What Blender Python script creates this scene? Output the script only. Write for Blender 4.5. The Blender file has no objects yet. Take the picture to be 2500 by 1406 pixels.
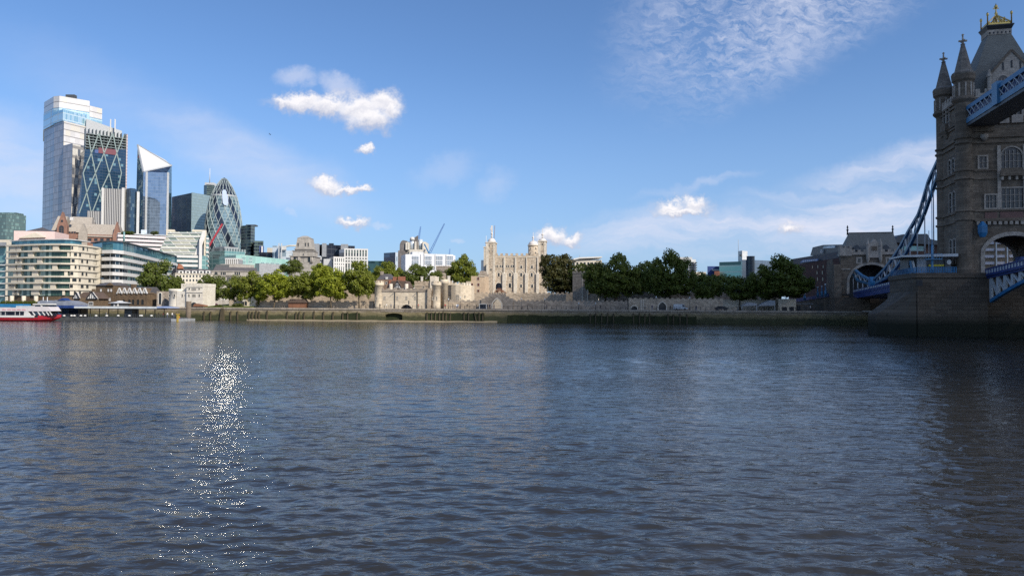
import bpy, bmesh, math, random
import numpy as np
from mathutils import Vector, Matrix
random.seed(7)
S = bpy.context.scene
COL = S.collection
R = math.radians
# ------------------------------------------------------------------ camera geometry (used to measure the place from the photograph)
FPX, CX, CY, CAMZ = 1736.0, 1250.0, 703.0, 5.6
PITCH, ROLL = math.atan((746 - 703) / FPX), R(0.3)
fwd = Vector((0, math.cos(PITCH), math.sin(PITCH)))
up0 = Vector((0, -math.sin(PITCH), math.cos(PITCH)))
rt0 = Vector((1, 0, 0))
RT = rt0 * math.cos(ROLL) + up0 * math.sin(ROLL)
UP = up0 * math.cos(ROLL) - rt0 * math.sin(ROLL)
EYE = Vector((0, 0, CAMZ))
G = 4.4                                   # level of the wharf


def ray(px, py):
    return fwd * FPX + RT * (px - CX) - UP * (py - CY)


def P(px, py, Y):
    d = ray(px, py)
    return EYE + d * (Y / d.y)


class Fr:
    """A vertical reference plane: u along it (to the right), v behind it, z up."""
    def __init__(s, a, ang):
        s.A = Vector((a[0], a[1], 0)); s.ang = ang
        s.U = Vector((math.cos(ang), math.sin(ang), 0)); s.V = Vector((-math.sin(ang), math.cos(ang), 0))

    @classmethod
    def px(c, pa, Ya, pb, Yb, py=740):
        a, b = P(pa, py, Ya), P(pb, py, Yb)
        return c((a.x, a.y), math.atan2(b.y - a.y, b.x - a.x))

    def off(s, v, u=0):
        a = s.A + s.V * v + s.U * u
        return Fr((a.x, a.y), s.ang)

    def uz(s, px, py, v=0.0):
        d = ray(px, py); q = s.A + s.V * v - EYE
        t = q.dot(s.V) / d.dot(s.V)
        w = EYE + d * t
        return (w - s.A).dot(s.U), w.z

    def u(s, px, py=700, v=0.0): return s.uz(px, py, v)[0]
    def z(s, px, py, v=0.0): return s.uz(px, py, v)[1]
    def w(s, u, v, z): return s.A + s.U * u + s.V * v + Vector((0, 0, z))


W0 = Fr((0, 0), 0)
FRM, ORG = {}, {}


def props(o, label=None, cat=None, group=None, kind=None):
    if label: o['label'] = label
    if cat: o['category'] = cat
    if group: o['group'] = group
    if kind: o['kind'] = kind
    return o


def thing(name, label, cat, fr=W0, u=0., v=0., z=G, group=None, rz=0.):
    o = bpy.data.objects.new(name, None); COL.objects.link(o)
    o.location = fr.w(u, v, z); o.rotation_euler.z = fr.ang + rz
    o.empty_display_size = 1
    ORG[o.name] = (u, v, z)
    return props(o, label, cat, group)


class MB:
    def __init__(s): s.v, s.f, s.m, s.sm = [], [], [], []

    def add(s, vs, fs, m=0, smooth=False):
        n = len(s.v); s.v += [tuple(q) for q in vs]
        for f in fs:
            s.f.append([i + n for i in f]); s.m.append(m); s.sm.append(smooth)
        return s

    def box(s, u0, u1, v0, v1, z0, z1, m=0):
        if u0 > u1: u0, u1 = u1, u0
        if v0 > v1: v0, v1 = v1, v0
        if z0 > z1: z0, z1 = z1, z0
        return s.add([(u0, v0, z0), (u1, v0, z0), (u1, v1, z0), (u0, v1, z0), (u0, v0, z1), (u1, v0, z1), (u1, v1, z1), (u0, v1, z1)],
                     [(0, 3, 2, 1), (4, 5, 6, 7), (0, 1, 5, 4), (1, 2, 6, 5), (2, 3, 7, 6), (3, 0, 4, 7)], m)

    def prism(s, pts, z0, z1, top=None, m=0, mtop=None, smooth=False, cap=True):
        """pts (u,v) counter-clockwise; z1 a number or a list (sloping top)"""
        n = len(pts); top = top or pts
        zt = z1 if isinstance(z1, (list, tuple)) else [z1] * n
        vs = [(p[0], p[1], z0) for p in pts] + [(p[0], p[1], z) for p, z in zip(top, zt)]
        s.add(vs, [(i, (i + 1) % n, n + (i + 1) % n, n + i) for i in range(n)], m, smooth)
        if cap:
            s.add(vs[n:], [tuple(range(n))], m if mtop is None else mtop)
            s.add(vs[:n], [tuple(range(n))[::-1]], m)
        return s

    def slab(s, pts, v0, v1, m=0):
        """profile (u,z) extruded from v0 to v1"""
        n = len(pts)
        vs = [(p[0], v0, p[1]) for p in pts] + [(p[0], v1, p[1]) for p in pts]
        s.add(vs, [tuple(range(n)), tuple(range(n, 2 * n))[::-1]] + [(i, n + i, n + (i + 1) % n, (i + 1) % n) for i in range(n)], m)
        return s

    def ring(s, outer, inner, v0, v1, m=0, closed=False):
        n = len(outer)
        vs = [(p[0], v0, p[1]) for p in outer] + [(p[0], v0, p[1]) for p in inner] + [(p[0], v1, p[1]) for p in outer] + [(p[0], v1, p[1]) for p in inner]
        fs = []
        for i in range(n if closed else n - 1):
            j = (i + 1) % n
            fs += [(i, j, n + j, n + i), (2 * n + i, 3 * n + i, 3 * n + j, 2 * n + j), (i, 2 * n + i, 2 * n + j, j), (n + i, n + j, 3 * n + j, 3 * n + i)]
        if not closed:
            fs += [(0, n, 3 * n, 2 * n), (n - 1, 3 * n - 1, 4 * n - 1, 2 * n - 1)]
        return s.add(vs, fs, m)

    def lathe(s, cu, cv, prof, n=16, m=0, smooth=True, a0=0., caps=True):
        vs, fs = [], []
        for r, z in prof:
            for i in range(n):
                a = a0 + 2 * math.pi * i / n
                vs.append((cu + r * math.cos(a), cv + r * math.sin(a), z))
        for k in range(len(prof) - 1):
            for i in range(n):
                j = (i + 1) % n
                fs.append((k * n + i, k * n + j, (k + 1) * n + j, (k + 1) * n + i))
        if caps:
            if prof[0][0] > .01: fs.append(tuple(range(n))[::-1])
            if prof[-1][0] > .01: fs.append(tuple(range((len(prof) - 1) * n, len(prof) * n)))
        return s.add(vs, fs, m, smooth)

    def tube(s, pts, rad, n=6, m=0, smooth=True):
        pts = [Vector(p) for p in pts]
        if not isinstance(rad, (list, tuple)): rad = [rad] * len(pts)
        vs, fs = [], []
        for k, p in enumerate(pts):
            t = (pts[min(k + 1, len(pts) - 1)] - pts[max(k - 1, 0)]).normalized()
            a = t.cross(Vector((0.13, 0.21, 1)) if abs(t.z) < .95 else Vector((1, 0.1, 0))).normalized(); b = t.cross(a)
            for i in range(n):
                q = 2 * math.pi * (i + .5) / n
                vs.append(p + (a * math.cos(q) + b * math.sin(q)) * rad[k])
        for k in range(len(pts) - 1):
            for i in range(n):
                j = (i + 1) % n
                fs.append((k * n + i, k * n + j, (k + 1) * n + j, (k + 1) * n + i))
        fs += [tuple(range(n))[::-1], tuple(range((len(pts) - 1) * n, len(pts) * n))]
        return s.add(vs, fs, m, smooth)

    def beam(s, a, b, w, h, m=0, side=(0, 1, 0)):
        """rectangular bar; w measured along side, h across"""
        a, b = Vector(a), Vector(b); t = (b - a).normalized(); sd = Vector(side); sd = (sd - t * sd.dot(t)).normalized(); n = t.cross(sd)
        vs = [q + sd * (i * w / 2) + n * (j * h / 2) for q in (a, b) for i, j in ((-1, -1), (1, -1), (1, 1), (-1, 1))]
        return s.add(vs, [(0, 1, 2, 3), (4, 7, 6, 5), (0, 4, 5, 1), (1, 5, 6, 2), (2, 6, 7, 3), (3, 7, 4, 0)], m)

    def mesh(s, name, mats, org=(0, 0, 0)):
        me = bpy.data.meshes.new(name)
        me.from_pydata([(a - org[0], b - org[1], c - org[2]) for a, b, c in s.v], [], s.f)
        for m in (mats if isinstance(mats, (list, tuple)) else [mats]): me.materials.append(m)
        me.polygons.foreach_set('material_index', s.m); me.polygons.foreach_set('use_smooth', s.sm)
        bm = bmesh.new(); bm.from_mesh(me); bmesh.ops.recalc_face_normals(bm, faces=bm.faces); bm.to_mesh(me); bm.free()
        me.update()
        return me

    def build(s, name, mats, parent, label=None):
        """a part (or sub-part) in its thing's own coordinates"""
        root = parent
        while root.parent is not None: root = root.parent
        o = bpy.data.objects.new(name, s.mesh(name, mats, ORG[root.name])); COL.objects.link(o); o.parent = parent
        if label: o['label'] = label
        return o

    def single(s, name, mats, label, cat, fr=W0, u=0., v=0., z=G, group=None, kind=None):
        """a thing that is one mesh"""
        o = bpy.data.objects.new(name, s.mesh(name, mats, (u, v, z))); COL.objects.link(o)
        o.location = fr.w(u, v, z); o.rotation_euler.z = fr.ang; ORG[o.name] = (u, v, z)
        return props(o, label, cat, group, kind)


def copy_tree(o, parent=None):
    c = o.copy(); COL.objects.link(c); c.parent = parent
    for ch in o.children: copy_tree(ch, c)
    return c


def dup(o, loc, label=None, rz=None, sc=None, group=None):
    c = copy_tree(o); c.location = loc
    if rz is not None: c.rotation_euler.z = rz
    if sc is not None: c.scale = sc if isinstance(sc, (tuple, list)) else (sc,) * 3
    if label: c['label'] = label
    if group: c['group'] = group
    return c


def arch(uc, w, z0, zs, zt, pointed=False, n=8):
    """outline of an arched opening, from bottom left over the top to bottom right"""
    h = w / 2; pts = [(uc - h, z0)]
    for i in range(n + 1):
        if pointed:
            t = i / n; x = -1 + 2 * t
            zz = zs + (zt - zs) * (1 - abs(x) ** 1.5)
            pts.append((uc + h * x, zz))
        else:
            a = math.pi * (1 - i / n); pts.append((uc + h * math.cos(a), zs + (zt - zs) * math.sin(a)))
    pts.append((uc + h, z0))
    return pts


def rect(uc, w, z0, z1): return [(uc - w / 2, z0), (uc - w / 2, z1), (uc + w / 2, z1), (uc + w / 2, z0)]


WCACHE = {}


def window(parent, uc, w, z0, z1, v=0., glass=None, frame=None, kind='rect', fw=.15, bars=(0, 0), name='window', label=None, rz=0., deep=.1, cv=None):
    """one window as a part: pane and frame in one small mesh, standing slightly proud of its wall"""
    key = (round(w, 2), round(z1 - z0, 2), glass.name, frame.name if frame else '', kind, fw, bars, deep, name)
    me = WCACHE.get(key)
    h = z1 - z0
    if me is None:
        b = MB()
        if kind == 'rect': o, i = rect(0, w + 2 * fw, -fw, h + fw), rect(0, w, 0, h)
        elif kind == 'arch': o, i = arch(0, w + 2 * fw, 0, h - w / 2, h + fw), arch(0, w, 0, h - w / 2, h)
        else: o, i = arch(0, w + 2 * fw, 0, h * .6, h + fw, True), arch(0, w, 0, h * .6, h, True)
        b.slab(i, -.03, .01, 0)
        if frame:
            b.ring(o, i, -deep, .01, 1, kind == 'rect')
            for k in range(bars[0]):
                x = -w / 2 + w * (k + 1) / (bars[0] + 1); b.box(x - .05, x + .05, -deep * .7, -.031, 0.01, h * (.98 if kind == 'rect' else .86), 1)
            for k in range(bars[1]):
                z = h * (k + 1) / (bars[1] + 1); b.box(-w / 2 + .01, w / 2 - .01, -deep * .6, -.032, z - .05, z + .05, 1)
        me = WCACHE[key] = b.mesh(name, [glass, frame] if frame else [glass])
    o = bpy.data.objects.new(name, me); COL.objects.link(o); o.parent = parent
    root = parent
    while root.parent is not None: root = root.parent
    g = ORG[root.name]
    o.location = (uc - g[0], v - g[1], z0 - g[2]); o.rotation_euler.z = rz
    if label: o['label'] = label
    return o


def crenel(u0, u1, zb, zt, zm, n, first=True):
    """battlement profile over u0..u1: base zb, crenel floor zt, merlon top zm"""
    pts = [(u0, zb)]
    k = 2 * n - 1; st = (u1 - u0) / k
    for i in range(k):
        z = zm if (i % 2 == 0) == first else zt
        pts += [(u0 + i * st, z), (u0 + (i + 1) * st, z)]
    pts.append((u1, zb))
    return pts


# ------------------------------------------------------------------ materials
def nd(nt, typ, ins=None, **kw):
    n = nt.nodes.new(typ)
    for k, x in kw.items(): setattr(n, k, x)
    for k, x in (ins or {}).items():
        s = n.inputs[k]
        if isinstance(x, bpy.types.NodeSocket): nt.links.new(x, s)
        else: s.default_value = x
    return n


def rgb(c): return (c[0], c[1], c[2], 1)


def mth(nt, op, a, b=0., c=0.): return nd(nt, 'ShaderNodeMath', {0: a, 1: b, 2: c}, operation=op).outputs[0]


def mixc(nt, f, a, b, mode='MIX'):
    n = nd(nt, 'ShaderNodeMix', data_type='RGBA', blend_type=mode)
    for k, x in ((0, f), (6, a), (7, b)):
        if isinstance(x, bpy.types.NodeSocket): nt.links.new(x, n.inputs[k])
        else: n.inputs[k].default_value = x
    return n.outputs[2]


def newmat(name):
    m = bpy.data.materials.new(name); m.use_nodes = True; nt = m.node_tree
    return m, nt, nt.nodes['Principled BSDF']


def wallvec(nt, kx=1., kz=1.):
    tc = nd(nt, 'ShaderNodeTexCoord'); sp = nd(nt, 'ShaderNodeSeparateXYZ', {0: tc.outputs['Object']})
    s = mth(nt, 'ADD', sp.outputs[0], sp.outputs[1])
    cb = nd(nt, 'ShaderNodeCombineXYZ', {0: mth(nt, 'MULTIPLY', s, kx), 1: mth(nt, 'MULTIPLY', sp.outputs[2], kz), 2: 0.})
    return tc, sp, s, cb.outputs[0]


def stone(name, c1, c2, scale=.5, rough=.9, brick=None, mortar=.6, bump=.3, streak=.35, fine=6., var=.35):
    """rubble or ashlar: blotches, finer speckle, courses, rain streaks"""
    m, nt, b = newmat(name)
    tc, sp, s, vec = wallvec(nt)
    n1 = nd(nt, 'ShaderNodeTexNoise', {'Vector': tc.outputs['Object'], 'Scale': scale, 'Detail': 5., 'Roughness': .65})
    n2 = nd(nt, 'ShaderNodeTexNoise', {'Vector': tc.outputs['Object'], 'Scale': fine * scale, 'Detail': 2.})
    f = mth(nt, 'MULTIPLY_ADD', n1.outputs[0], 2.2, -.6)
    f = mth(nt, 'ADD', f, mth(nt, 'MULTIPLY_ADD', n2.outputs[0], 1.2, -.6))
    f = nd(nt, 'ShaderNodeClamp', {0: f}).outputs[0]
    col = mixc(nt, f, rgb(c1), rgb(c2))
    hgt = n2.outputs[0]
    if brick:
        br = nd(nt, 'ShaderNodeTexBrick', {'Vector': vec, 'Color1': (1, 1, 1, 1), 'Color2': (1 - var, 1 - var, 1 - var, 1), 'Mortar': (mortar, mortar, mortar, 1), 'Scale': 1.,
                                           'Brick Width': brick[0], 'Row Height': brick[1], 'Mortar Size': brick[1] * .05, 'Mortar Smooth': .3, 'Bias': -.1})
        col = mixc(nt, 1., col, br.outputs[0], 'MULTIPLY')
        hgt = mth(nt, 'SUBTRACT', mth(nt, 'MULTIPLY', n2.outputs[0], .4), br.outputs[1])
    if streak:
        sv = nd(nt, 'ShaderNodeCombineXYZ', {0: mth(nt, 'MULTIPLY', s, 1.1), 1: mth(nt, 'MULTIPLY', sp.outputs[2], .09), 2: 0.})
        n3 = nd(nt, 'ShaderNodeTexNoise', {'Vector': sv.outputs[0], 'Scale': 1., 'Detail': 3.})
        f3 = nd(nt, 'ShaderNodeMapRange', {0: n3.outputs[0], 1: .5, 2: .72, 3: 0., 4: streak}).outputs[0]
        col = mixc(nt, f3, col, rgb([x * .45 for x in c1]))
    nt.links.new(col, b.inputs['Base Color'])
    b.inputs['Roughness'].default_value = rough; b.inputs['Specular IOR Level'].default_value = .25
    if bump:
        bp = nd(nt, 'ShaderNodeBump', {'Strength': bump, 'Distance': .08, 'Height': hgt}); nt.links.new(bp.outputs[0], b.inputs['Normal'])
    return m


def paint(name, c, rough=.5, metal=0., var=.2, scale=.8, spec=.5, bump=0.):
    m, nt, b = newmat(name)
    tc = nd(nt, 'ShaderNodeTexCoord')
    n = nd(nt, 'ShaderNodeTexNoise', {'Vector': tc.outputs['Object'], 'Scale': scale, 'Detail': 4.})
    f = nd(nt, 'ShaderNodeMapRange', {0: n.outputs[0], 1: .3, 2: .7, 3: 0., 4: 1.}).outputs[0]
    nt.links.new(mixc(nt, f, rgb([x * (1 - var) for x in c]), rgb([min(1, x * (1 + var * .6)) for x in c])), b.inputs['Base Color'])
    b.inputs['Roughness'].default_value = rough; b.inputs['Metallic'].default_value = metal; b.inputs['Specular IOR Level'].default_value = spec
    return m


def glazing(name, c, fc, w=1.5, h=3.5, fw=.08, fh=.2, rough=.06, metal=.55, c2=None, p2=.3, frough=.4, tilt=.02, fmetal=0.):
    """curtain wall: frame grid, every pane with its own slight tone and tilt; c2 on a share p2 of panes (blinds)"""
    m, nt, b = newmat(name)
    tc, sp, s, vec = wallvec(nt)
    a = mth(nt, 'DIVIDE', s, w); z = mth(nt, 'DIVIDE', sp.outputs[2], h)
    fa = mth(nt, 'LESS_THAN', mth(nt, 'FRACT', a), fw); fz = mth(nt, 'LESS_THAN', mth(nt, 'FRACT', z), fh)
    fr = mth(nt, 'MAXIMUM', fa, fz)
    cell = nd(nt, 'ShaderNodeCombineXYZ', {0: mth(nt, 'FLOOR', a), 1: mth(nt, 'FLOOR', z), 2: 3.})
    wn = nd(nt, 'ShaderNodeTexWhiteNoise', {'Vector': cell.outputs[0]}, noise_dimensions='3D')
    g = mixc(nt, wn.outputs[0], rgb([x * .88 for x in c]), rgb([min(1, x * 1.12) for x in c]))
    if c2 is not None:
        sep = nd(nt, 'ShaderNodeSeparateColor', {0: wn.outputs[1]})
        g = mixc(nt, mth(nt, 'LESS_THAN', sep.outputs[0], p2), g, rgb(c2))
    nt.links.new(mixc(nt, fr, g, rgb(fc)), b.inputs['Base Color'])
    nt.links.new(nd(nt, 'ShaderNodeMapRange', {0: fr, 3: rough, 4: frough}).outputs[0], b.inputs['Roughness'])
    nt.links.new(nd(nt, 'ShaderNodeMapRange', {0: fr, 3: metal, 4: fmetal}).outputs[0], b.inputs['Metallic'])
    if tilt:
        geo = nd(nt, 'ShaderNodeNewGeometry')
        dv = nd(nt, 'ShaderNodeVectorMath', {0: wn.outputs[1], 1: (.5, .5, .5)}, operation='SUBTRACT')
        sc = nd(nt, 'ShaderNodeVectorMath', {0: dv.outputs[0], 'Scale': tilt}, operation='SCALE')
        ad = nd(nt, 'ShaderNodeVectorMath', {0: geo.outputs['Normal'], 1: sc.outputs[0]}, operation='ADD')
        nn = nd(nt, 'ShaderNodeVectorMath', {0: ad.outputs[0]}, operation='NORMALIZE')
        nt.links.new(nn.outputs[0], b.inputs['Normal'])
    return m


def roofmat(name, c, lines=.35, var=.25, rough=.7):
    m, nt, b = newmat(name)
    tc, sp, s, vec = wallvec(nt)
    n = nd(nt, 'ShaderNodeTexNoise', {'Vector': tc.outputs['Object'], 'Scale': .6, 'Detail': 6.})
    br = nd(nt, 'ShaderNodeTexBrick', {'Vector': vec, 'Color1': (1, 1, 1, 1), 'Color2': (.75, .75, .75, 1), 'Mortar': (.5, .5, .5, 1), 'Scale': 1., 'Brick Width': lines * 1.4, 'Row Height': lines, 'Mortar Size': lines * .06})
    col = mixc(nt, n.outputs[0], rgb([x * (1 - var) for x in c]), rgb([x * (1 + var) for x in c]))
    nt.links.new(mixc(nt, .7, col, br.outputs[0], 'MULTIPLY'), b.inputs['Base Color'])
    b.inputs['Roughness'].default_value = rough
    bp = nd(nt, 'ShaderNodeBump', {'Strength': .3, 'Distance': .05, 'Height': br.outputs[1]}); bp.invert = True
    nt.links.new(bp.outputs[0], b.inputs['Normal'])
    return m


def leafmat(name, c1, c2, c3):
    m, nt, b = newmat(name)
    tc = nd(nt, 'ShaderNodeTexCoord')
    n = nd(nt, 'ShaderNodeTexNoise', {'Vector': tc.outputs['Object'], 'Scale': 3.2, 'Detail': 3.})
    geo = nd(nt, 'ShaderNodeNewGeometry')
    f = nd(nt, 'ShaderNodeMapRange', {0: n.outputs[0], 1: .35, 2: .65}).outputs[0]
    col = mixc(nt, f, rgb(c1), rgb(c2))
    col = mixc(nt, mth(nt, 'MULTIPLY', geo.outputs['Random Per Island'], .55), col, rgb(c3))
    nt.links.new(col, b.inputs['Base Color']); b.inputs['Roughness'].default_value = .55; b.inputs['Specular IOR Level'].default_value = .3
    tr = nd(nt, 'ShaderNodeBsdfTranslucent', {'Color': mixc(nt, .5, col, rgb([c2[0] * 1.6, c2[1] * 1.5, c2[2]]))})
    mx = nd(nt, 'ShaderNodeMixShader', {0: .3, 1: b.outputs[0], 2: tr.outputs[0]})
    nt.links.new(mx.outputs[0], nt.nodes['Material Output'].inputs[0])
    return m


T = {}
T['rag'] = stone('ragstone', (.54, .44, .33), (.36, .29, .21), .35, brick=(.9, .4), mortar=.8, var=.4, streak=.3)
T['rag2'] = stone('grey_ragstone', (.42, .355, .285), (.28, .235, .19), .4, brick=(.9, .4), mortar=.85, var=.45)
T['pale'] = stone('pale_castle_stone', (.68, .585, .45), (.53, .445, .33), .3, brick=(1.0, .45), mortar=.8, var=.25, streak=.25)
T['wt'] = stone('keep_rubble', (.66, .56, .43), (.39, .31, .23), .7, brick=(.7, .35), mortar=.9, var=.5, streak=.2, fine=5)
T['quoin'] = stone('pale_ashlar', (.72, .65, .54), (.57, .50, .40), .4, brick=(.9, .6), mortar=.75, var=.25, streak=.2)
T['wstone'] = stone('white_stone', (.70, .66, .58), (.58, .53, .45), .3, brick=(1.2, .5), mortar=.85, var=.15, streak=.25)
T['bridge'] = stone('bridge_granite', (.26, .20, .145), (.145, .11, .08), .35, brick=(1.3, .55), mortar=.6, var=.35, streak=.5)
T['bridge_lt'] = stone('bridge_pale_stone', (.52, .44, .36), (.33, .275, .22), .5, brick=(.9, .45), mortar=.7, var=.25, streak=.5)
T['port'] = stone('portland_stone', (.42, .39, .35), (.29, .27, .24), .3, brick=(1.5, .6), mortar=.8, var=.2, streak=.5)
T['brownstone'] = stone('brown_brick', (.17, .12, .075), (.10, .07, .045), .5, brick=(.5, .2), mortar=1.1, var=.4)
T['redbrick'] = stone('red_brick', (.36, .15, .09), (.26, .11, .07), .5, brick=(.45, .18), mortar=1.1, var=.3)
T['pinkbrick'] = stone('pink_brown_granite', (.30, .17, .125), (.22, .125, .095), .3, brick=(1.2, .6), mortar=.8, var=.2)
T['cream'] = stone('cream_stone_cladding', (.60, .55, .45), (.53, .48, .39), .2, brick=(1.6, 1.0), mortar=.85, var=.1, streak=.12, bump=.1)
T['white'] = paint('white_cladding', (.56, .55, .525), .55, var=.08)
T['pinkw'] = paint('pinkish_white_band', (.62, .55, .55), .55, var=.1)
T['grey'] = paint('grey_metal', (.30, .31, .32), .45, var=.2)
T['lgrey'] = paint('light_grey_metal', (.50, .51, .51), .45, var=.15)
T['dgrey'] = paint('dark_grey_metal', (.07, .075, .08), .5, var=.3)
T['black'] = paint('black_iron', (.018, .018, .02), .5, var=.3)
T['lead'] = paint('weathered_lead', (.62, .58, .54), .5, var=.25, scale=2.)
T['gold'] = paint('gilding', (.66, .44, .13), .3, metal=.9, var=.15, scale=3.)
T['bluepaint'] = paint('blue_steel_paint', (.022, .16, .33), .45, var=.25)
T['chain'] = paint('dark_teal_blue_steel', (.035, .14, .24), .45, var=.25)
T['navy'] = paint('dark_blue_steel_paint', (.018, .045, .17), .45, var=.25)
T['ltblue'] = paint('light_blue_steel_paint', (.065, .20, .34), .45, var=.2)
T['steelwhite'] = paint('white_steel_paint', (.34, .36, .38), .5, var=.15)
T['slate'] = roofmat('slate_roof', (.085, .08, .085))
T['gslate'] = roofmat('green_grey_slate', (.19, .178, .148))
T['tile'] = roofmat('brown_roof_tile', (.11, .075, .055))
T['beigeroof'] = roofmat('beige_tile_roof', (.36, .32, .27), .5)
T['darkglass'] = glazing('dark_window_glass', (.02, .025, .03), (.02, .02, .02), 50, 50, 0, 0, .08, 0.)
T['redpaint'] = paint('red_paint', (.28, .012, .02), .3, var=.1)
T['timber'] = stone('wet_timber', (.10, .08, .05), (.045, .04, .025), .8, streak=.5)
T['wood'] = paint('brown_timber', (.19, .085, .045), .7, var=.3)
T['algae'] = stone('algae_panel', (.035, .045, .016), (.014, .017, .009), .5, streak=.5)
T['sand'] = stone('foreshore_sand', (.29, .24, .16), (.18, .15, .10), .4, streak=0)
T['trunk'] = stone('tree_bark', (.12, .095, .065), (.05, .04, .028), .9, streak=0, bump=.5)
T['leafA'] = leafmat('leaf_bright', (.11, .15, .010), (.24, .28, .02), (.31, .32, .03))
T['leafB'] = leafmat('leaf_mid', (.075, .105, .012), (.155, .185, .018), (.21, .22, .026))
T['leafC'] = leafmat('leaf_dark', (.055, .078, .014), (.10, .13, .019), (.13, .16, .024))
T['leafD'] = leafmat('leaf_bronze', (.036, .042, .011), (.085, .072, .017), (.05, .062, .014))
# ------------------------------------------------------------------ the city skyline on the left
def PL(pts, py=600):
    return [tuple(P(a, py, y).xy) for a, y in pts]


def mean(pts): return (sum(p[0] for p in pts) / len(pts), sum(p[1] for p in pts) / len(pts))


def block(name, label, cat, plan, ytop, mat, part='glass_facade', zb=G, py=600, group=None, yref=None):
    """a thing with one prism part, plan in (pixel column, depth), top measured at plan point yref"""
    pl = PL(plan, py); c = mean(pl)
    t = thing(name, label, cat, W0, c[0], c[1], zb, group)
    k = yref if yref is not None else 0
    zt = P(plan[k][0], ytop, plan[k][1]).z
    b = MB().prism(pl, zb, zt); b.build(part, mat, t)
    return t, pl, zt


def pl_add(t, plan, y0, y1, mat, part, k=0, py=600, label=None):
    pl = PL(plan, py); z1 = P(plan[k][0], y1, plan[k][1]).z
    z0 = y0[0] if isinstance(y0, tuple) else P(plan[k][0], y0, plan[k][1]).z
    return MB().prism(pl, z0, z1).build(part, mat, t, label), pl, z1


MT = {}
MT['bish'] = glazing('silver_tower_panels', (.33, .325, .35), (.19, .19, .21), 1.6, 8.5, .06, .09, .2, .1, (.27, .275, .31), .3, tilt=.03)
MT['bish2'] = glazing('sunlit_white_panels', (.58, .56, .54), (.22, .21, .21), 9, 8.5, .0, .13, .22, .12, (.62, .58, .50), .2, tilt=.02)
MT['bishE'] = glazing('sunlit_blind_panels', (.58, .55, .49), (.26, .25, .24), 5, 13, .05, .3, .25, .1, (.12, .13, .15), .35, tilt=.03)
MT['crown'] = glazing('pale_blue_crown_glass', (.30, .50, .60), (.45, .55, .60), 4, 9, .08, .12, .08, .5, (.5, .66, .72), .3, tilt=.03)
MT['wedge'] = glazing('deep_blue_tower_glass', (.020, .055, .105), (.012, .03, .06), 3, 3.8, .05, .12, .06, .35, (.16, .28, .32), .05, tilt=.02)
MT['fin'] = glazing('vertical_fin_facade', (.05, .05, .055), (.46, .45, .43), 1.7, 400, .45, 0, .2, .1, (.09, .09, .10), .4, tilt=0, frough=.6)
MT['curve'] = glazing('curved_navy_glass', (.035, .075, .13), (.02, .045, .075), 1.8, 3.8, .06, .1, .07, .4, (.12, .18, .22), .1)
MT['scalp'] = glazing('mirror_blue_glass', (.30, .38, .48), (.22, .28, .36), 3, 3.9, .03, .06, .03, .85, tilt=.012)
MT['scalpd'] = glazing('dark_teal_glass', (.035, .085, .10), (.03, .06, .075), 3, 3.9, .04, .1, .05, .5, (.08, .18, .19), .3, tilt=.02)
MT['blkl'] = glazing('slate_blue_glass', (.12, .16, .215), (.08, .105, .14), 1.5, 3.6, .12, .12, .1, .35, tilt=.02)
MT['blkr'] = glazing('grey_green_glass', (.25, .33, .35), (.17, .23, .24), 1.5, 3.6, .08, .2, .1, .3, (.28, .36, .36), .2, tilt=.02)
MT['green'] = glazing('sea_green_glass', (.11, .165, .16), (.09, .13, .13), 1.6, 3.6, .08, .25, .1, .3, (.2, .3, .27), .3)
MT['dark'] = glazing('dark_office_glass', (.02, .03, .04), (.13, .18, .15), 3, 3.5, .06, .2, .08, .3, (.06, .09, .09), .3)
MT['teal'] = glazing('teal_office_glass', (.14, .27, .27), (.24, .36, .35), 3, 3.6, .1, .2, .1, .3, (.09, .16, .17), .3)
MT['jade'] = glazing('pale_jade_glass', (.26, .44, .40), (.40, .54, .50), 4, 6, .05, .08, .2, .1, (.18, .32, .31), .25)
MT['apt'] = glazing('apartment_window_glass', (.035, .075, .06), (.10, .13, .11), 1.3, 60, .07, 0, .05, .25, (.26, .33, .28), .22, tilt=.03)
MT['off'] = glazing('office_window_glass', (.05, .085, .11), (.42, .45, .46), 3.1, 60, .1, 0, .05, .4, (.02, .03, .04), .35, tilt=.03)
MT['offtop'] = glazing('blue_roof_glass', (.07, .19, .24), (.06, .14, .18), 1.5, 60, .06, 0, .06, .45, (.11, .26, .31), .3, tilt=.02)
MT['navyblk'] = glazing('black_glass', (.012, .016, .028), (.03, .035, .05), 4, 4, .06, .12, .06, .25, (.03, .05, .075), .3)
MT['ltpanel'] = glazing('pale_blue_grey_panels', (.50, .55, .60), (.36, .42, .47), 4, 4, .06, .1, .25, .1, (.24, .31, .36), .25)
MT['cream2'] = glazing('cream_panel_and_window', (.16, .18, .19), (.62, .58, .50), 2.4, 3.4, .5, .45, .1, .2, frough=.8)

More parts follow.
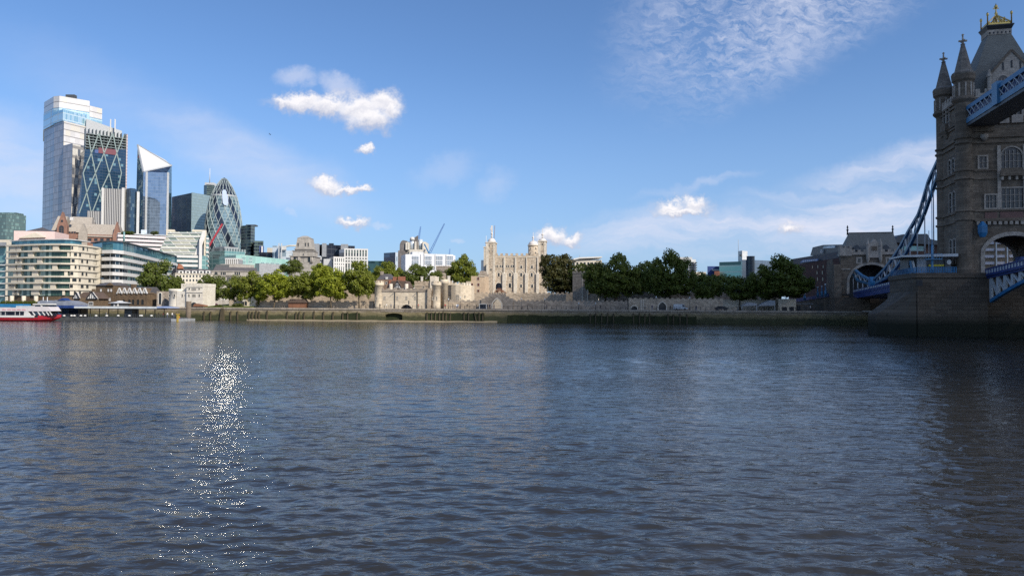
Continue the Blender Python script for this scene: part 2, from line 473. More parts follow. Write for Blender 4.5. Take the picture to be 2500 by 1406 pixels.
# tall silver skyscraper
t, pl, zt = block('skyscraper', 'tallest silver glass skyscraper with stepped shafts and a pale blue crown', 'skyscraper',
                  [(106, 1015), (131, 985), (152, 980), (219, 1006), (220, 1030), (250, 1046), (250, 1090), (106, 1090)], 305, MT['bish'], 'shaft', py=400, yref=1)
pl_add(t, [(107, 1014), (131, 984.6), (145, 981), (219, 1005.6), (220, 1029.6), (250.5, 1045.5), (250, 1088), (107, 1088)], 305, 265, MT['crown'], 'crown_glazing', 1, 250)
pl_add(t, [(108, 1014), (131, 985), (145, 981.5), (219, 1006), (220, 1030), (250, 1046), (250, 1088), (108, 1088)], 265, 236, MT['bish2'], 'crown_band', 1, 240)
pl_add(t, [(130, 984), (153, 966), (211, 997), (211, 1020), (131, 1020)], (G,), 295, MT['bish'], 'shaft', 1, 430)
pl_add(t, [(153.4, 964.8), (211.8, 995.8), (211, 1001), (153.4, 970)], (160,), 296, MT['bish2'], 'sunlit_facade', 0, 430)  # sun-facing side in whiter panels, its sunlight put into the colour
pl_add(t, [(130, 984), (153.5, 966), (211.5, 997), (211, 1019), (131, 1019)], 295, 267, MT['crown'], 'crown_glazing', 1, 290)
pl_add(t, [(152.5, 958), (175, 944), (212, 965), (212, 990), (154, 990)], (G,), 350, MT['bish'], 'shaft', 1, 460)
pl_add(t, [(175.2, 943.5), (212.3, 964.5), (212.3, 969), (175.2, 948)], (G + 4,), 351, MT['bishE'], 'sunlit_facade', 0, 460)  # paler cream panels here too, sunlight painted on the side facing the sun
pl_add(t, [(210, 992), (297, 1062), (297, 1085), (210, 1085)], (G,), 320, MT['bish'], 'shaft', 0, 330)
pl_add(t, [(209.7, 991.6), (272, 1041), (297.4, 1061.6), (297, 1085), (210, 1085)], 321, 290, T['lgrey'], 'plant_screen', 0, 330)
for a in (268, 279):
    pl_add(t, [(a, 1037), (a + 3, 1039), (a + 3, 1044), (a, 1042)], 335, 291, T['white'], 'mast_fin', 0, 330)
b = MB(); q = P(160, 232, 1030)
b.box(q.x, q.x + 13, q.y, q.y + 6, q.z - 8, q.z + .5).build('plant_room', T['dgrey'], t)

# wedge tower with diagonal bracing
fw = Fr.px(185, 907, 311, 945, 430)
t = thing('wedge_skyscraper', 'dark blue wedge shaped skyscraper with crossing steel braces', 'skyscraper', fw)
q = lambda x, y: fw.uz(x, y)
bl, br_, tr, tl = q(181, 560), q(310, 560), q(308.5, 365), q(207, 365)
b = MB(); b.slab([(bl[0], G), (br_[0], G), tr, tl], 0, 34); b.build('glass_wedge', MT['wedge'], t)
b = MB(); a1, a2, a3, a4 = q(207, 365.5), q(308, 365.5), q(308, 326), q(213, 326)
for k in range(7):
    f = k / 6; z = a1[1] + (a4[1] - a1[1]) * f; u0 = a1[0] + (a4[0] - a1[0]) * f
    b.box(u0, a2[0], .3, 12, z - .5, z + .5)
for k in range(12):
    u = a1[0] + 1 + (a2[0] - a1[0] - 2) * k / 11; b.box(u - .3, u + .3, 1.5, 11, a1[1], a3[1])
b.build('top_frame_lattice', paint('grey_green_steel', (.11, .145, .15), .5), t)
b = MB(); b.slab([(a1[0] + 5, a1[1] - .1), (a2[0] - 5, a1[1] - .1), (a2[0] - 5, a3[1] - 9), (a1[0] + 7, a3[1] - 9)], 5, 25); b.build('plant_core', MT['navyblk'], t)
b = MB(); n0, n1 = q(231, 374), q(240, 366.5); b.box(n0[0], n1[0], -.7, -.2, n0[1], n1[1]); b.build('blue_banner', paint('blue_banner_cloth', (.025, .07, .22)), t)
b = MB(); n0, n1 = q(240, 374), q(286, 366.5); b.box(n0[0] + .05, n1[0], -.7, -.2, n0[1], n1[1]); b.build('red_banner', paint('red_banner_cloth', (.13, .022, .04)), t)
b = MB()
Zm = lambda x, y: (lambda r: (r[0], -.55, r[1]))(q(x / 4.017, 200 + y / 4.017))
for ln in ([(970, 505), (895, 700), (815, 895), (850, 1085), (895, 1290)], [(970, 505), (1020, 700), (1070, 895), (1110, 1080), (1150, 1260)], [(1105, 505), (1020, 700), (935, 895), (850, 1085), (775, 1290)],
           [(1105, 505), (1145, 700), (1190, 895), (1150, 1085), (1110, 1290)], [(865, 525), (895, 700), (935, 895), (980, 1085), (1020, 1290)], [(1215, 520), (1145, 700), (1070, 895), (980, 1085), (900, 1290)]):
    for p0, p1 in zip(ln, ln[1:]): b.beam(Zm(*p0), Zm(*p1), .5, 1.15)
b.build('brace_lattice', paint('pale_green_grey_steel', (.19, .255, .25), .5), t)
b = MB(); n0, n1 = q(303.5, 500), q(311.5, 328)
b.box(n0[0] + 1, n1[0] + .3, -.3, 12, G, n1[1]); b.build('stair_core', glazing('pinkish_stair_core', (.24, .20, .21), (.46, .38, .37), 2.2, 4, .3, .35, .3, .1), t)

# finned tower and its curved glass neighbour
ff = Fr.px(248, 770, 303, 776, 520)
t = thing('finned_tower', 'grey tower of close vertical fins between white corner piers', 'tower block', ff)
u0, u1 = ff.u(252.5, 520), ff.u(297, 520); z = ff.z(275, 461)
MB().box(u0, u1, 0, 22, G, z).build('fin_facade', MT['fin'], t)
for a, c in ((248, 253), (297, 303.5)):
    MB().box(ff.u(a, 520), ff.u(c, 520), -1.2, 20, G, ff.z(a, 459)).build('corner_pier', T['white'], t)
b = MB(); b.box(ff.u(211, 530), ff.u(248, 530) - .05, 2, 20, G, ff.z(230, 515)); b.build('low_wing', MT['fin'], t)
pts = [(303.5, 786), (309, 777), (318, 773), (328, 776), (334, 784), (334, 815), (303.5, 815)]
t, pl, zt = block('curved_glass_tower', 'dark navy glass tower with a curved front and one white pier', 'tower block', pts, 464, MT['curve'], py=520)
pl_add(t, [(333.5, 780), (340, 782), (340, 800), (333.5, 800)], (G,), 468, T['lgrey'], 'edge_pier', 0, 520)

# pointed tower with sloping white top
V = lambda x, y, d: tuple(P(x, y, d))
t = thing('pointed_skyscraper', 'blue mirror glass skyscraper with a white triangular sloping top', 'skyscraper', W0, P(380, 740, 840).x, 840, G)
Lb, Ab, Bb, Cb, Db = [(P(x, 570, d).x, d, G) for x, d in ((328.5, 862), (348, 818), (408, 823), (421.5, 850), (400, 890))]
Lt, At, Bt, Ct = V(336, 354, 862), V(350, 419.5, 818), V(408, 419.5, 823), V(419, 404.5, 850)
Bt = (Bt[0], Bt[1], At[2])
Dt = (Db[0], Db[1], Lt[2] * .55 + Ct[2] * .45)
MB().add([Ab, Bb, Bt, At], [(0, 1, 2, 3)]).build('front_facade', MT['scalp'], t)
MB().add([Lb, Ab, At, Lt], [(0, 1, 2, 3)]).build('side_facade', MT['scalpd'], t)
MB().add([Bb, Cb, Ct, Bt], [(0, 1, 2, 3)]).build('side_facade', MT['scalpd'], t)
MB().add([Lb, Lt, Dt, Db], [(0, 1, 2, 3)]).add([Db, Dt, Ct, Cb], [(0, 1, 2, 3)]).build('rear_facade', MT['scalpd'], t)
MB().add([Lt, At, Ct], [(0, 1, 2)]).add([Lt, Ct, Dt], [(0, 1, 2)]).build('roof', T['white'], t)
MB().add([At, Bt, Ct], [(0, 1, 2)]).build('soffit', MT['navyblk'], t)
b = MB()
for p0, p1 in ((Lt, At), (At, Ct), (Ct, Lt)): b.beam(p0, p1, 1.3, 1.6)
b.build('roof_edge', T['steelwhite'], t)
for x in (356, 408.3):
    f = (x - 348) / 60; xb, yb = Ab[0] + (Bb[0] - Ab[0]) * f, Ab[1] + (Bb[1] - Ab[1]) * f
    MB().box(xb - .9, xb + .9, yb - 1.1, yb + .5, G, At[2]).build('edge_fin', T['lgrey'], t)

block('glass_office_block', 'slate blue square office block between the pointed tower and the domed tower', 'office block', [(419, 925), (467, 890), (512, 915), (470, 950)], 471, MT['blkl'], py=520, yref=1)[0]
o = [x for x in bpy.data.objects if x.name == 'glass_office_block'][0]
pl_add(o, [(467.2, 889.6), (512.3, 914.6), (512, 920), (467.2, 895)], (G + 2,), 470, MT['blkr'], 'side_glazing', 0, 520)
t, pl, zt = block('dark_tower', 'distant dark tower with a thin white mast on its roof', 'tower block', [(497, 1290), (504, 1280), (523, 1285), (523, 1310), (497, 1310)], 453, MT['dark'], py=500)
q = P(512, 446, 1292); MB().box(q.x - 9, q.x + 7, q.y, q.y + 12, zt, q.z).build('roof_cap', T['lgrey'], t)
MB().tube([(q.x, q.y, q.z), (q.x, q.y, P(512, 411, 1292).z)], [.8, .35]).build('mast', T['white'], t)

# rounded tower with spiral lattice
Yg = 870; cg = P(545, 600, Yg)
t = thing('rounded_skyscraper', 'rounded cigar shaped glass tower wrapped in a white diamond lattice', 'skyscraper', W0, cg.x, cg.y, G)
prof = [(760, 37), (700, 39), (640, 41.5), (612, 43), (590, 43.7), (570, 43.6), (548, 42.4), (530, 40.6), (510, 37.4), (495, 34), (480, 30), (468, 25), (457, 19.5), (447, 13.5), (440, 8.5), (436, 4.5), (433.5, .02)]
prof = [(w / FPX * Yg, P(545, y, Yg).z) for y, w in prof]
zs_ = [p[1] for p in prof]; rs_ = [p[0] for p in prof]


def gr(z): return float(np.interp(z, zs_, rs_))


gm, nt, gb = newmat('spiral_tower_glass')
tc = nd(nt, 'ShaderNodeTexCoord'); sp = nd(nt, 'ShaderNodeSeparateXYZ', {0: tc.outputs['Object']})
ang = mth(nt, 'DIVIDE', mth(nt, 'ARCTAN2', sp.outputs[1], sp.outputs[0]), 2 * math.pi)
KT = .0031                                             # turns per metre of the spiral
band = mth(nt, 'LESS_THAN', mth(nt, 'FRACT', mth(nt, 'ADD', mth(nt, 'MULTIPLY', mth(nt, 'ADD', ang, mth(nt, 'MULTIPLY', sp.outputs[2], KT)), 6.), .62)), .34)
top = mth(nt, 'GREATER_THAN', sp.outputs[2], P(545, 478, Yg).z - G)
hz = mth(nt, 'LESS_THAN', mth(nt, 'FRACT', mth(nt, 'DIVIDE', sp.outputs[2], 4.)), .3)
cell = nd(nt, 'ShaderNodeCombineXYZ', {0: mth(nt, 'FLOOR', mth(nt, 'MULTIPLY', ang, 36.)), 1: mth(nt, 'FLOOR', mth(nt, 'DIVIDE', sp.outputs[2], 4.)), 2: 1.})
wn = nd(nt, 'ShaderNodeTexWhiteNoise', {'Vector': cell.outputs[0]}, noise_dimensions='3D')
col = mixc(nt, wn.outputs[0], rgb((.05, .085, .10)), rgb((.17, .25, .27)))
col = mixc(nt, hz, col, rgb((.22, .30, .31)))
col = mixc(nt, mth(nt, 'MAXIMUM', band, top), col, rgb((.015, .02, .035)))
nt.links.new(col, gb.inputs['Base Color']); gb.inputs['Roughness'].default_value = .11; gb.inputs['Metallic'].default_value = .25; gb.inputs['Specular IOR Level'].default_value = .7
gb.inputs['Coat Weight'].default_value = .6; gb.inputs['Coat Roughness'].default_value = .06
fine = [(gr(z), z) for z in np.linspace(zs_[0], zs_[-1], 60)]
MB().lathe(cg.x, cg.y, fine, 72).build('glass_shell', gm, t)
b = MB(); zc = P(545, 478, Yg).z
for sgn in (1, -1):
    for k in range(18):
        pts, rad = [], []
        for z in np.linspace(P(545, 640, Yg).z, zs_[-1] - 1.5, 30):
            a = 2 * math.pi * (k / 18 + sgn * -KT * (z - G)) + .1
            pts.append((cg.x + (gr(z) + .1) * math.cos(a), cg.y + (gr(z) + .1) * math.sin(a), z)); rad.append((.5 if sgn > 0 and k % 3 == 0 else .4 if sgn < 0 else .34) if z < zc else .26)
        b.tube(pts, rad, 5)
b.build('diagrid_lattice', paint('pale_lattice_steel', (.30, .36, .36), .5), t)
# flat tilted panes that throw the sun down onto the river
pw, gmat = Vector((cg.x, cg.y, 0)), paint('sun_mirror_glass', (.92, .92, .90), 0., metal=1., var=.02)
for pxx, pyy, w_, h_, far in ((550.5, 492, 6.2, 9.5, 46), (549.5, 481.5, 6.4, 9.5, 64), (548, 471.5, 5., 8.5, 84)):
    dr = ray(pxx, pyy); pz = P(545, pyy, Yg).z; pc = P(pxx, pyy, Yg - gr(pz) * .985 - .4)
    sd = Vector((math.sin(R(45)) * math.cos(R(36)), -math.cos(R(45)) * math.cos(R(36)), math.sin(R(36))))
    tg = Vector((-.376 * far, .926 * far, 0))
    nn = (sd + (tg - pc).normalized()).normalized(); ux = Vector((0, 0, 1)).cross(nn).normalized(); uy = nn.cross(ux)
    b = MB(); b.add([pc + ux * (i * w_ / 2) + uy * (j * h_ / 2) for i, j in ((-.4, -1), (.4, -1), (1, -.5), (1, .5), (.4, 1), (-.4, 1), (-1, .5), (-1, -.5))], [tuple(range(8))]); b.build('glass_pane', gmat, t)
b = MB(); b.lathe(cg.x, cg.y, [(gr(zc - 2) + .3, zc - 2), (gr(zc) + .3, zc)], 48, caps=False); b.build('collar', T['grey'], t)

# red crane jib in front of it
q0, q1 = P(508, 605, 720), P(543, 547, 730)
t = thing('tower_crane', 'red crane jib leaning across the rounded glass tower', 'crane', W0, q0.x, q0.y, G)
b = MB(); b.tube([(q0.x, q0.y, G), (q0.x, q0.y, q0.z)], .8); b.build('mast', T['redpaint'], t)
b = MB(); b.beam(q0, q1, .9, 1.7); b.build('jib', paint('dull_red_crane_paint', (.30, .025, .035), .5), t)

t, pl, zt = block('dark_office_tower', 'dark banded office tower just right of the rounded tower', 'office block', [(588, 812), (612, 800), (622, 812), (622, 840), (588, 840)], 549, MT['dark'], py=580, yref=1)
q = P(606, 549, 806); MB().box(q.x - 5, q.x + 6, q.y + 6, q.y + 14, zt, zt + 1.6).build('plant_screen', T['dgrey'], t)
block('small_office_tower', 'shorter dark banded office tower at the foot of the tall one', 'office block', [(620, 790), (643, 792), (643, 815), (620, 815)], 588, MT['dark'], py=600)
t, pl, zt = block('blue_panel_building', 'small building with a bright blue panel beside white panels', 'building', [(633, 640), (644, 642), (644, 655), (633, 655)], 600, T['navy'], 'blue_panel', py=620)
pl_add(t, [(638, 639), (641.5, 639.5), (641.5, 641), (638, 641)], 618, 601, T['white'], 'white_panel', 0, 610)

# clutter of roofs between the rounded tower and the stone tower
t, pl, zt = block('dark_roofed_block', 'low dark roofed block with a sloping parapet', 'building', [(633, 600), (666, 600), (666, 625), (633, 625)], 616, MT['navyblk'], 'body', py=625)
block('cream_plant_building', 'small cream plant building above dark roof', 'building', [(652, 640), (666, 640), (666, 655), (652, 655)], 605, T['cream'], 'body', py=615)
block('pale_glass_stair_tower', 'narrow pale glass stair tower between cream blocks', 'building', [(665, 585), (680, 585), (680, 600), (665, 600)], 600, MT['ltpanel'], py=620)
t, pl, zt = block('white_services_tower', 'white services tower with thin vertical masts', 'building', [(681, 580), (699, 580), (699, 600), (681, 600)], 600, MT['ltpanel'], py=620)
pl_add(t, [(688, 578), (699, 578), (699, 579.6), (688, 579.6)], 610, 600.5, T['white'], 'white_panel', 0, 606)
for x in (681.5, 688):
    q = P(x, 594, 578); MB().box(q.x - .35, q.x + .35, q.y - .7, q.y, G, q.z).build('mast', T['lgrey'], t)
block('low_glass_block', 'low blue glass block tucked behind the stone tower', 'building', [(699, 600), (722, 600), (722, 625), (699, 625)], 612, MT['ltpanel'], py=620)
q = P(708, 600, 590)
b = MB(); b.tube([(q.x - 9, q.y, q.z - 5), (q.x - 6, q.y, q.z - 1), (q.x, q.y, q.z), (q.x + 8, q.y, q.z)], .7); b.single('curved_duct', T['cream'], 'cream curved roof duct left of the stepped stone tower', 'duct', W0, q.x, q.y, q.z - 6)

# far left
t, pl, zt = block('green_glass_block', 'sea green banded glass block at the left edge of the skyline', 'office block', [(-40, 720), (14, 716), (63, 735), (63, 760), (-40, 760)], 521, MT['green'], py=560, yref=1)
q = P(20, 519, 740); MB().box(q.x - 14, q.x + 8, q.y, q.y + 12, zt, q.z).build('plant_screen', MT['green'], t)
fp = Fr.px(28, 560, 130, 565, 590)
t = thing('pink_building', 'pink walled building with a dark pyramid roof behind the apartments', 'building', fp)
zp = fp.z(60, 564); MB().box(fp.u(31), fp.u(131), 0, 25, G, zp).build('wall', paint('pink_render', (.66, .50, .46), .8, var=.08), t)
x0, x1, xm = fp.u(52), fp.u(108), fp.u(81); zr = fp.z(81, 551)
MB().prism([(x0, 3), (x1, 3), (x1, 23), (x0, 23)], zp, zr, [(xm - .2, 12.8), (xm + .2, 12.8), (xm + .2, 13.2), (xm - .2, 13.2)]).build('pyramid_roof', T['slate'], t)
MB().slab([(fp.u(45), fp.z(45, 582)), (fp.u(110), fp.z(110, 580)), (fp.u(84), fp.z(84, 568.5))], -2, -.1).build('gable', T['cream'], t)
t, pl, zt = block('beige_roofed_building', 'low beige building with a tiled roof at the left edge', 'building', [(-60, 520), (28, 520), (28, 545), (-60, 545)], 585, T['cream'], 'wall', py=590)
fb = Fr.px(-60, 520, 28, 520, 580)
MB().slab([(fb.u(-60), zt), (fb.u(28.5), zt), (fb.u(27), fb.z(27, 570)), (fb.u(-50), fb.z(-50, 573))], -.6, 10).build('roof', T['beigeroof'], t)

# gabled pink granite offices
fm = Fr.px(113, 590, 292, 605, 560)
t = thing('gabled_office_building', 'pink brown office building with steep gables and beige roofs', 'building', fm)
zq = fm.z
MB().box(fm.u(116), fm.u(290), 2, 45, G, zq(200, 571)).build('wall', T['pinkbrick'], t)
b = MB()
for a, c, y0, y1, v0 in ((118, 152, 558, 522, 4), (153, 213, 562, 523, 6), (204, 286, 574, 543, 1), (205, 250, 570, 545, 3)):
    b.prism([(fm.u(a), v0), (fm.u(c), v0), (fm.u(c), v0 + 26), (fm.u(a), v0 + 26)], zq(a, y0 + 3), zq(a, y1), [(fm.u(a) + 1.5, v0 + 11), (fm.u(c) - 1.5, v0 + 11), (fm.u(c) - 1.5, v0 + 14), (fm.u(a) + 1.5, v0 + 14)])
b.build('roof', T['beigeroof'], t)
for xc, hw, yb, yt, v0 in ((149, 12.5, 552, 517, -1), (282, 9, 575, 541, -.5), (199, 11, 572, 545, .5)):
    g = MB(); g.slab([(fm.u(xc - hw), G), (fm.u(xc + hw), G), (fm.u(xc + hw), zq(xc, yb)), (fm.u(xc), zq(xc, yt)), (fm.u(xc - hw), zq(xc, yb))], v0, v0 + 5)
    gg = g.build('gable', T['pinkbrick'] if xc != 199 else T['beigeroof'], t)
    if xc == 149:
        window(gg, fm.u(148), 3.6, zq(148, 579), zq(148, 551), v0, T['darkglass'], T['pinkbrick'], 'arch', bars=(1, 3))
        window(gg, fm.u(149), 1.6, zq(149, 543), zq(149, 537), v0, T['darkglass'], T['pinkbrick'], 'arch')
for k in range(7):
    x = 170 + k * 15 if k else 126
    window(t, fm.u(x), 2.6, zq(x, 588), zq(x, 581.5), 1.98, T['darkglass'], T['pinkbrick'], name='window')
for x in (165, 172, 178, 122, 130): window(t, fm.u(x), 1.5, zq(x, 569.5), zq(x, 565), 1.98, T['darkglass'], T['pinkbrick'])
q = fm.uz(171.5, 533); MB().box(q[0] - 1.2, q[0] + 1.2, 3, 5, q[1] - 1.4, q[1] + 1.3).build('roof_vent', T['white'], t)

# long banded building with roof garden
fl = Fr.px(288, 540, 425, 560, 590)
t = thing('banded_office_building', 'low office building of pink bands with plants on its roof', 'office block', fl)
L = fl.u(425); z1 = fl.z(300, 570)
MB().box(0, L, .6, 25, G, z1 - .3).build('glass_storeys', MT['dark'], t)
for y in (576, 585.5, 595, 605, 614):
    z = fl.z(300, y); MB().box(-.2, L, 0, 24, z - .9, z + .9).build('floor_band', T['pinkw'], t)
MB().box(-.2, L, .3, 24.6, z1 - .3, z1 + .4).build('roof', T['lgrey'], t)
q = fl.uz(353, 562); MB().box(q[0] - 2, q[0] + 2, 6, 10, z1 + .4, q[1] + .8).build('roof_box', MT['ltpanel'], t)

# stepped glasshouse building
fg = Fr.px(385, 500, 506, 512, 600)
t = thing('sloped_glass_building', 'office building with a stepped sloping glass front and white stone ends', 'office block', fg)
gp = lambda x, y, v=0: (lambda r: (r[0], v, r[1]))(fg.uz(x, y, v))
A_, B_, C_, D_ = gp(384, 622), gp(474, 622), gp(496, 566, 16), gp(412, 566, 16)
ms = glazing('sloping_glasshouse_panes', (.19, .24, .21), (.48, .48, .42), 5.6, 4.6, .1, .16, .1, .25, (.40, .40, .32), .3, tilt=.06)
b = MB(); b.add([A_, B_, C_, D_, (A_[0], 40, A_[2]), (B_[0], 40, B_[2]), (C_[0], 40, C_[2]), (D_[0], 40, D_[2])], [(0, 1, 2, 3), (0, 3, 7, 4), (1, 5, 6, 2), (3, 2, 6, 7)]); b.build('sloping_glass', ms, t)
for k in range(6):
    f = (k + .5) / 6; p0 = Vector(A_).lerp(Vector(D_), f); p1 = Vector(B_).lerp(Vector(C_), f)
    MB().beam(p0 + Vector((0, -.4, .3)), p1 + Vector((0, -.4, .3)), .7, .6).build('terrace_rail', T['lgrey'], t)
for a, c, y0 in ((405, 426, 560), (468, 499, 560.5)):
    MB().box(fg.u(a, 590, 16), fg.u(c, 590, 16), 17, 30, fg.z(a, 575, 17), fg.z(a, y0, 17)).build('roof_block', T['cream'], t)
b = MB(); b.slab([fg.uz(474, 622, -.5), fg.uz(486, 622, -.5), fg.uz(501, 575, -.5), fg.uz(501, 562, -.5), fg.uz(494, 564, -.5)], 2, 18); b.build('end_wall', T['white'], t)
MB().box(fg.u(485), fg.u(492), -2, 6, G, fg.z(488, 585)).build('end_pier', T['white'], t)
MB().box(fg.u(496), fg.u(501.5), 3, 26, G, fg.z(498, 562, 3)).build('end_pier', T['cream'], t)
MB().box(fg.u(388), fg.u(506), 2, 32, G, fg.z(420, 622)).build('glass_storeys', MT['teal'], t)
for y in (626, 637, 648): MB().box(fg.u(415), fg.u(485) - .05, 0, 32, fg.z(450, y) - .9, fg.z(450, y) + .9).build('floor_band', T['white'], t)
for y in (582, 593, 604, 615, 626, 637, 648): MB().box(fg.u(501.6), fg.u(508), 2, 30, fg.z(503, y) - .7, fg.z(503, y) + .7).build('floor_band', T['white'], t)
MB().box(fg.u(501.6), fg.u(507), 2.5, 29, G, fg.z(503, 575)).build('glass_storeys', MT['teal'], t)

# teal and jade offices below the rounded tower
pts = [(507, 560), (548, 548), (598, 560), (598, 600), (507, 600)]
t, pl, zt = block('teal_office_building', 'teal glass office with a grey stepped top storey below the rounded tower', 'office block', pts, 615, MT['teal'], py=635)
pl_add(t, [(512, 562), (548, 552), (600, 566), (600, 600), (512, 600)], 616, 606, glazing('grey_top_storey', (.10, .13, .14), (.30, .33, .33), 3.2, 3.2, .35, .35, .2, .2), 'top_storey', 1, 612)
pl_add(t, [(522, 570), (548, 562), (582, 572), (582, 600), (522, 600)], 607, 602, T['grey'], 'roof', 1, 605)
fj = Fr.px(560, 500, 705, 535, 635)
t = thing('jade_office_building', 'long pale jade glass office with scattered dark windows', 'office block', fj)
b = MB(); b.slab([(fj.u(575), G), (fj.u(703), G), (fj.u(703), fj.z(703, 634)), (fj.u(600), fj.z(600, 623)), (fj.u(575), fj.z(575, 623))], 0, 25); b.build('facade', MT['jade'], t)
for x, y in ((594, 631), (611, 632), (610, 640), (594, 641), (640, 643), (652, 644), (664, 644), (676, 645)): window(t, fj.u(x), 2.6, fj.z(x, y + 2.5), fj.z(x, y - 2.5), 0, MT['teal'], T['lgrey'])
MB().box(fj.u(622), fj.u(684), -6, -.1, G, fj.z(640, 643, -6)).build('grey_wing', T['grey'], t)
fc = Fr.px(549, 440, 582, 440, 640)
t = thing('white_colonnade', 'small white colonnaded roof pavilion in front of jade offices', 'pavilion', fc)
MB().box(0, fc.L if hasattr(fc, 'L') else fc.u(580), 0, 8, fc.z(560, 633.5), fc.z(560, 630)).build('entablature', T['white'], t)
MB().box(0, fc.u(580), 2, 8, G, fc.z(560, 633.6)).build('rear_wall', T['grey'], t)
for k in range(7):
    u = .5 + (fc.u(580) - 1) * k / 6; MB().box(u - .3, u + .3, 0, .9, fc.z(560, 645), fc.z(560, 633.5)).build('column', T['white'], t)
MB().box(-2, fc.u(592), -2, 9, G, fc.z(560, 645)).build('podium', T['port'], t)

# stone offices round the square
fo = Fr.px(515, 420, 640, 432, 670)
t = thing('stone_office_building', 'old stone office building with a slate mansard and small pediment', 'building', fo)
zq = fo.z
MB().box(0, fo.u(632), 0, 18, G, zq(540, 662)).build('wall', T['port'], t)
MB().prism([(1, 1), (fo.u(629), 1), (fo.u(629), 17), (1, 17)], zq(540, 662), zq(540, 651), [(2.2, 4), (fo.u(627), 4), (fo.u(627), 14), (2.2, 14)]).build('mansard_roof', T['slate'], t)
MB().box(fo.u(527), fo.u(560), 5, 13, zq(540, 651), zq(540, 645)).build('roof_turret', T['dgrey'], t)
MB().box(fo.u(560), fo.u(622), 5, 15, zq(540, 651), zq(560, 644)).build('rear_wing', T['port'], t)
MB().box(-.3, fo.u(633), -.5, .2, zq(540, 674.5), zq(540, 673)).build('cornice', T['port'], t)
MB().box(-.3, fo.u(633), -.5, .2, zq(540, 662.5), zq(540, 661)).build('cornice', T['port'], t)
MB().slab([fo.uz(552, 672.5), fo.uz(572, 672.5), fo.uz(562, 665)], -1, .1).build('pediment', T['port'], t)
window(t, fo.u(527), 1.7, zq(527, 671.5), zq(527, 664), 0, T['darkglass'], T['port'], 'arch')
for x in (540, 545, 549, 574, 579, 584): window(t, fo.u(x), .75, zq(x, 671.5), zq(x, 664.5), 0, T['darkglass'], T['port'])
for x in (547.5, 556, 560, 564, 574, 580): window(t, fo.u(x), .8, zq(x, 687), zq(x, 677), 0, T['darkglass'], T['port'])
for x in (551, 560, 569): window(t, fo.u(x), .8, zq(x, 696), zq(x, 691), 0, T['darkglass'], T['port'])
fo = Fr.px(428, 400, 520, 412, 670)
t = thing('terrace_building', 'pale terrace with white dormers in a grey mansard roof', 'building', fo); zq = fo.z
MB().box(0, fo.u(519), 0, 15, G, zq(460, 668)).build('wall', T['cream'], t)
MB().prism([(.5, .5), (fo.u(518), .5), (fo.u(518), 14), (.5, 14)], zq(460, 668), zq(460, 655), [(1, 4), (fo.u(517), 4), (fo.u(517), 11), (1, 11)]).build('mansard_roof', T['slate'], t)
MB().slab([fo.uz(433, 656, 2), fo.uz(449, 656, 2), fo.uz(445, 647, 2), fo.uz(436, 643.5, 2)], 2, 4).build('brick_gable', T['redbrick'], t)
for k in range(5):
    x = 441 + k * 16.5; d = MB(); d.box(fo.u(x) - 1.3, fo.u(x) + 1.3, -.2, 4, zq(x, 667.5), zq(x, 661)); dd = d.build('dormer', T['white'], t)
    window(dd, fo.u(x), 1.2, zq(x, 666.5), zq(x, 662.5), -.2, T['darkglass'], T['white'], fw=.05)
for k in range(11):
    x = 432 + k * 8
    for y in (677, 687, 697): window(t, fo.u(x), .8, zq(x, y), zq(x, y - 5.5), 0, T['darkglass'], T['white'], fw=.12)
MB().box(-.2, fo.u(519), -.4, .2, zq(460, 669), zq(460, 667.6)).build('cornice', T['cream'], t)

# stepped stone tower
f1 = Fr.px(706, 445, 765, 445, 620); zq = f1.z
t = thing('stone_tower', 'weathered stone tower with columns and a stepped pyramid top', 'tower', f1)
uc = f1.u(735.5)


def sq(h, d): return [(uc - h, 8 - d), (uc + h, 8 - d), (uc + h, 8 + d), (uc - h, 8 + d)]


k_ = 445 / FPX
MB().box(uc - 29 * k_, uc + 29 * k_, 1, 15, G, zq(735, 625)).build('base_stage', T['port'], t)
MB().prism(sq(24 * k_, 6.2), zq(735, 625), zq(735, 612)).build('middle_stage', T['port'], t)
MB().prism(sq(20.5 * k_, 5.2), zq(735, 612), zq(735, 580), sq(15.5 * k_, 4)).build('upper_stage', T['port'], t)
MB().prism(sq(16.5 * k_, 4.2), zq(735, 580), zq(735, 573.5), sq(5 * k_, 1.3)).build('stepped_roof', T['port'], t)
for h, y in ((31, 626), (25.5, 612.5), (22, 608)): MB().prism(sq(h * k_, h * k_ * .27 + .2 + h * k_ * .72), zq(735, y), zq(735, y - 1.6)).build('cornice', T['port'], t)
for x in (709.5, 713, 727, 730, 757.5, 761): MB().lathe(f1.u(x), .6, [(.45, zq(x, 642)), (.4, zq(x, 626.5))], 8).build('column', T['port'], t)
for x in (717, 753): window(t, f1.u(x), 1.9, zq(x, 640), zq(x, 622 + 5), 1, T['darkglass'], T['port'], 'arch')
window(t, f1.u(744.5), 2.1, zq(744, 640), zq(744, 614), .9, T['port'], T['port'], 'arch', name='niche')
for x in (723, 741, 748): window(t, f1.u(x), .6, zq(x, 604), zq(x, 592), 8 - 5.1 + .35, T['darkglass'], T['port'], fw=.08)

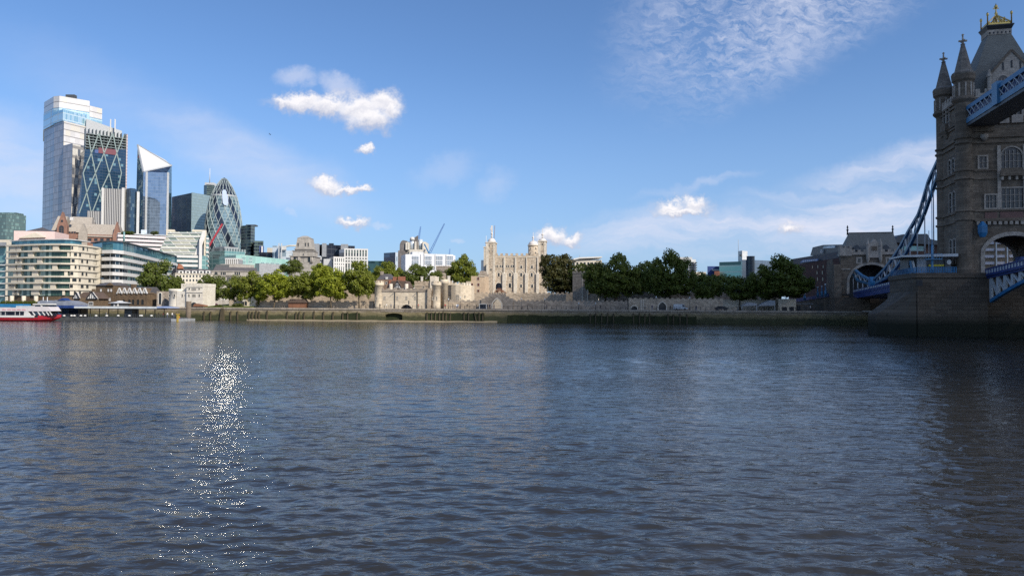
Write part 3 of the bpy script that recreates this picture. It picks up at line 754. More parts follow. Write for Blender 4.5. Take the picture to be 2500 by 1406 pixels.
# dark modern offices and the white gridded blocks right of it
t, pl, zt = block('black_glass_building', 'black glass office with grey panels behind the white gridded blocks', 'office block', [(752, 560), (785, 548), (866, 560), (866, 590), (752, 590)], 597, MT['navyblk'], py=620, yref=1)
for a, c, y in ((764, 780, 595), (786, 797, 594), (832, 850, 596)):
    pl_add(t, [(a, 545), (c, 545), (c, 552), (a, 552)], 627, y, T['grey'], 'panel', 0, 610)
pl_add(t, [(752, 600), (766, 600), (766, 615), (752, 615)], (20,), 586.5, T['white'], 'roof_block', 0, 590)
pl_add(t, [(803, 553), (815, 553), (815, 575), (803, 575)], (20,), 594, MT['navyblk'], 'glass_stair', 0, 590)
pl_add(t, [(815, 556), (846, 558), (866, 566), (866, 580), (815, 580)], (20,), 601, T['dgrey'], 'sloping_roof', 0, 590)


def gridblock(name, label, pxa, pxb, pxc, Y, yt, yb, nf, rows):
    f = Fr.px(pxa, Y + 6, pxb, Y, 620); h = Fr.px(pxb, Y, pxc, Y + 3, 620)
    tt = thing(name, label, 'building', h)
    L = h.u(pxc); z1 = h.z(pxb, yt); z0 = h.z(pxb, yb + 14)
    MB().box(0, L, .35, 14, G, z1 - .4).build('recessed_glass', MT['dark'], tt)
    b = MB(); n = nf
    for k in range(n + 1):
        u = L * k / n; b.box(u - .42, u + .42, 0, .5, G, z1 - .1)
    zz = z1
    for r in [0] + rows:
        z = h.z(pxb, yt + r); b.box(-.45, L + .45, -.02, .48, z - .5, z + .4)
    b.build('facade_grid_lattice', T['white'], tt)
    d = math.hypot(*(Vector(f.A.xy) - Vector(h.A.xy)))
    ang = f.ang + math.pi - h.ang
    s = MB(); ca, sa = math.cos(ang), math.sin(ang); m = 5
    s.prism([(0, .5), (ca * d, sa * d), (ca * d + 1, sa * d + 12), (1, 12)], G, z1 - .05); s.build('side_wall', T['lgrey'], tt)
    for k in range(m):
        uu = d * (k + .6) / (m + .2); window(tt, ca * uu - .05, .55, z1 - 7.5, z1 - 2.2, sa * uu - .15, T['darkglass'], None, rz=f.ang - h.ang)
    MB().box(-.3, L + .3, 0, 13, z1 - .2, z1 + .3).build('roof', T['white'], tt)
    return tt


gridblock('white_gridded_building', 'larger white gridded block with tall narrow windows', 828, 842, 896, 460, 608, 640, 8, [19, 26, 33])
gridblock('white_gridded_building', 'smaller white gridded block in front of the black glass office', 812, 816, 841, 450, 628, 650, 5, [13, 20])
t, pl, zt = block('grey_stone_block', 'plain grey block left of the smaller gridded building', 'building', [(790, 455), (812, 455), (812, 470), (790, 470)], 632, T['lgrey'], 'wall', py=640)
t, pl, zt = block('glass_annex', 'low glass annex beside the stone tower', 'building', [(762, 470), (784, 470), (784, 485), (762, 485)], 625, MT['ltpanel'], py=640)
MB().box(pl[0][0] - .5, pl[1][0] + .5, pl[0][1] - 1.5, pl[0][1] - .05, zt - 2.6, zt - .6).build('balcony', T['lgrey'], t)
block('low_teal_block', 'low dark teal block behind trees right of the gridded building', 'building', [(893, 520), (942, 520), (942, 540), (893, 540)], 637, MT['scalpd'], py=640)
t, pl, zt = block('blue_grey_office_block', 'blue grey office block left of the mottled tower', 'office block', [(937, 640), (965, 630), (972, 636), (972, 660), (937, 660)], 616, MT['blkl'], py=630, yref=1)
pl_add(t, [(965.1, 629.8), (972.2, 636), (972, 650), (965.1, 640)], (G,), 615.5, MT['ltpanel'], 'side_glazing', 0, 630)

# mottled tower, its cranes and white offices
fs = Fr.px(972, 560, 1040, 560, 610); zq = fs.z
t = thing('mottled_stone_tower', 'grey stone tower with rounded glass bays and a sail shaped fin', 'tower block', fs)
mot = stone('mottled_grey_panels', (.24, .22, .21), (.13, .12, .115), .5, brick=(2, 3.5), mortar=.7, var=.4)
MB().slab([(fs.u(972), G), (fs.u(992), G), (fs.u(992), zq(990, 588)), (fs.u(982), zq(982, 586)), (fs.u(977), zq(977, 590)), (fs.u(974.5), zq(974, 597))], 1, 22).build('side_wall', mot, t)
MB().box(fs.u(971.5), fs.u(988), -1, 1.2, G, zq(975, 612)).build('lower_wall', mot, t)
MB().box(fs.u(992) + .05, fs.u(1038), 2, 22, G, zq(1010, 590)).build('body', T['wstone'], t)
for a, c in ((998, 1011), (1019, 1030)):
    MB().lathe(fs.u((a + c) / 2), 3, [((c - a) / 2 * 560 / FPX, zq(a, 608)), ((c - a) / 2 * 560 / FPX, zq(a, 584))], 14).build('glass_bay', MT['ltpanel'], t)
for a in (989.5, 994.5, 1011.5, 1031): MB().box(fs.u(a), fs.u(a + 4), -.5, 4, zq(a, 610), zq(a, 592 if a < 1000 else 590)).build('stone_pier', T['wstone'], t)
MB().slab([(fs.u(1014.5), zq(1014, 612)), (fs.u(1019), zq(1019, 612)), (fs.u(1019), zq(1019, 574.5)), (fs.u(1005), zq(1005, 583)), (fs.u(1010), zq(1010, 588))], 1, 2.4).build('sail_fin', mot, t)
q = fs.uz(1006, 583); MB().lathe(q[0], 1.5, [(.05, q[1] - 1.6), (2.2, q[1] - .6), (1.6, q[1] + 1.2), (.1, q[1] + 1.6)], 12).build('satellite_dish', T['white'], t)
MB().box(fs.u(1000), fs.u(1040), -3, 2, G, zq(1010, 610)).build('lower_block', T['wstone'], t)


def crane(label, xb, yb, xt, yt, Y, xc=None, yc=None):
    a, b_, = P(xb, yb, Y), P(xt, yt, Y + 3)
    tt = thing('tower_crane', label, 'crane', W0, a.x, a.y, G)
    MB().beam((a.x, a.y, G), (a.x, a.y, a.z), 1.3, 1.3).build('mast', T['bluepaint'], tt)
    j = MB(); d = (b_ - a); n = Vector((-d.z, 0, d.x)).normalized() * .7
    j.beam(a + n, b_ + n * .3, .3, .5); j.beam(a - n, b_ - n * .3, .3, .5)
    for k in range(14):
        p0, p1 = a.lerp(b_, k / 14), a.lerp(b_, (k + 1) / 14); s0 = 1 - .7 * k / 14
        j.beam(p0 + n * s0 * (1 if k % 2 else -1), p1 + n * s0 * (-1 if k % 2 else 1), .2, .3)
    j.build('jib_lattice', paint('blue_crane_steel', (.10, .20, .40), .5), tt)
    if xc:
        c = P(xc, yc, Y + 1); MB().beam(a, c, .7, .9).build('counter_jib', T['bluepaint'], tt)


crane('blue crane with its jib raised steeply above mottled tower', 1021, 590, 1027, 553, 570)
crane('blue luffing crane with long diagonal jib above white offices', 1048, 620, 1085, 546, 540, 1036, 596)
crane('tiny faint crane far behind the white offices', 1097, 622, 1098.5, 607, 900)
fz = Fr.px(990, 440, 1111, 450, 630); zq = fz.z
t = thing('white_glazed_offices', 'white office building with big square window grids behind trees', 'office block', fz)
MB().box(0, fz.u(1111), 0, 16, G, zq(1040, 622)).build('wall', paint('cool_white_panels', (.66, .67, .70), .5, var=.06), t)
wg = glazing('square_window_grid', (.16, .20, .25), (.52, .55, .58), 1.1, 1.15, .2, .22, .1, .2)
for a in (1005, 1036, 1063, 1089):
    for y0, y1 in ((634, 625), (646, 636)):
        MB().box(fz.u(a), fz.u(a + 17), -.25, -.03, zq(a, y0), zq(a, y1)).build('window', wg, t)
for a in (1026, 1034.5, 1061.5, 1088): MB().box(fz.u(a), fz.u(a + 1), -.6, 0, G, zq(a, 621)).build('pilaster', T['white'], t)
MB().box(fz.u(1008), fz.u(1036), 3, 10, zq(1020, 622), zq(1020, 614)).build('plant_room', T['lgrey'], t)
MB().box(fz.u(1036), fz.u(1108), 2, 10, zq(1040, 622), zq(1040, 619)).build('roof_plant', T['lgrey'], t)
# ------------------------------------------------------------------ bank frame and the left waterfront
F0 = Fr((-92, 247), math.atan(-0.1164))


def inset(path, d):
    """offset a polyline (u,v) to its front (smaller v) by d"""
    out = []
    for i, p in enumerate(path):
        a, b = path[max(0, i - 1)], path[min(len(path) - 1, i + 1)]
        t = Vector((b[0] - a[0], b[1] - a[1])).normalized()
        out.append((p[0] + t.y * d, p[1] - t.x * d))
    return out


def strip(path, d0, d1, z0, z1, m=0):
    """band following a path, from offset d0 (behind) to d1 (in front)"""
    a, b = inset(path, -d0), inset(path, d1)
    return MB().prism(b + a[::-1], z0, z1)


# apartment building with pale balconies
path = PL([(15, 352), (60, 346), (110, 342), (150, 341), (172, 342), (190, 345), (208, 350), (226, 356), (243, 364)], 660)
path = [tuple(p) for p in path]
c = mean(path)
t = thing('apartment_building', 'apartment building with pale curved balcony bands and green glass', 'apartment building', W0, c[0], c[1], G)
za = lambda y: P(90, y, 343.5).z
ys = [597.5, 613, 628.5, 644, 659.7, 675.2, 690.7, 706.2, 722]
body = path + [(path[-1][0] + 2, 385), (path[0][0] + 3, 385)]
for k in range(8):
    z1, z0 = za(ys[k]), za(ys[k + 1])
    gl = strip(path[:6], 6, -.9, z0, z1).build('glass_storey', MT['apt'], t)
    strip(path, 8, .55, z1 - .38, z1 + .38).build('balcony_band', T['cream'], t)
    rail = strip(path[:6], -.25, .25, z0 + .4, z0 + 1.2)
    rnd = random.Random(k * 7 + 1)
    for s in range(4):
        i = 0 if s < 2 else (1 if s == 2 else 2 + (k % 3))
        p, q = Vector(path[i]), Vector(path[i + 1]); f = rnd.uniform(.1, .6); f2 = f + rnd.uniform(.22, .38)
        pa, pb = p.lerp(q, f), p.lerp(q, min(1, f2)); n = Vector((pb.y - pa.y, pa.x - pb.x)).normalized()
        MB().prism([tuple(pa + n * -.1), tuple(pb + n * -.1), tuple(pb + n * -.85), tuple(pa + n * -.85)], z0 + .38, z1 - .38).build('wall_panel', T['cream'], t)
    MB().prism([tuple(x) for x in inset(path[4:], -.05)] + [(path[-1][0], 383), (path[4][0] + 4, 383)], z0 + .38, z1 - .38).build('end_wall', T['cream'], t)
    for s in range(4):
        i = 4 + s; p, q = Vector(path[i]), Vector(path[i + 1]); f = .25 + .35 * ((k + s) % 2) + rnd.uniform(-.1, .1); w = rnd.choice([.9, 1.5, 2.1])
        m_ = p.lerp(q, f); n = Vector((q.y - p.y, p.x - q.x)).normalized(); m_ = m_ + n * -.02
        window(t, m_.x, w, z0 + .75, z1 - .75, m_.y, T['darkglass'], T['cream'], rz=math.atan2(q.y - p.y, q.x - p.x), fw=.1)
strip(path[:7], 14, -2.2, za(597), za(585.5)).build('penthouse_glazing', MT['offtop'], t)
strip(path[:8], 16, -1.2, za(585.5), za(583.6)).build('roof', T['lgrey'], t)
MB().prism(inset(path, -1.2) + [(path[-1][0], 384), (path[0][0], 384)], G, za(722.3)).build('ground_storey', T['brownstone'], t)
for px_ in (29, 58, 88): q = P(px_, 735, 343); MB().lathe(q.x, q.y, [(.9, G), (.9, za(722.5))], 12).build('column', T['cream'], t)
MB().prism(PL([(-40, 356), (15, 352.5), (15, 380), (-40, 380)]), za(597), za(588)).build('set_back_storey', T['grey'], t)
# darker neighbour at the left edge
t2, pl, zt = block('glass_apartment_block', 'dark glass apartment block cut by the left edge of the photo', 'apartment building', [(-60, 362), (14.3, 356.5), (14.3, 385), (-60, 385)], 592, MT['teal'], py=660, yref=1)
for y in ys[3:]:
    MB().box(pl[0][0], pl[1][0] - .06, pl[1][1] - .6 - 0, pl[1][1] + 6, za(y) - .25, za(y) + .25).build('floor_band', T['lgrey'], t2)

# curved office building with white bands
def strip2(path, d1, z0, z1):
    return MB().prism(inset(path, d1) + [(path[0][0] - 4, path[-1][1] + 4)], z0, z1)


path = [tuple(p) for p in PL([(226, 372), (250, 362), (275, 360), (300, 366), (330, 384), (360, 408), (395, 440), (427, 470)], 640)]
c = mean(path)
t = thing('curved_office_building', 'curved office building with white bands under a blue glass top', 'office block', W0, c[0], c[1], G)
zc = lambda y: P(262, y, 361).z
yb = [614, 631.5, 649.5, 667.5, 686, 704]
strip2(path, -.9, G, zc(613)).build('glass_storeys', MT['off'], t)
for y in yb: strip2(path, .3, zc(y) - 1.0, zc(y) + .75).build('floor_band', T['white'], t)
strip2(path, .0, zc(612), zc(590.5)).build('top_glazing', MT['offtop'], t)
strip2(path, 1.2, zc(590.5), zc(588.3)).build('roof', T['dgrey'], t)
# its lattice mast
q = P(303, 566, 372); MB().tube([(q.x, q.y, zc(589)), (q.x, q.y, q.z)], .5).single('roof_mast', MT['teal'], 'thin green mast on the roof of the curved office building', 'mast', W0, q.x, q.y, zc(588.3))

# brown stone hall with zigzag gables
fh = Fr.px(232, 272, 361, 268, 720); zq = fh.z
t = thing('gabled_brick_hall', 'old brown brick hall with a row of white edged zigzag gables', 'building', fh)
MB().box(fh.u(234), fh.u(276), 0, 9, G, zq(255, 697)).build('wall', T['brownstone'], t)
MB().prism([(fh.u(232.5), -.5), (fh.u(277), -.5), (fh.u(277), 9.5), (fh.u(232.5), 9.5)], zq(255, 697), zq(255, 689), [(fh.u(238), 4), (fh.u(272), 4), (fh.u(272), 5), (fh.u(238), 5)]).build('roof', T['slate'], t)
MB().slab([fh.uz(257, 697, -.6), fh.uz(276, 697, -.6), fh.uz(268, 690, -.6)], -.62, -.1).build('pediment', T['brownstone'], t)
MB().box(fh.u(276.05), fh.u(359), .2, 9, G, zq(320, 716)).build('wall', T['brownstone'], t)
MB().prism([(fh.u(276), 1.2), (fh.u(359), 1.2), (fh.u(359), 9), (fh.u(276), 9)], zq(320, 716), zq(320, 700), [(fh.u(276), 4.5), (fh.u(359), 4.5), (fh.u(359), 5.5), (fh.u(276), 5.5)]).build('roof', T['slate'], t)
for k in range(6):
    x = 292 + k * 12.4; g = MB(); a, b_, p = fh.uz(x - 6.1, 717), fh.uz(x + 6.1, 717), fh.uz(x, 703)
    g.slab([a, b_, p], 0, 4); gg = g.build('gable', T['brownstone'], t)
    e = MB()
    for s in (a, b_): e.beam((s[0], -.1, s[1]), (p[0], -.1, p[1]), .4, .34)
    e.build('gable_edge', T['white'], gg)
    window(gg, p[0], .8, zq(x, 716), zq(x, 709.5), 0, T['white'], T['brownstone'], 'arch', fw=.1)
for x in (247, 265, 272): window(t, fh.u(x), .8, zq(x, 712), zq(x, 705), 0, T['white'], T['brownstone'], fw=.12)
for x in (246, 254, 263, 269): window(t, fh.u(x), .9, zq(x, 735), zq(x, 726), 0, T['white'], T['brownstone'], 'arch', fw=.12)
for x in (302, 316, 325, 337, 348): window(t, fh.u(x), 1.1, zq(x, 744), zq(x, 731), .2, T['darkglass'], T['brownstone'], 'arch', fw=.12)
MB().box(fh.u(306), fh.u(311), 3, 5, zq(310, 702), zq(310, 693)).build('chimney', T['brownstone'], t)
# half timbered house
fh2 = Fr.px(180, 258, 240, 258, 730); zq = fh2.z
t = thing('half_timbered_house', 'small brick house with two half timbered white gables', 'house', fh2)
MB().box(fh2.u(181), fh2.u(238), 0, 7, G, zq(210, 727)).build('wall', T['brownstone'], t)
b = MB(); b.slab([fh2.uz(178, 729, -.3), fh2.uz(200, 713, -.3), fh2.uz(224, 713, -.3), fh2.uz(241, 729, -.3)], .6, 7.2); b.build('roof', T['tile'], t)
for xc, hw, yt in ((187, 9, 714), (225.5, 13, 713)):
    g = MB(); a, b_, p = fh2.uz(xc - hw, 729.5), fh2.uz(xc + hw, 729.5), fh2.uz(xc, yt)
    g.slab([a, b_, p], -.35, 1); gg = g.build('gable', T['white'], t)
    e = MB()
    for s in (a, b_): e.beam((s[0], -.45, s[1]), (p[0], -.45, p[1] + .1), .3, .3)
    e.beam((a[0], -.42, a[1]), (b_[0], -.42, a[1]), .2, .25)
    for f in (.3, .5, .7): u = a[0] + (b_[0] - a[0]) * f; e.beam((u, -.42, a[1]), (u, -.42, a[1] + (p[1] - a[1]) * (.55 if f != .5 else .8)), .12, .15)
    e.build('timber_frame', T['black'], gg)
window(t, fh2.u(223), 1.3, zq(223, 745), zq(223, 737.5), 0, T['darkglass'], T['white'], bars=(1, 0), fw=.15)
MB().box(fh2.u(212), fh2.u(217), 3, 4.2, zq(212, 716), zq(212, 705)).build('chimney', T['brownstone'], t)
# octagonal kiosk
q = P(293, 745, 258)
t = thing('kiosk', 'dark octagonal kiosk with a wide grey roof on the quay', 'kiosk', W0, q.x, q.y, G)
MB().lathe(q.x, q.y, [(3.0, G), (3.0, P(293, 739.5, 258).z)], 8, smooth=False).build('body', T['dgrey'], t)
MB().lathe(q.x, q.y, [(3.9, P(293, 740, 258).z), (3.9, P(293, 739.4, 258).z), (1.1, P(293, 736, 258).z), (1.0, P(293, 734.5, 258).z), (.05, P(293, 734, 258).z)], 8, smooth=False).build('roof', T['lgrey'], t)
for dx in (-.4, .9): MB().box(q.x + dx - .25, q.x + dx + .25, q.y - 3.05, q.y - 2.9, G + .3, G + 1.0).build('menu_panel', T['white'], t)  # plain white panels on the kiosk front
# blue and grey pier pavilion behind the boat
fq = Fr.px(85, 250, 175, 250, 740); zq = fq.z
t = thing('pier_pavilion', 'grey humped pier pavilion with blue sails behind the red boat', 'pavilion', fq)
b = MB(); b.slab([fq.uz(90, 748), fq.uz(92, 736), fq.uz(100, 733), fq.uz(118, 737), fq.uz(135, 732.5), fq.uz(160, 734), fq.uz(184, 742), fq.uz(184, 748)], 0, 8); b.build('roof', paint('grey_tensile_roof', (.20, .22, .27), .6), t)
b = MB(); b.slab([fq.uz(140, 733.5, -.2), fq.uz(152, 727.5, -.2), fq.uz(160, 733.5, -.2)], -.2, 3); b.build('sail', T['navy'], t)
for x in (104, 114): MB().tube([(fq.u(x), .5, G), (fq.u(x), .5, zq(x, 725))], .14).build('mast', T['lgrey'], t)

# ------------------------------------------------------------------ landing stage
fpn = Fr.px(-30, 234, 452, 231, 775); zq = fpn.z
t = thing('landing_stage', 'long dark floating landing stage under a thin grey canopy', 'pier', fpn)
U0, U1 = 0, fpn.u(434)
MB().box(U0, U1, 0, 9, -.6, zq(300, 775)).build('pontoon', T['dgrey'], t)
MB().box(fpn.u(423), fpn.u(452), -1, 7, -.6, zq(430, 778)).build('end_pontoon', T['grey'], t)
MB().box(fpn.u(22), fpn.u(379), 1, 7.5, zq(200, 752.5), zq(200, 747.6)).build('canopy', paint('pale_grey_canopy', (.50, .53, .54), .5), t)
MB().box(fpn.u(-10), fpn.u(35), .8, 7.7, zq(10, 750), zq(10, 742)).build('canopy_end', T['bluepaint'], t)
MB().box(fpn.u(137), fpn.u(177), .7, 7.8, zq(150, 752), zq(150, 745.5)).build('sign_fascia', T['navy'], t)
MB().slab([fpn.uz(379, 752), fpn.uz(379, 747.6), fpn.uz(408, 750.5), fpn.uz(410, 752)], 1, 7.5).build('canopy_end', paint('pale_blue_canopy', (.25, .32, .50), .5), t)
for k in range(16):
    u = fpn.u(30) + (fpn.u(376) - fpn.u(30)) * k / 15
    MB().box(u - .09, u + .09, 6.4, 6.6, zq(200, 775), zq(200, 752.4)).build('canopy_post', T['black'], t)
MB().box(fpn.u(137), fpn.u(178), 3, 8, zq(150, 775), zq(150, 752.3)).build('ticket_cabin', MT['navyblk'], t)
MB().box(fpn.u(287), fpn.u(306), 4, 8, zq(150, 775), zq(150, 752.6)).build('ticket_cabin', T['dgrey'], t)
b = MB()
for zz in (.55, 1.05): b.box(fpn.u(150), U1, .05, .12, zq(300, 775) + zz, zq(300, 775) + zz + .06)
for k in range(60):
    u = fpn.u(150) + (U1 - fpn.u(150)) * k / 59; b.box(u - .03, u + .03, .04, .13, zq(300, 775) - .02, zq(300, 775) + 1.12)
b.build('railing_lattice', T['dgrey'], t)
for k, x in enumerate((158, 176, 183, 199, 209, 236, 262, 290, 317, 344, 347, 371)):
    o_ = MB().lathe(fpn.u(x), 0, [(.05, zq(x, 772.8)), (.42, zq(x, 772)), (.45, zq(x, 770.5)), (.3, zq(x, 769)), (.05, zq(x, 768.6))], 10).build('life_float', T['white'], t)
MB().lathe(fpn.u(429), 2, [(.1, zq(430, 777.9)), (.55, zq(430, 776)), (.5, zq(430, 774)), (.1, zq(430, 772))], 10).single('buoy', paint('orange_plastic', (.75, .12, .04), .5), 'orange buoy lying on the end of the landing stage', 'buoy', fpn, fpn.u(429), 2, zq(430, 778))
b = MB(); b.box(fpn.u(437), fpn.u(441.5), -1.2, -.6, -.2, zq(440, 766)); b.box(fpn.u(436), fpn.u(442.5), -1.3, -.5, zq(440, 768), zq(440, 766.2))
b.single('yellow_ladder_post', paint('yellow_paint', (.42, .29, .05), .5), 'yellow post at the right end of the landing stage', 'post', fpn, fpn.u(439), -.9, -.2)
fpl = Fr.px(452, 238, 464, 238, 760)
MB().lathe(fpl.u(458), 1, [(.85, -2), (.85, fpl.z(458, 735.5))], 12).single('mooring_pile', stone('weathered_pile', (.20, .16, .12), (.10, .08, .06), .8), 'tall brown mooring pile at the end of the landing stage', 'pile', fpl, fpl.u(458), 1, -2)

# ------------------------------------------------------------------ red and white river boat
fb = Fr.px(-45, 221, 152, 221, 772); zq = fb.z
t = thing('river_boat', 'red and white passenger boat moored at the landing stage', 'boat', fb, fb.u(50), 0, 0)
LB = fb.u(150, 772, 2.7)
st = [(0, 2.3, -.3, 0), (.05, 2.6, -.4, 0), (.55, 2.7, -.45, 0), (.75, 2.4, -.35, 0), (.88, 1.5, .1, .1), (.96, .7, .7, .25), (1.0, .06, 1.25, .35)]
zd = zq(60, 775)
b = MB(); n = 6; vs = []
for f, hw, zk, up in st:
    u = f * LB; z1 = zd + up
    for yy, z in ((-hw, z1), (-hw * .97, (z1 + zk) * .5), (-hw * .55, zk), (hw * .55, zk), (hw * .97, (z1 + zk) * .5), (hw, z1)): vs.append((u, yy + 2.7, z))
fs = [(k * n + i, k * n + (i + 1) % n, (k + 1) * n + (i + 1) % n, (k + 1) * n + i) for k in range(len(st) - 1) for i in range(n)] + [tuple(range(n))]
b.add(vs, fs, 0, False); hull = b.build('hull', T['redpaint'], t)
b = MB(); b.box(.3, fb.u(84), -.06, .3, zd + .02, zq(60, 770)); b.build('white_band', T['white'], t)
b = MB(); vs = []
for f, hw, zk, up in st[3:]:
    u = f * LB; vs += [(u, 2.7 - hw - .03, zd + up - .1), (u, 2.7 + hw + .03, zd + up - .1), (u, 2.7 + hw + .03, zd + up + .62), (u, 2.7 - hw - .03, zd + up + .62)]
b.add(vs, [(k * 4 + i, k * 4 + (i + 1) % 4, k * 4 + 4 + (i + 1) % 4, k * 4 + 4 + i) for k in range(3) for i in range(4)] + [(0, 1, 2, 3)]); b.build('bow_bulwark', T['redpaint'], t)
b = MB(); b.slab([fb.uz(-40, 770, .5), fb.uz(-40, 760, .5), fb.uz(116, 760, .5), fb.uz(133, 770, .5)], .5, 4.9); b.build('saloon', MT['navyblk'], t)
for x in (1, 12, 36, 47): MB().box(fb.u(x) - .06, fb.u(x) + .06, .4, .5, zq(x, 770), zq(x, 760.5)).build('window_post', T['lgrey'], t)
for x in (78, 91, 102, 112, 120): MB().beam((fb.u(x), .42, zq(x, 760.5)), (fb.u(x + 7), .42, zq(x, 770)), .12, .3).build('window_post', T['white'], t)
b = MB(); b.slab([fb.uz(57, 774.5), fb.uz(58, 761), fb.uz(66, 760), fb.uz(78, 774.5)], .15, .5); b.build('door_panel', T['white'], t)
b = MB(); b.slab([fb.uz(-42, 760), fb.uz(-42, 751), fb.uz(70, 751), fb.uz(80, 748.5), fb.uz(116, 748.5), fb.uz(124, 759.5), fb.uz(120, 760)], .2, 5.2); roof = b.build('upper_deck', paint('white_boat_paint', (.54, .50, .50), .4, var=.1), t)
b = MB()
for k in range(5): b.box(fb.u(6 + k * 12), fb.u(15 + k * 12), .14, .19, zq(30, 757), zq(30, 754.5))
b.build('side_lettering', paint('faded_pink_lettering', (.55, .28, .30), .5), roof)
b = MB(); b.slab([fb.uz(80, 748.4), fb.uz(82, 744), fb.uz(113, 744), fb.uz(117, 748.4)], .9, 4.5); b.build('wheelhouse_window', MT['navyblk'], t)
MB().slab([fb.uz(76, 744), fb.uz(77, 741.2), fb.uz(113, 741), fb.uz(114, 744)], .6, 4.8).build('wheelhouse_roof', T['white'], t)
MB().beam((fb.u(95), .85, zq(95, 744)), (fb.u(100), .85, zq(100, 748.5)), .15, .3).build('window_post', T['white'], t)
MB().tube([(fb.u(82), 2.7, zq(82, 742)), (fb.u(82), 2.7, zq(82, 736))], .06).build('mast', T['lgrey'], t)

# ------------------------------------------------------------------ pale gatehouse at the west end of the castle
fm = Fr.px(403, 262, 498, 260, 720); zq = fm.z
t = thing('castle_gatehouse', 'pale stone gatehouse with a round drum and square battlemented towers', 'gatehouse', fm)
uw = lambda a: fm.u(a)
b = MB(); r = (uw(440) - uw(403)) / 2; b.lathe(uw(421.5), r + .3, [(r + .15, G), (r, G + .6), (r, zq(420, 712)), (r + .12, zq(420, 711.5)), (r + .12, zq(420, 705))], 28); b.build('round_tower', T['wstone'], t)
MB().box(uw(430), uw(457), .4, 8, G, zq(450, 711)).build('linking_wall', T['wstone'], t)
MB().slab(crenel(uw(434.5), uw(457), zq(450, 712.2), zq(450, 698), zq(450, 692), 4), 2, 7).build('rear_tower', T['wstone'], t)
MB().box(uw(457), uw(497), -.4, 8, G, zq(470, 700)).build('square_tower', T['wstone'], t)
MB().slab(crenel(uw(456.7), uw(497.3), zq(470, 699.9), zq(470, 695.5), zq(470, 692), 6), -.6, 8.2).build('battlement', T['wstone'], t)
for y in (713.5, 700.2): MB().box(uw(456.8), uw(497.2), -.65, -.2, zq(470, y) - .12, zq(470, y) + .15).build('string_course', T['wstone'], t)
for x, w in ((411.5, .45), (427, .5), (444, .45)): window(t, uw(x), w, zq(x, 725), zq(x, 718), .4 if x > 430 else (-.05 if 414 < x < 429 else .75), T['darkglass'], T['wstone'], fw=.1)
for x in (463.5, 473.5, 478, 488.5): window(t, uw(x), .5, zq(x, 725), zq(x, 718), -.4, T['darkglass'], T['wstone'], 'arch', fw=.1)
for x in (464, 488): window(t, uw(x), .5, zq(x, 707), zq(x, 703), -.4, T['darkglass'], T['wstone'], fw=.1)
MB().box(uw(470), uw(481), -.52, -.38, zq(470, 709), zq(470, 703.5)).build('coat_of_arms_panel', T['port'], t)
window(t, uw(476), 2.6, G, zq(476, 738), -.4, T['darkglass'], T['wstone'], 'arch', fw=.3, name='gateway')
b = MB(); b.slab([fm.uz(470, 748, -3), fm.uz(475, 741, -3), fm.uz(498, 745, -3), fm.uz(499, 748, -3)], -3, -.6); b.single('brown_shelter', T['wood'], 'low brown sloping shelter at the foot of the pale gatehouse', 'shelter', fm, uw(485), -2, G)
fr_ = Fr.px(383, 268, 403, 268, 730)
t = thing('stone_gate_lodge', 'shaded narrow stone lodge with a tall window between tree and round drum', 'lodge', fr_)
MB().box(fr_.u(383), fr_.u(402), 0, 5, G, fr_.z(390, 711)).build('wall', T['rag2'], t)
window(t, fr_.u(391.5), 1.0, G + 1, fr_.z(391, 715), 0, T['darkglass'], T['wstone'], 'arch', fw=.25)
# ------------------------------------------------------------------ the castle on its riverside
MB2 = MB


def crenwall(name, label, fr, xa, xb, ytop, ycr, thick, mat, pxw=8.5, zb=G, cat='wall', cap=None):
    """curtain wall with battlements between two pixel columns of frame fr"""
    t = thing(name, label, cat, fr, fr.u(xa), 0, zb)
    ua, ub = fr.u(xa), fr.u(xb); xm = (xa + xb) / 2
    zm, zc = fr.z(xm, ytop), fr.z(xm, ycr)
    n = max(2, int((xb - xa) / pxw / 2 * 1.0 + .5))
    MB().box(ua, ub, 0, thick, zb, zc - .35).build('wall', mat, t)
    MB().slab(crenel(ua, ub, zc - .35, zc, zm, n), 0, thick * .45).build('battlement', cap or mat, t)
    return t


# west curtain wall behind the plane trees
fa = F0.off(14)
t = crenwall('curtain_wall', 'lower curtain wall in tree shade left of the long water gate', fa, 560, 912, 734, 737, 2, T['rag'], 10)
fb2 = F0.off(27)
t = crenwall('curtain_wall', 'taller pale curtain wall behind the bright green trees', fb2, 620, 915, 697, 703, 2.5, T['rag'], 11)
fb3 = F0.off(12.5)
t = thing('ruined_bastion', 'rough pale broken stone bastion lit by the sun under the trees', 'ruin', fb3, fb3.u(610), 0, G)
b = MB(); b.slab([fb3.uz(594, 750), fb3.uz(597, 741), fb3.uz(602, 729), fb3.uz(607, 727), fb3.uz(611, 731), fb3.uz(616, 724), fb3.uz(625, 729), fb3.uz(626, 736), fb3.uz(622, 742), fb3.uz(625, 750)], 0, 1.4); b.build('rubble_wall', T['pale'], t)
window(t, fb3.u(601), .9, G + .8, fb3.z(601, 735), 0, T['darkglass'], T['pale'], 'arch', fw=.1)
fb4 = F0.off(13)
t = thing('dark_timber_shelter', 'long dark timber shelter against the curtain wall', 'shelter', fb4, fb4.u(720), 0, G)
b = MB(); b.slab([fb4.uz(706, 739), fb4.uz(713, 730), fb4.uz(746, 730), fb4.uz(752, 739)], -1.6, .9); b.build('roof', T['tile'], t)
MB().box(fb4.u(708), fb4.u(750), -1.2, .8, G, fb4.z(730, 739)).build('wall', T['wood'], t)

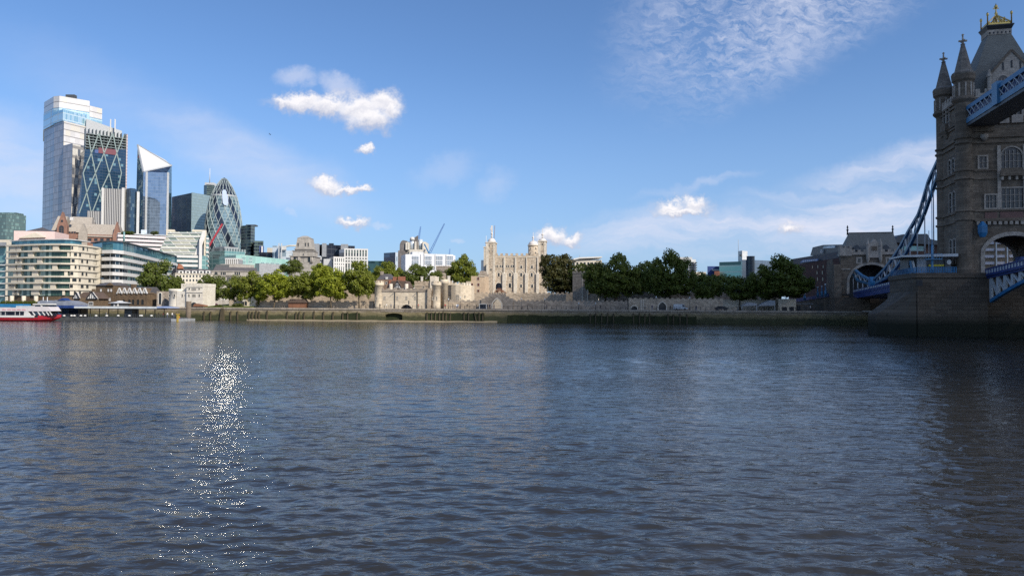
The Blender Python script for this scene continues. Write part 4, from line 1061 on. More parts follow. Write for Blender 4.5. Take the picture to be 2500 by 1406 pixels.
# the long water gate
fs = F0.off(12); zq = fs.z
t = thing('water_gate', 'long pale stone water gate with round end turrets and a low river arch', 'castle gate', fs, fs.u(990), 0, G)
uA, uB = fs.u(927), fs.u(1050)
ua, ub = fs.u(978.5), fs.u(1007.5); uc = (ua + ub) / 2; zt = zq(993, 743.4)
al = [(ua + (ub - ua) * k / 12, G + (zt - G) * math.sin(math.pi * k / 12) ** .8) for k in range(13)]
pts = [(uA, G)] + [(al[0][0], G)] + al[1:-1] + [(al[-1][0], G), (uB, G), (uB, zq(990, 710.5)), (uA, zq(990, 710.5))]
MB().slab(pts, 0, 2.2).build('wall', T['pale'], t)
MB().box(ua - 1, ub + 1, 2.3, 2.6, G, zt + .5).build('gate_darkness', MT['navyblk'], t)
MB().box(uA, uB, 2.7, 11, G, zq(990, 712)).build('rear_range', T['rag'], t)
o = [(uc + (p[0] - uc) * 1.09, G + (p[1] - G) * 1.16) for p in al]
MB().ring(o, al, -.16, .3).build('arch_ring', T['quoin'], t)
MB().box(uA, uB, -.2, .5, zq(990, 712.6), zq(990, 711.3)).build('string_course', T['rag2'], t)
MB().slab(crenel(uA, uB, zq(990, 711.2), zq(990, 706.5), zq(990, 703.5), 8), -.05, .7).build('battlement', T['rag2'], t)
for xc, hw, yt in ((923.5, 10.7, 686), (1064, 10.5, 687)):
    r = hw * 257 / FPX * .97; u, v = fs.u(xc), r * .55
    g = MB(); g.lathe(u, v, [(r + .25, G), (r, G + .8), (r, zq(xc, 698)), (r + .28, zq(xc, 697.4)), (r + .28, zq(xc, 691))], 28)
    tt = g.build('round_turret', T['pale'], t)
    g = MB()
    for k in range(9):
        a0 = 2 * math.pi * k / 9
        pr = []
        for rr in (r + .28, r - .25): pr.append([(u + rr * math.cos(a0 + .46 * s_ / 2), v + rr * math.sin(a0 + .46 * s_ / 2)) for s_ in (-1, 0, 1)])
        g.prism(pr[0] + pr[1][::-1], zq(xc, 691) - .02, zq(xc, yt))
    g.build('turret_battlement_trim', T['pale'], tt)
    for dx in ((-1.8,) if xc < 950 else (-6, 3.2)):
        window(tt, u + dx * .148, .38, zq(xc, 732.5), zq(xc, 724.5), v - math.sqrt(r * r - (dx * .148) ** 2), T['darkglass'], T['quoin'], fw=.14)
for x in (939.6, 970.8, 993, 1014, 1044):
    for d in (-1.2, 1.2): window(t, fs.u(x + d), .2, zq(x, 731.7), zq(x, 723.3), 0, T['darkglass'], T['quoin'], fw=.1)
for x, y in ((964.5, 713), (1019.5, 713)):
    b = MB(); u = fs.u(x); b.box(u - .09, u + .09, -.28, -.05, G, zq(x, y)); b.beam((u, -.2, zq(x, y)), (u, -1.5, zq(x, y) + .1), .14, .14); b.build('drain_pipe', T['black'], t)
b = MB(); u = fs.u(999); b.box(u - .06, u + .06, -.2, -.02, zt, zq(999, 733.5)); b.build('drain_pipe', T['black'], t)
MB().box(fs.u(1045), fs.u(1053.5), -.9, 0, G, zq(1050, 703.5)).build('side_return', T['rag'], t)

# towers and houses behind the water gate
f2 = F0.off(26); zq = f2.z
t = thing('battlemented_range', 'battlemented stone range behind the water gate with a square stair turret', 'castle building', f2, f2.u(1030), 0, G)
MB().box(f2.u(1012), f2.u(1056), 0, 8, G, zq(1030, 692)).build('wall', T['rag'], t)
MB().slab(crenel(f2.u(1011.8), f2.u(1056), zq(1030, 692), zq(1030, 688.5), zq(1030, 685.8), 6), -.1, 1).build('battlement', T['rag'], t)
MB().box(f2.u(1011.7), f2.u(1056), -.15, 0, zq(1030, 698.6), zq(1030, 697.8)).build('string_course', T['rag2'], t)
MB().slab(crenel(f2.u(1050.5), f2.u(1062.7), G, zq(1056, 677), zq(1056, 674), 3), -.6, 2.5).build('stair_turret', T['quoin'], t)
for x in (1032.5, 1035.5): window(t, f2.u(x), .35, zq(x, 703), zq(x, 699.8), 0, T['darkglass'], T['quoin'], fw=.1)
for k, (x, y0, y1) in enumerate(((1030, 688, 675), (1068.6, 684, 675.7), (1095.6, 689, 673.5))):
    ff = f2.off(3); g = MB(); w = .36 if k < 2 else .42
    g.box(ff.u(x) - w, ff.u(x) + w, -w, w, G + 4, ff.z(x, y1 + 1.5)); g.box(ff.u(x) - w - .1, ff.u(x) + w + .1, -w - .1, w + .1, ff.z(x, y1 + 1.5), ff.z(x, y1))
    g.single('chimney_stack', T['wstone'], ['pale slender chimney above the battlemented range', 'small pale chimney between stair turret and round tower', 'tall pale chimney right of the round tower'][k], 'chimney', ff, ff.u(x), 0, G + 4)
f3 = F0.off(20); r = 9 * 262 / FPX; u = f3.u(1083); zq = f3.z
t = thing('round_wall_tower', 'plain round tower just behind the right end turret of the water gate', 'castle tower', f3, u, r, G)
MB().lathe(u, r, [(r, G), (r, zq(1083, 693)), (r + .2, zq(1083, 692.4)), (r + .2, zq(1083, 682))], 28).build('drum', T['pale'], t)
f4 = F0.off(22); zq = f4.z
t = thing('drum_tower', 'broad pale drum tower with ragged battlements and a three light window', 'castle tower', f4, f4.u(1118), 0, G)
ua, um, ub = f4.u(1091), f4.u(1131), f4.u(1147)
pl = [(ua, 2.2), (ua + 1.5, .8), (ua + 3.2, .1), (um - 1, 0), (um, .4), (ub, 3.4), (ub, 10), (ua, 10)]
MB().prism(pl, G, zq(1118, 696)).build('drum', T['pale'], t)
MB().slab(crenel(ua + .2, um, zq(1118, 696), zq(1118, 693), zq(1118, 689.5), 5), .5, 1.3).build('battlement', T['pale'], t)
q0, q1 = Vector((um, .6, 0)), Vector((ub, 3.6, 0))
for k in range(3):
    a, b_ = q0.lerp(q1, k / 3 + .03), q0.lerp(q1, k / 3 + .22)
    MB().prism([(a.x, a.y), (b_.x, b_.y), (b_.x, b_.y + .8), (a.x, a.y + .8)], zq(1135, 696.5), zq(1138, 690.5)).build('merlon', T['quoin'], t)
for k in (-1, 0, 1):
    for y0, y1 in ((726.5, 719.5), (732, 727.8)): window(t, f4.u(1117.8) + k * .36, .22, zq(1118, y0), zq(1118, y1), 0, T['darkglass'], T['quoin'], fw=.07)
for x in (1134,): window(t, f4.u(x), .3, zq(x, 727), zq(x, 721), .9, T['darkglass'], T['quoin'], fw=.1, rz=.5)
window(t, f4.u(1095.7), .5, zq(1096, 731), zq(1096, 724), .55, T['darkglass'], T['quoin'], fw=.05)
f5 = F0.off(45); zq = f5.z
t = thing('half_timbered_house', 'black and white gabled house with brick chimneys inside the castle', 'house', f5, f5.u(970), 0, G)
MB().box(f5.u(950), f5.u(995), 0, 8, G, zq(970, 701)).build('wall', T['pale'], t)
b = MB(); b.slab([f5.uz(947, 702), f5.uz(954, 685.5), f5.uz(988, 685.5), f5.uz(997, 702)], 1.2, 8.4); b.build('roof', T['tile'], t)
b = MB(); b.slab([f5.uz(958, 703), f5.uz(969.5, 683.5), f5.uz(984, 703)], -.6, 5); b.build('gable_roof', T['tile'], t)
g = MB(); g.slab([f5.uz(961, 703, -.7), f5.uz(969.5, 687, -.7), f5.uz(979.5, 703, -.7)], -.75, -.61); gg = g.build('gable_wall', T['white'], t)
e = MB()
for x0, y0, x1, y1 in ((961, 702.5, 969.5, 686.5), (979.5, 702.5, 969.5, 686.5), (965, 696, 975, 696), (969.5, 687, 969.5, 702), (966, 696, 966, 702), (973.5, 696, 973.5, 702), (962, 702, 967, 697)):
    a, b_ = f5.uz(x0, y0, -.8), f5.uz(x1, y1, -.8); e.beam((a[0], -.8, a[1]), (b_[0], -.8, b_[1]), .1, .22)
e.build('timber_frame', T['black'], gg)
for a, c, y0, y1 in ((952, 960, 686, 675), (964.5, 981, 687, 674)):
    MB().box(f5.u(a), f5.u(c), 4, 5.4, zq(960, y0 + 3), zq(960, y1)).build('chimney', T['redbrick'], t)
for x in (956, 994): MB().lathe(f5.u(x), -1, [(.75, G), (.75, zq(x, 694)), (.6, zq(x, 693))], 10).build('round_chimney', T['quoin'], t)
t = thing('brick_house', 'brown brick house with a dark dormered roof beside the half timbered one', 'house', f5, f5.u(930), 3, G)
MB().box(f5.u(914), f5.u(951), 3, 11, G, zq(930, 682)).build('wall', stone('tan_brown_brick', (.30, .21, .145), (.22, .15, .105), .5, brick=(.5, .2), mortar=1.1), t)
MB().prism([(f5.u(914), 3), (f5.u(951), 3), (f5.u(951), 11), (f5.u(914), 11)], zq(930, 682), zq(930, 667), [(f5.u(921), 6), (f5.u(941), 6), (f5.u(941), 8), (f5.u(921), 8)]).build('roof', T['slate'], t)
d = MB(); d.box(f5.u(936), f5.u(940), 2.8, 6, zq(938, 681), zq(938, 675.5)); dd = d.build('dormer', T['white'], t)
window(t, f5.u(938), .5, zq(938, 693), zq(938, 688), 3, T['darkglass'], T['white'], fw=.1)
MB().box(f5.u(944.2), f5.u(951.3), 2.6, 3.2, zq(947, 700), zq(947, 683)).build('brick_pilaster', T['redbrick'], t)
MB().box(f5.u(919), f5.u(925), 5, 6.5, zq(922, 670), zq(922, 661)).build('chimney', T['rag2'], t)
f6 = F0.off(115); zq = f6.z
t = thing('castle_barracks', 'tan crenellated barracks tower glimpsed between two trees', 'castle building', f6, f6.u(1078), 0, G)
MB().box(f6.u(1066), f6.u(1094), 0, 10, G, zq(1078, 656)).build('wall', T['rag'], t)
MB().slab(crenel(f6.u(1064.5), f6.u(1096), zq(1078, 659), zq(1078, 651.5), zq(1078, 649), 6), -.5, 10.5).build('battlement', T['rag2'], t)
for k in range(9): u = f6.u(1067) + (f6.u(1093) - f6.u(1067)) * k / 8; MB().box(u - .22, u + .22, -.45, 0, zq(1078, 663.5), zq(1078, 659)).build('corbel', T['rag2'], t)
MB().box(f6.u(1065.5), f6.u(1095), -.2, 0, zq(1078, 671), zq(1078, 669.5)).build('string_course', T['quoin'], t)
f7 = F0.off(58); zq = f7.z
t = thing('officers_quarters', 'tan stone house with red brown windows left of the great keep', 'castle building', f7, f7.u(1165), 0, G)
tan = stone('tan_ashlar', (.58, .44, .30), (.48, .36, .25), .3, brick=(1.2, .5), mortar=.85, var=.15, streak=.2)
MB().box(f7.u(1150), f7.u(1183), 0, 12, G, zq(1165, 674)).build('wall', tan, t)
MB().box(f7.u(1168), f7.u(1183), 0.2, 12, zq(1165, 674), zq(1165, 667)).build('parapet', T['rag2'], t)
MB().box(f7.u(1167.5), f7.u(1183.2), -.2, .15, zq(1175, 675.3), zq(1175, 673.6)).build('cornice', T['quoin'], t)
MB().box(f7.u(1170), f7.u(1181), 1, 8, zq(1175, 667), zq(1175, 661)).build('chimney', T['rag2'], t)
redw = glazing('red_brown_sash', (.03, .02, .02), (.20, .075, .05), .8, .8, .25, .25, .15, 0.)
for x, y in ((1167.5, 680), (1152.5, 694.5), (1168, 694.5), (1152.5, 710), (1168, 710)): window(t, f7.u(x), .95, zq(x, y + 4.2), zq(x, y - 3), 0, redw, T['quoin'], fw=.12)
MB().box(f7.u(1139), f7.u(1149.9), -1, 6, G, zq(1145, 687)).build('low_wing', T['pale'], t)
block('distant_glass_tower', 'blue glass sliver of a distant tower left of the great keep', 'tower block', [(1174.5, 700), (1182, 700), (1182, 720), (1174.5, 720)], 635, MT['blkl'], py=640)

# ------------------------------------------------------------------ the great keep
fk = F0.off(135); fk = Fr((fk.A.x, fk.A.y), F0.ang + R(1.5)); zq = fk.z
Z7 = lambda x, y, v=0: fk.uz(1100 + x / 5.858, 540 + y / 5.858, v)
t = thing('great_keep', 'great square white stone keep with domed corner turrets', 'castle keep', fk, Z7(900, 1000)[0], 0, G)
ua, ub = Z7(520, 600)[0], Z7(1366, 600)[0]; D = 26
zpar = Z7(900, 492)[1]
MB().box(ua + .3, ub - .3, 0, D, G, zpar - .5).build('wall', T['wt'], t)
MB().slab(crenel(Z7(637, 500)[0], Z7(1258, 500)[0], zpar - .5, zpar, Z7(900, 460)[1], 9), 0, 1.1).build('battlement', T['wt'], t)
MB().box(Z7(637, 500)[0], Z7(1258, 500)[0], -.15, 0, Z7(900, 516)[1], Z7(900, 506)[1]).build('string_course', T['quoin'], t)


def turret(x0, x1, v0, dep, ycorn, ydome, yfin, name, rnd=False, base=G, ball=None, prt=T['wt'], wins=()):
    u0, u1 = Z7(x0, 400, v0)[0], Z7(x1, 400, v0)[0]; um, w = (u0 + u1) / 2, u1 - u0
    zc, zd, zf = Z7((x0 + x1) / 2, ycorn, v0)[1], Z7((x0 + x1) / 2, ydome, v0)[1], Z7((x0 + x1) / 2, yfin, v0)[1]
    vm = v0 + dep / 2
    g = MB()
    if rnd: g.lathe(um, vm, [(w / 2, base), (w / 2, zc)], 28)
    else: g.box(u0, u1, v0, v0 + dep, base, zc)
    tt = g.build(name, prt, t)
    if not rnd:
        for u in (u0 + .55, u1 - .55): MB().box(u - .6, u + .6, v0 - .12, v0 - .003, base, zc - .02).build('quoin_strip', T['quoin'], tt)
    g = MB()
    if rnd: g.lathe(um, vm, [(w / 2 + .05, zc), (w / 2 + .35, zc + .1), (w / 2 + .35, zc + .6), (w / 2, zc + .7)], 28)
    else: g.box(u0 - .3, u1 + .3, v0 - .3, v0 + dep + .3, zc, zc + .6)
    g.build('cornice', T['quoin'], tt)
    rr = w / 2 * (.98 if not rnd else 1.0); h = zd - zc - .6
    pr = [(rr * c_, zc + .6 + h * s_) for c_, s_ in ((1, 0), (.97, .22), (.88, .45), (.74, .66), (.54, .83), (.30, .95), (.1, 1.02), (.08, 1.15))]
    MB().lathe(um, vm, pr, 20).build('dome', T['lead'], tt)
    zb = zd + (zf - zd) * .34
    g = MB(); g.lathe(um, vm, [(.5, zd), (.28, zd + (zb - zd) * .6), (.2, zb - .5), (.62, zb - .15), (.66, zb + .25), (.2, zb + .7), (.14, zb + 1.4), (.1, zf)], 10)
    g.build('finial', T['lead'], tt)
    for wx, y0, y1 in wins:
        window(tt, Z7(wx, 400, v0)[0], .75, Z7(wx, y1, v0)[1], Z7(wx, y0, v0)[1], (v0 if not rnd else vm - math.sqrt(max(.1, (w / 2) ** 2 - (Z7(wx, 400, v0)[0] - um) ** 2))) - .02, T['darkglass'], T['quoin'], 'arch', fw=.18)
    return tt, um, vm, zf


sw = turret(515, 638, -.9, 7.5, 313, 232, 52, 'corner_turret', wins=((550, 335, 358), (608, 335, 358), (548, 410, 435), (608, 410, 435), (580, 676, 706)))
se = turret(1255, 1367, .4, 7, 293, 235, 92, 'corner_turret', wins=((1312, 318, 342), (1310, 472, 505)))
nw = turret(476, 520, D - 6, 6, 380, 362, 200, 'corner_turret', wins=())
ne = turret(1103, 1247, D - 8, 8, 350, 270, 150, 'round_stair_turret', True, zpar - 4, wins=((1140, 373, 400), (1213, 373, 400), (1137, 437, 462), (1212, 437, 462)))
b = MB(); a = Z7(612, 262, 9); z1 = Z7(632, 62, 9); b.tube([(a[0], 9, zpar), (z1[0], 9, z1[1])], .11, 6); b.build('flagpole', T['wood'], t)
b = MB(); zf = sw[3]; b.box(sw[1] - .45, sw[1] + .5, sw[2] - .05, sw[2] + .05, zf - 6, zf); b.box(sw[1] - .9, sw[1] - .4, sw[2] - .04, sw[2] + .04, zf - 2.4, zf - 1.4); b.build('weather_vane', T['lead'], t)
for x0, x1 in ((745, 796), (905, 956), (1066, 1110), (1226, 1270)):
    u0, u1 = Z7(x0, 700)[0], Z7(x1, 700)[0]; zs = Z7(900, 740)[1]
    g = MB(); g.box(u0 + .5, u1 - .5, -.55, -.01, zs, Z7(900, 516)[1] - .05); g.prism([(u0, -.9), (u1, -.9), (u1, -.01), (u0, -.01)], G, zs - .3); g.prism([(u0, -.9), (u1, -.9), (u1, -.01), (u0, -.01)], zs - .3, zs, [(u0 + .5, -.55), (u1 - .5, -.55), (u1 - .5, -.01), (u0 + .5, -.01)])
    g.build('buttress', T['quoin'], t)
for xc in (692, 850, 1010, 1162):
    uc = Z7(xc, 760)[0]; w = 88 / 5.858 * 372 / FPX; z0, zt = Z7(xc, 1010)[1], Z7(xc, 712)[1]
    MB().ring(arch(uc, w + .9, z0 + 6, zt - w / 2 + .2, zt + .45), arch(uc, w, z0 + 6, zt - w / 2, zt), -.14, .02).build('blind_arch', T['quoin'], t)
win = lambda xc, y0, y1, wpx, fr_=.32: window(t, Z7(xc, 700)[0], wpx / 5.858 * 372 / FPX, Z7(xc, y1)[1], Z7(xc, y0)[1], 0, T['darkglass'], T['quoin'], 'arch', fw=fr_)
for xc in (690, 850, 1010, 1161): win(xc, 738, 790, 27)
for xc in (1010, 1163): win(xc, 634, 677, 25)
for xc in (650, 673, 715, 741, 803, 827, 873, 897): win(xc, 628, 660, 15, .15)
win(850, 886, 950, 35); win(1009, 902, 948, 27); win(1167, 904, 950, 28); win(1089, 750, 790, 12, .05); win(843, 1012, 1040, 16, .2)
window(t, Z7(690, 900)[0], 3.3, Z7(690, 976)[1], Z7(690, 882)[1], 0, MT['navyblk'], T['quoin'], 'arch', fw=.55, name='doorway')
for y in (850,):
    MB().box(Z7(640, 700)[0], Z7(1225, 700)[0], -.06, 0, Z7(900, y + 3)[1], Z7(900, y - 2)[1]).build('string_course', T['quoin'], t)
u0, u1 = Z7(640, 990, -5)[0], Z7(742, 990, -5)[0]; z1, z0 = Z7(690, 972, -5)[1], Z7(690, 1030, -5)[1]
ts = thing('timber_staircase', 'red brown timber staircase under the arched doorway of the keep', 'staircase', fk, u0, -5, G)
b = MB(); b.box(u0 + 1, u1 - .5, -5, -.7, z1 - .9, z1 - .6); b.build('landing', T['wood'], ts)
b = MB()
for k in range(9): u = u0 + 1.1 + (u1 - u0 - 1.8) * k / 8; b.box(u - .09, u + .09, -5.1, -4.95, z1 - .95, z1 + .4)
b.box(u0 + 1, u1 - .5, -5.15, -4.9, z1 + .35, z1 + .5); b.box(u0 + 1, u1 - .5, -5.12, -4.94, z1 - .2, z1 - .1); b.build('balustrade_lattice', T['wood'], ts)
for s, ux in ((1, u1 - .6), (-1, u0 + 1.0)):
    b = MB(); ex = Z7(790 if s > 0 else 622, 1010, -5)[0]
    b.beam((ux, -4.5, z1 - .7), (ex, -4.5, z0), .25, .9); b.beam((ux, -2.2, z1 - .7), (ex, -2.2, z0), .25, .9); b.build('stair_flight', T['wood'], ts)
for u in (u0 + 1.3, (u0 + u1) / 2, u1 - .8): MB().box(u - .12, u + .12, -4.9, -4.6, G, z1 - .8).build('post', T['wood'], ts)

# ------------------------------------------------------------------ curtain walls in front of the keep
fi = F0.off(46)
t = crenwall('curtain_wall', 'high inner curtain wall with battlements in front of the great keep', fi, 1131, 1420, 713.2, 716.5, 2.2, T['rag'], 5.4)
fo = F0.off(17); zq = fo.z
t = crenwall('curtain_wall', 'low outer curtain wall right of the water gate', fo, 1084, 1176, 732, 734.8, 1.6, T['rag'], 7, cap=T['rag2'])
t = thing('castle_archway', 'stepped stone wall with a pointed white edged archway onto the wharf', 'gateway', fo, fo.u(1214), 0, G)
uz = fo.uz
ac, aw, ztp = fo.u(1214.2), fo.u(1224.6) - fo.u(1203.8), zq(1214, 730.5)
ap = arch(ac, aw, G, G + (ztp - G) * .55, ztp, True, 10)
steps = [(1252.5, 728.6), (1242, 728.6), (1242, 724), (1234, 724), (1234, 718), (1193, 718), (1193, 724), (1183.5, 724), (1183.5, 728.6), (1175.5, 728.6)]
pts = [(fo.u(1175.5), G)] + ap + [(fo.u(1252.5), G)] + [uz(*s) for s in steps]
MB().slab(pts, -.5, 1.4).build('wall', T['rag2'], t)
MB().ring(arch(ac, aw + .9, G, G + (ztp - G) * .55, ztp + .55, True, 10), ap, -.66, -.3).build('arch_ring', T['quoin'], t)
b = MB()
for k in range(7): a = 1195 + k * 6; b.slab([uz(a, 718.05), uz(a + 3, 718.05), uz(a + 3, 714.8), uz(a, 714.8)], -.5, .5)
b.build('battlement_trim', T['rag2'], t)
fx = F0.off(30)
MB().box(fx.u(1200), fx.u(1230), 0, .6, G, fx.z(1214, 728)).single('sunlit_passage_wall', T['pale'], 'sunlit pale wall seen through the pointed archway', 'wall', fx, fx.u(1214), 0, G)
t = crenwall('curtain_wall', 'long outer curtain wall with square notches right of the pointed archway', fo, 1252.6, 1532, 732.8, 735.6, 1.6, T['rag2'], 5.6)
f8 = F0.off(30); zq = f8.z
t = thing('square_wall_tower', 'tall square wall tower with pale corner stones half hidden by a dark tree', 'castle tower', f8, f8.u(1418), 0, G)
MB().box(f8.u(1398), f8.u(1436), 0, 9, G, zq(1418, 668)).build('wall', T['rag2'], t)
MB().slab(crenel(f8.u(1397.5), f8.u(1436.5), zq(1418, 668), zq(1418, 665), zq(1418, 662), 5), -.15, 9).build('battlement', T['rag2'], t)
for x in (1420.5, 1434): b = MB(); b.box(f8.u(x), f8.u(x + 2), -.12, -.01, G, zq(x, 668)); b.build('quoin_strip', T['quoin'], t)
MB().box(f8.u(1436.1), f8.u(1461), 1, 3, G, zq(1450, 717)).build('side_wall', T['rag'], t)
fr9 = F0.off(10); zq = fr9.z
t = thing('wharf_wall', 'long shaded wharf wall with a low arch and a pointed gateway', 'wall', fr9, fr9.u(1620), 0, G)
a1, w1, z1 = fr9.u(1617), fr9.u(1626) - fr9.u(1608), zq(1617, 738); ap1 = arch(a1, w1, G, G + (z1 - G) * .6, z1, True, 10)
a0, w0, z0 = fr9.u(1548.5), fr9.u(1556) - fr9.u(1541), zq(1548, 747); ap0 = arch(a0, w0, G, G + .3, z0, False, 10)
b = MB(); b.slab([(fr9.u(1535), G)] + ap0 + ap1 + [(fr9.u(1765), G), (fr9.u(1765), zq(1760, 731)), (fr9.u(1535), zq(1540, 730.5))], 0, 1.6); b.build('wall', T['rag'], t)
MB().slab(crenel(fr9.u(1535), fr9.u(1765), zq(1650, 731.3), zq(1650, 730), zq(1650, 727.4), 18), .05, .8).build('battlement', T['rag'], t)
MB().ring(arch(a1, w1 + .7, G, G + (z1 - G) * .6, z1 + .4, True, 10), ap1, -.14, .3).build('arch_ring', T['quoin'], t)
MB().ring(arch(a0, w0 + .6, G, G + .3, z0 + .3, False, 10), ap0, -.14, .3).build('arch_ring', T['quoin'], t)
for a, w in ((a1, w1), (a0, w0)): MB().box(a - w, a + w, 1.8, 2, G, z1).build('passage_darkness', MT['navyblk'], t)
MB().box(fr9.u(1650), fr9.u(1661), -.15, -.01, G, zq(1655, 746)).build('door', T['black'], t)
for x in (1564, 1569): MB().box(fr9.u(x), fr9.u(x) + .35, -.1, -.01, G, zq(x, 731.5)).build('quoin_strip', T['quoin'], t)
fr10 = F0.off(16); zq = fr10.z
MB().box(fr10.u(1762), fr10.u(1900), 0, 1.5, G, zq(1800, 732)).single('pale_wharf_wall', T['pale'], 'paler plain wall continuing behind the trees towards the bridge', 'wall', fr10, fr10.u(1800), 0, G)
MB().slab(crenel(fr10.u(1868), fr10.u(1892), G, zq(1880, 717), zq(1880, 710), 4), 6, 9).single('small_bastion', T['pale'], 'small battlemented stone block framed under the biggest dark tree', 'castle tower', fr10, fr10.u(1880), 6, G)
f11 = F0.off(9); zq = f11.z
t = thing('open_shelter', 'pair of low pitched open shelters on thin posts on the wharf', 'shelter', f11, f11.u(1850), 0, G)
for a, m_, c in ((1811, 1828, 1848), (1850, 1880, 1893)):
    MB().slab([f11.uz(a, 747), f11.uz(m_, 738 if a < 1840 else 733), f11.uz(c, 741 if a < 1840 else 734), f11.uz(c, 746)], 0, 4).build('roof', T['grey'], t)
    for x in (a + 1, c - 1): MB().box(f11.u(x) - .07, f11.u(x) + .07, .2, .35, G, zq(x, 746)).build('post', T['lgrey'], t)
t = thing('cream_wharf_building', 'low cream building with dark openings beside the bridge approach', 'building', f11, f11.u(1930), 2, G)
MB().box(f11.u(1904), f11.u(1947.5), 2, 9, G, zq(1925, 729.5)).build('wall', T['pale'], t)
for a, c in ((1913, 1925), (1931, 1942)): MB().box(f11.u(a), f11.u(c), 1.9, 2.02, G, zq(a, 749)).build('door', T['black'], t)
t = thing('grey_wharf_building', 'small grey flat roofed building under the bridge approach', 'building', f11, f11.u(1955), 3, G)
MB().box(f11.u(1948), f11.u(1968), 3, 9, G, zq(1955, 742)).build('wall', T['bridge'], t)
MB().box(f11.u(1951), f11.u(1960), 2.9, 3.02, G, zq(1955, 746)).build('door', T['black'], t)
b = MB(); b.box(f11.u(1947.6), f11.u(1990), 2.7, 9.2, zq(1960, 742) + .05, zq(1960, 740.5)); b.build('roof', T['grey'], t)
# white kiosk by the archway
fk2 = F0.off(14); zq = fk2.z
t = thing('ticket_kiosk', 'small white framed kiosk with a dark front beside the pointed archway', 'kiosk', fk2, fk2.u(1180), 0, G)
MB().box(fk2.u(1172), fk2.u(1188), 0, 2, G, zq(1180, 743)).build('body', MT['navyblk'], t)
MB().box(fk2.u(1169.5), fk2.u(1188.5), -.3, 2.2, zq(1180, 743), zq(1180, 741.8)).build('roof', T['white'], t)
for x in (1170, 1187): MB().box(fk2.u(x), fk2.u(x + 1.6), -.2, .2, G, zq(1180, 743)).build('post', T['white'], t)
# ------------------------------------------------------------------ river wall, wharf, foreshore
def wallmat():
    m, nt, b = newmat('tidal_river_wall')
    tc, sp, s, vec = wallvec(nt)
    n1 = nd(nt, 'ShaderNodeTexNoise', {'Vector': tc.outputs['Object'], 'Scale': .35, 'Detail': 6., 'Roughness': .7})
    n2 = nd(nt, 'ShaderNodeTexNoise', {'Vector': tc.outputs['Object'], 'Scale': 2.5, 'Detail': 3.})
    br = nd(nt, 'ShaderNodeTexBrick', {'Vector': vec, 'Color1': (1, 1, 1, 1), 'Color2': (.65, .65, .65, 1), 'Mortar': (.6, .6, .6, 1), 'Scale': 1., 'Brick Width': 1.3, 'Row Height': .5, 'Mortar Size': .03})
    dry = mixc(nt, n2.outputs[0], rgb((.36, .30, .22)), rgb((.22, .175, .12)))
    mid = mixc(nt, n1.outputs[0], rgb((.27, .225, .12)), rgb((.15, .125, .06)))
    low = mixc(nt, n2.outputs[0], rgb((.075, .08, .025)), rgb((.025, .03, .011)))
    z = mth(nt, 'ADD', sp.outputs[2], mth(nt, 'MULTIPLY_ADD', n1.outputs[0], 2.6, -1.3))
    f1 = nd(nt, 'ShaderNodeMapRange', {0: z, 1: 2.9, 2: 3.5}).outputs[0]
    f2 = nd(nt, 'ShaderNodeMapRange', {0: z, 1: 1.5, 2: 2.5}).outputs[0]
    col = mixc(nt, f1, mixc(nt, f2, low, mid), dry)
    nt.links.new(mixc(nt, 1., col, br.outputs[0], 'MULTIPLY'), b.inputs['Base Color'])
    b.inputs['Roughness'].default_value = .75
    bp = nd(nt, 'ShaderNodeBump', {'Strength': .5, 'Distance': .1, 'Height': mth(nt, 'SUBTRACT', n2.outputs[0], br.outputs[1])}); nt.links.new(bp.outputs[0], b.inputs['Normal'])
    return m


zq = F0.z
t = thing('river_wall', 'long stone river wall stained green by the tide below the wharf', 'wall', F0, 100, 0, 0)
wm = wallmat()
n0, n1 = F0.u(941), F0.u(983)
b = MB(); b.box(-420, n0, 0, 3, -2, G - .5); b.box(n1, 700, 0, 3, -2, G - .5); b.box(n0, n1, 1.3, 3, -2, G - .5); b.slab([(n0, zq(960, 768.5)), (n0, G - .5), (n1, G - .5), (n1, zq(960, 768.5)), ((n0 * .2 + n1 * .8), zq(960, 765.5)), ((n0 + n1) / 2, zq(960, 764.3)), ((n0 * .8 + n1 * .2), zq(960, 765.5))], 0, 1.2)
b.build('wall', wm, t)
MB().box(n0, n1, 1.1, 1.28, -2, 3.2).build('blocked_water_gate', T['algae'], t)
MB().box(-420, 700, -.25, 1.6, G - .5, G).build('coping', stone('coping_stone', (.42, .36, .29), (.27, .23, .18), .4, brick=(2.2, 3), mortar=.7, var=.25), t)
MB().box(n0 - 1.5, n1 + 8, -.12, 0, 3.3, 3.55).build('string_course', T['rag2'], t)
# painted words over the blocked gate
cu = bpy.data.curves.new('wall_lettering', 'FONT'); cu.body = 'ENTRY TO THE TRAITORS GATE'; cu.align_x = 'CENTER'; cu.align_y = 'CENTER'; cu.size = .62; cu.extrude = .01
ob = bpy.data.objects.new('wall_lettering', cu); COL.objects.link(ob); ob.parent = t
x0 = F0.u(963); ob.location = (x0 - 100, -.2, zq(963, 757.2)); ob.rotation_euler = (R(90), 0, 0); cu.materials.append(T['white'])
ob.location.z = 3.72; ob.location.y = -.03

bpy.context.view_layer.update()
wid = ob.dimensions.x
if wid > 0: ob.scale = (6.6 / wid, 1, 1)

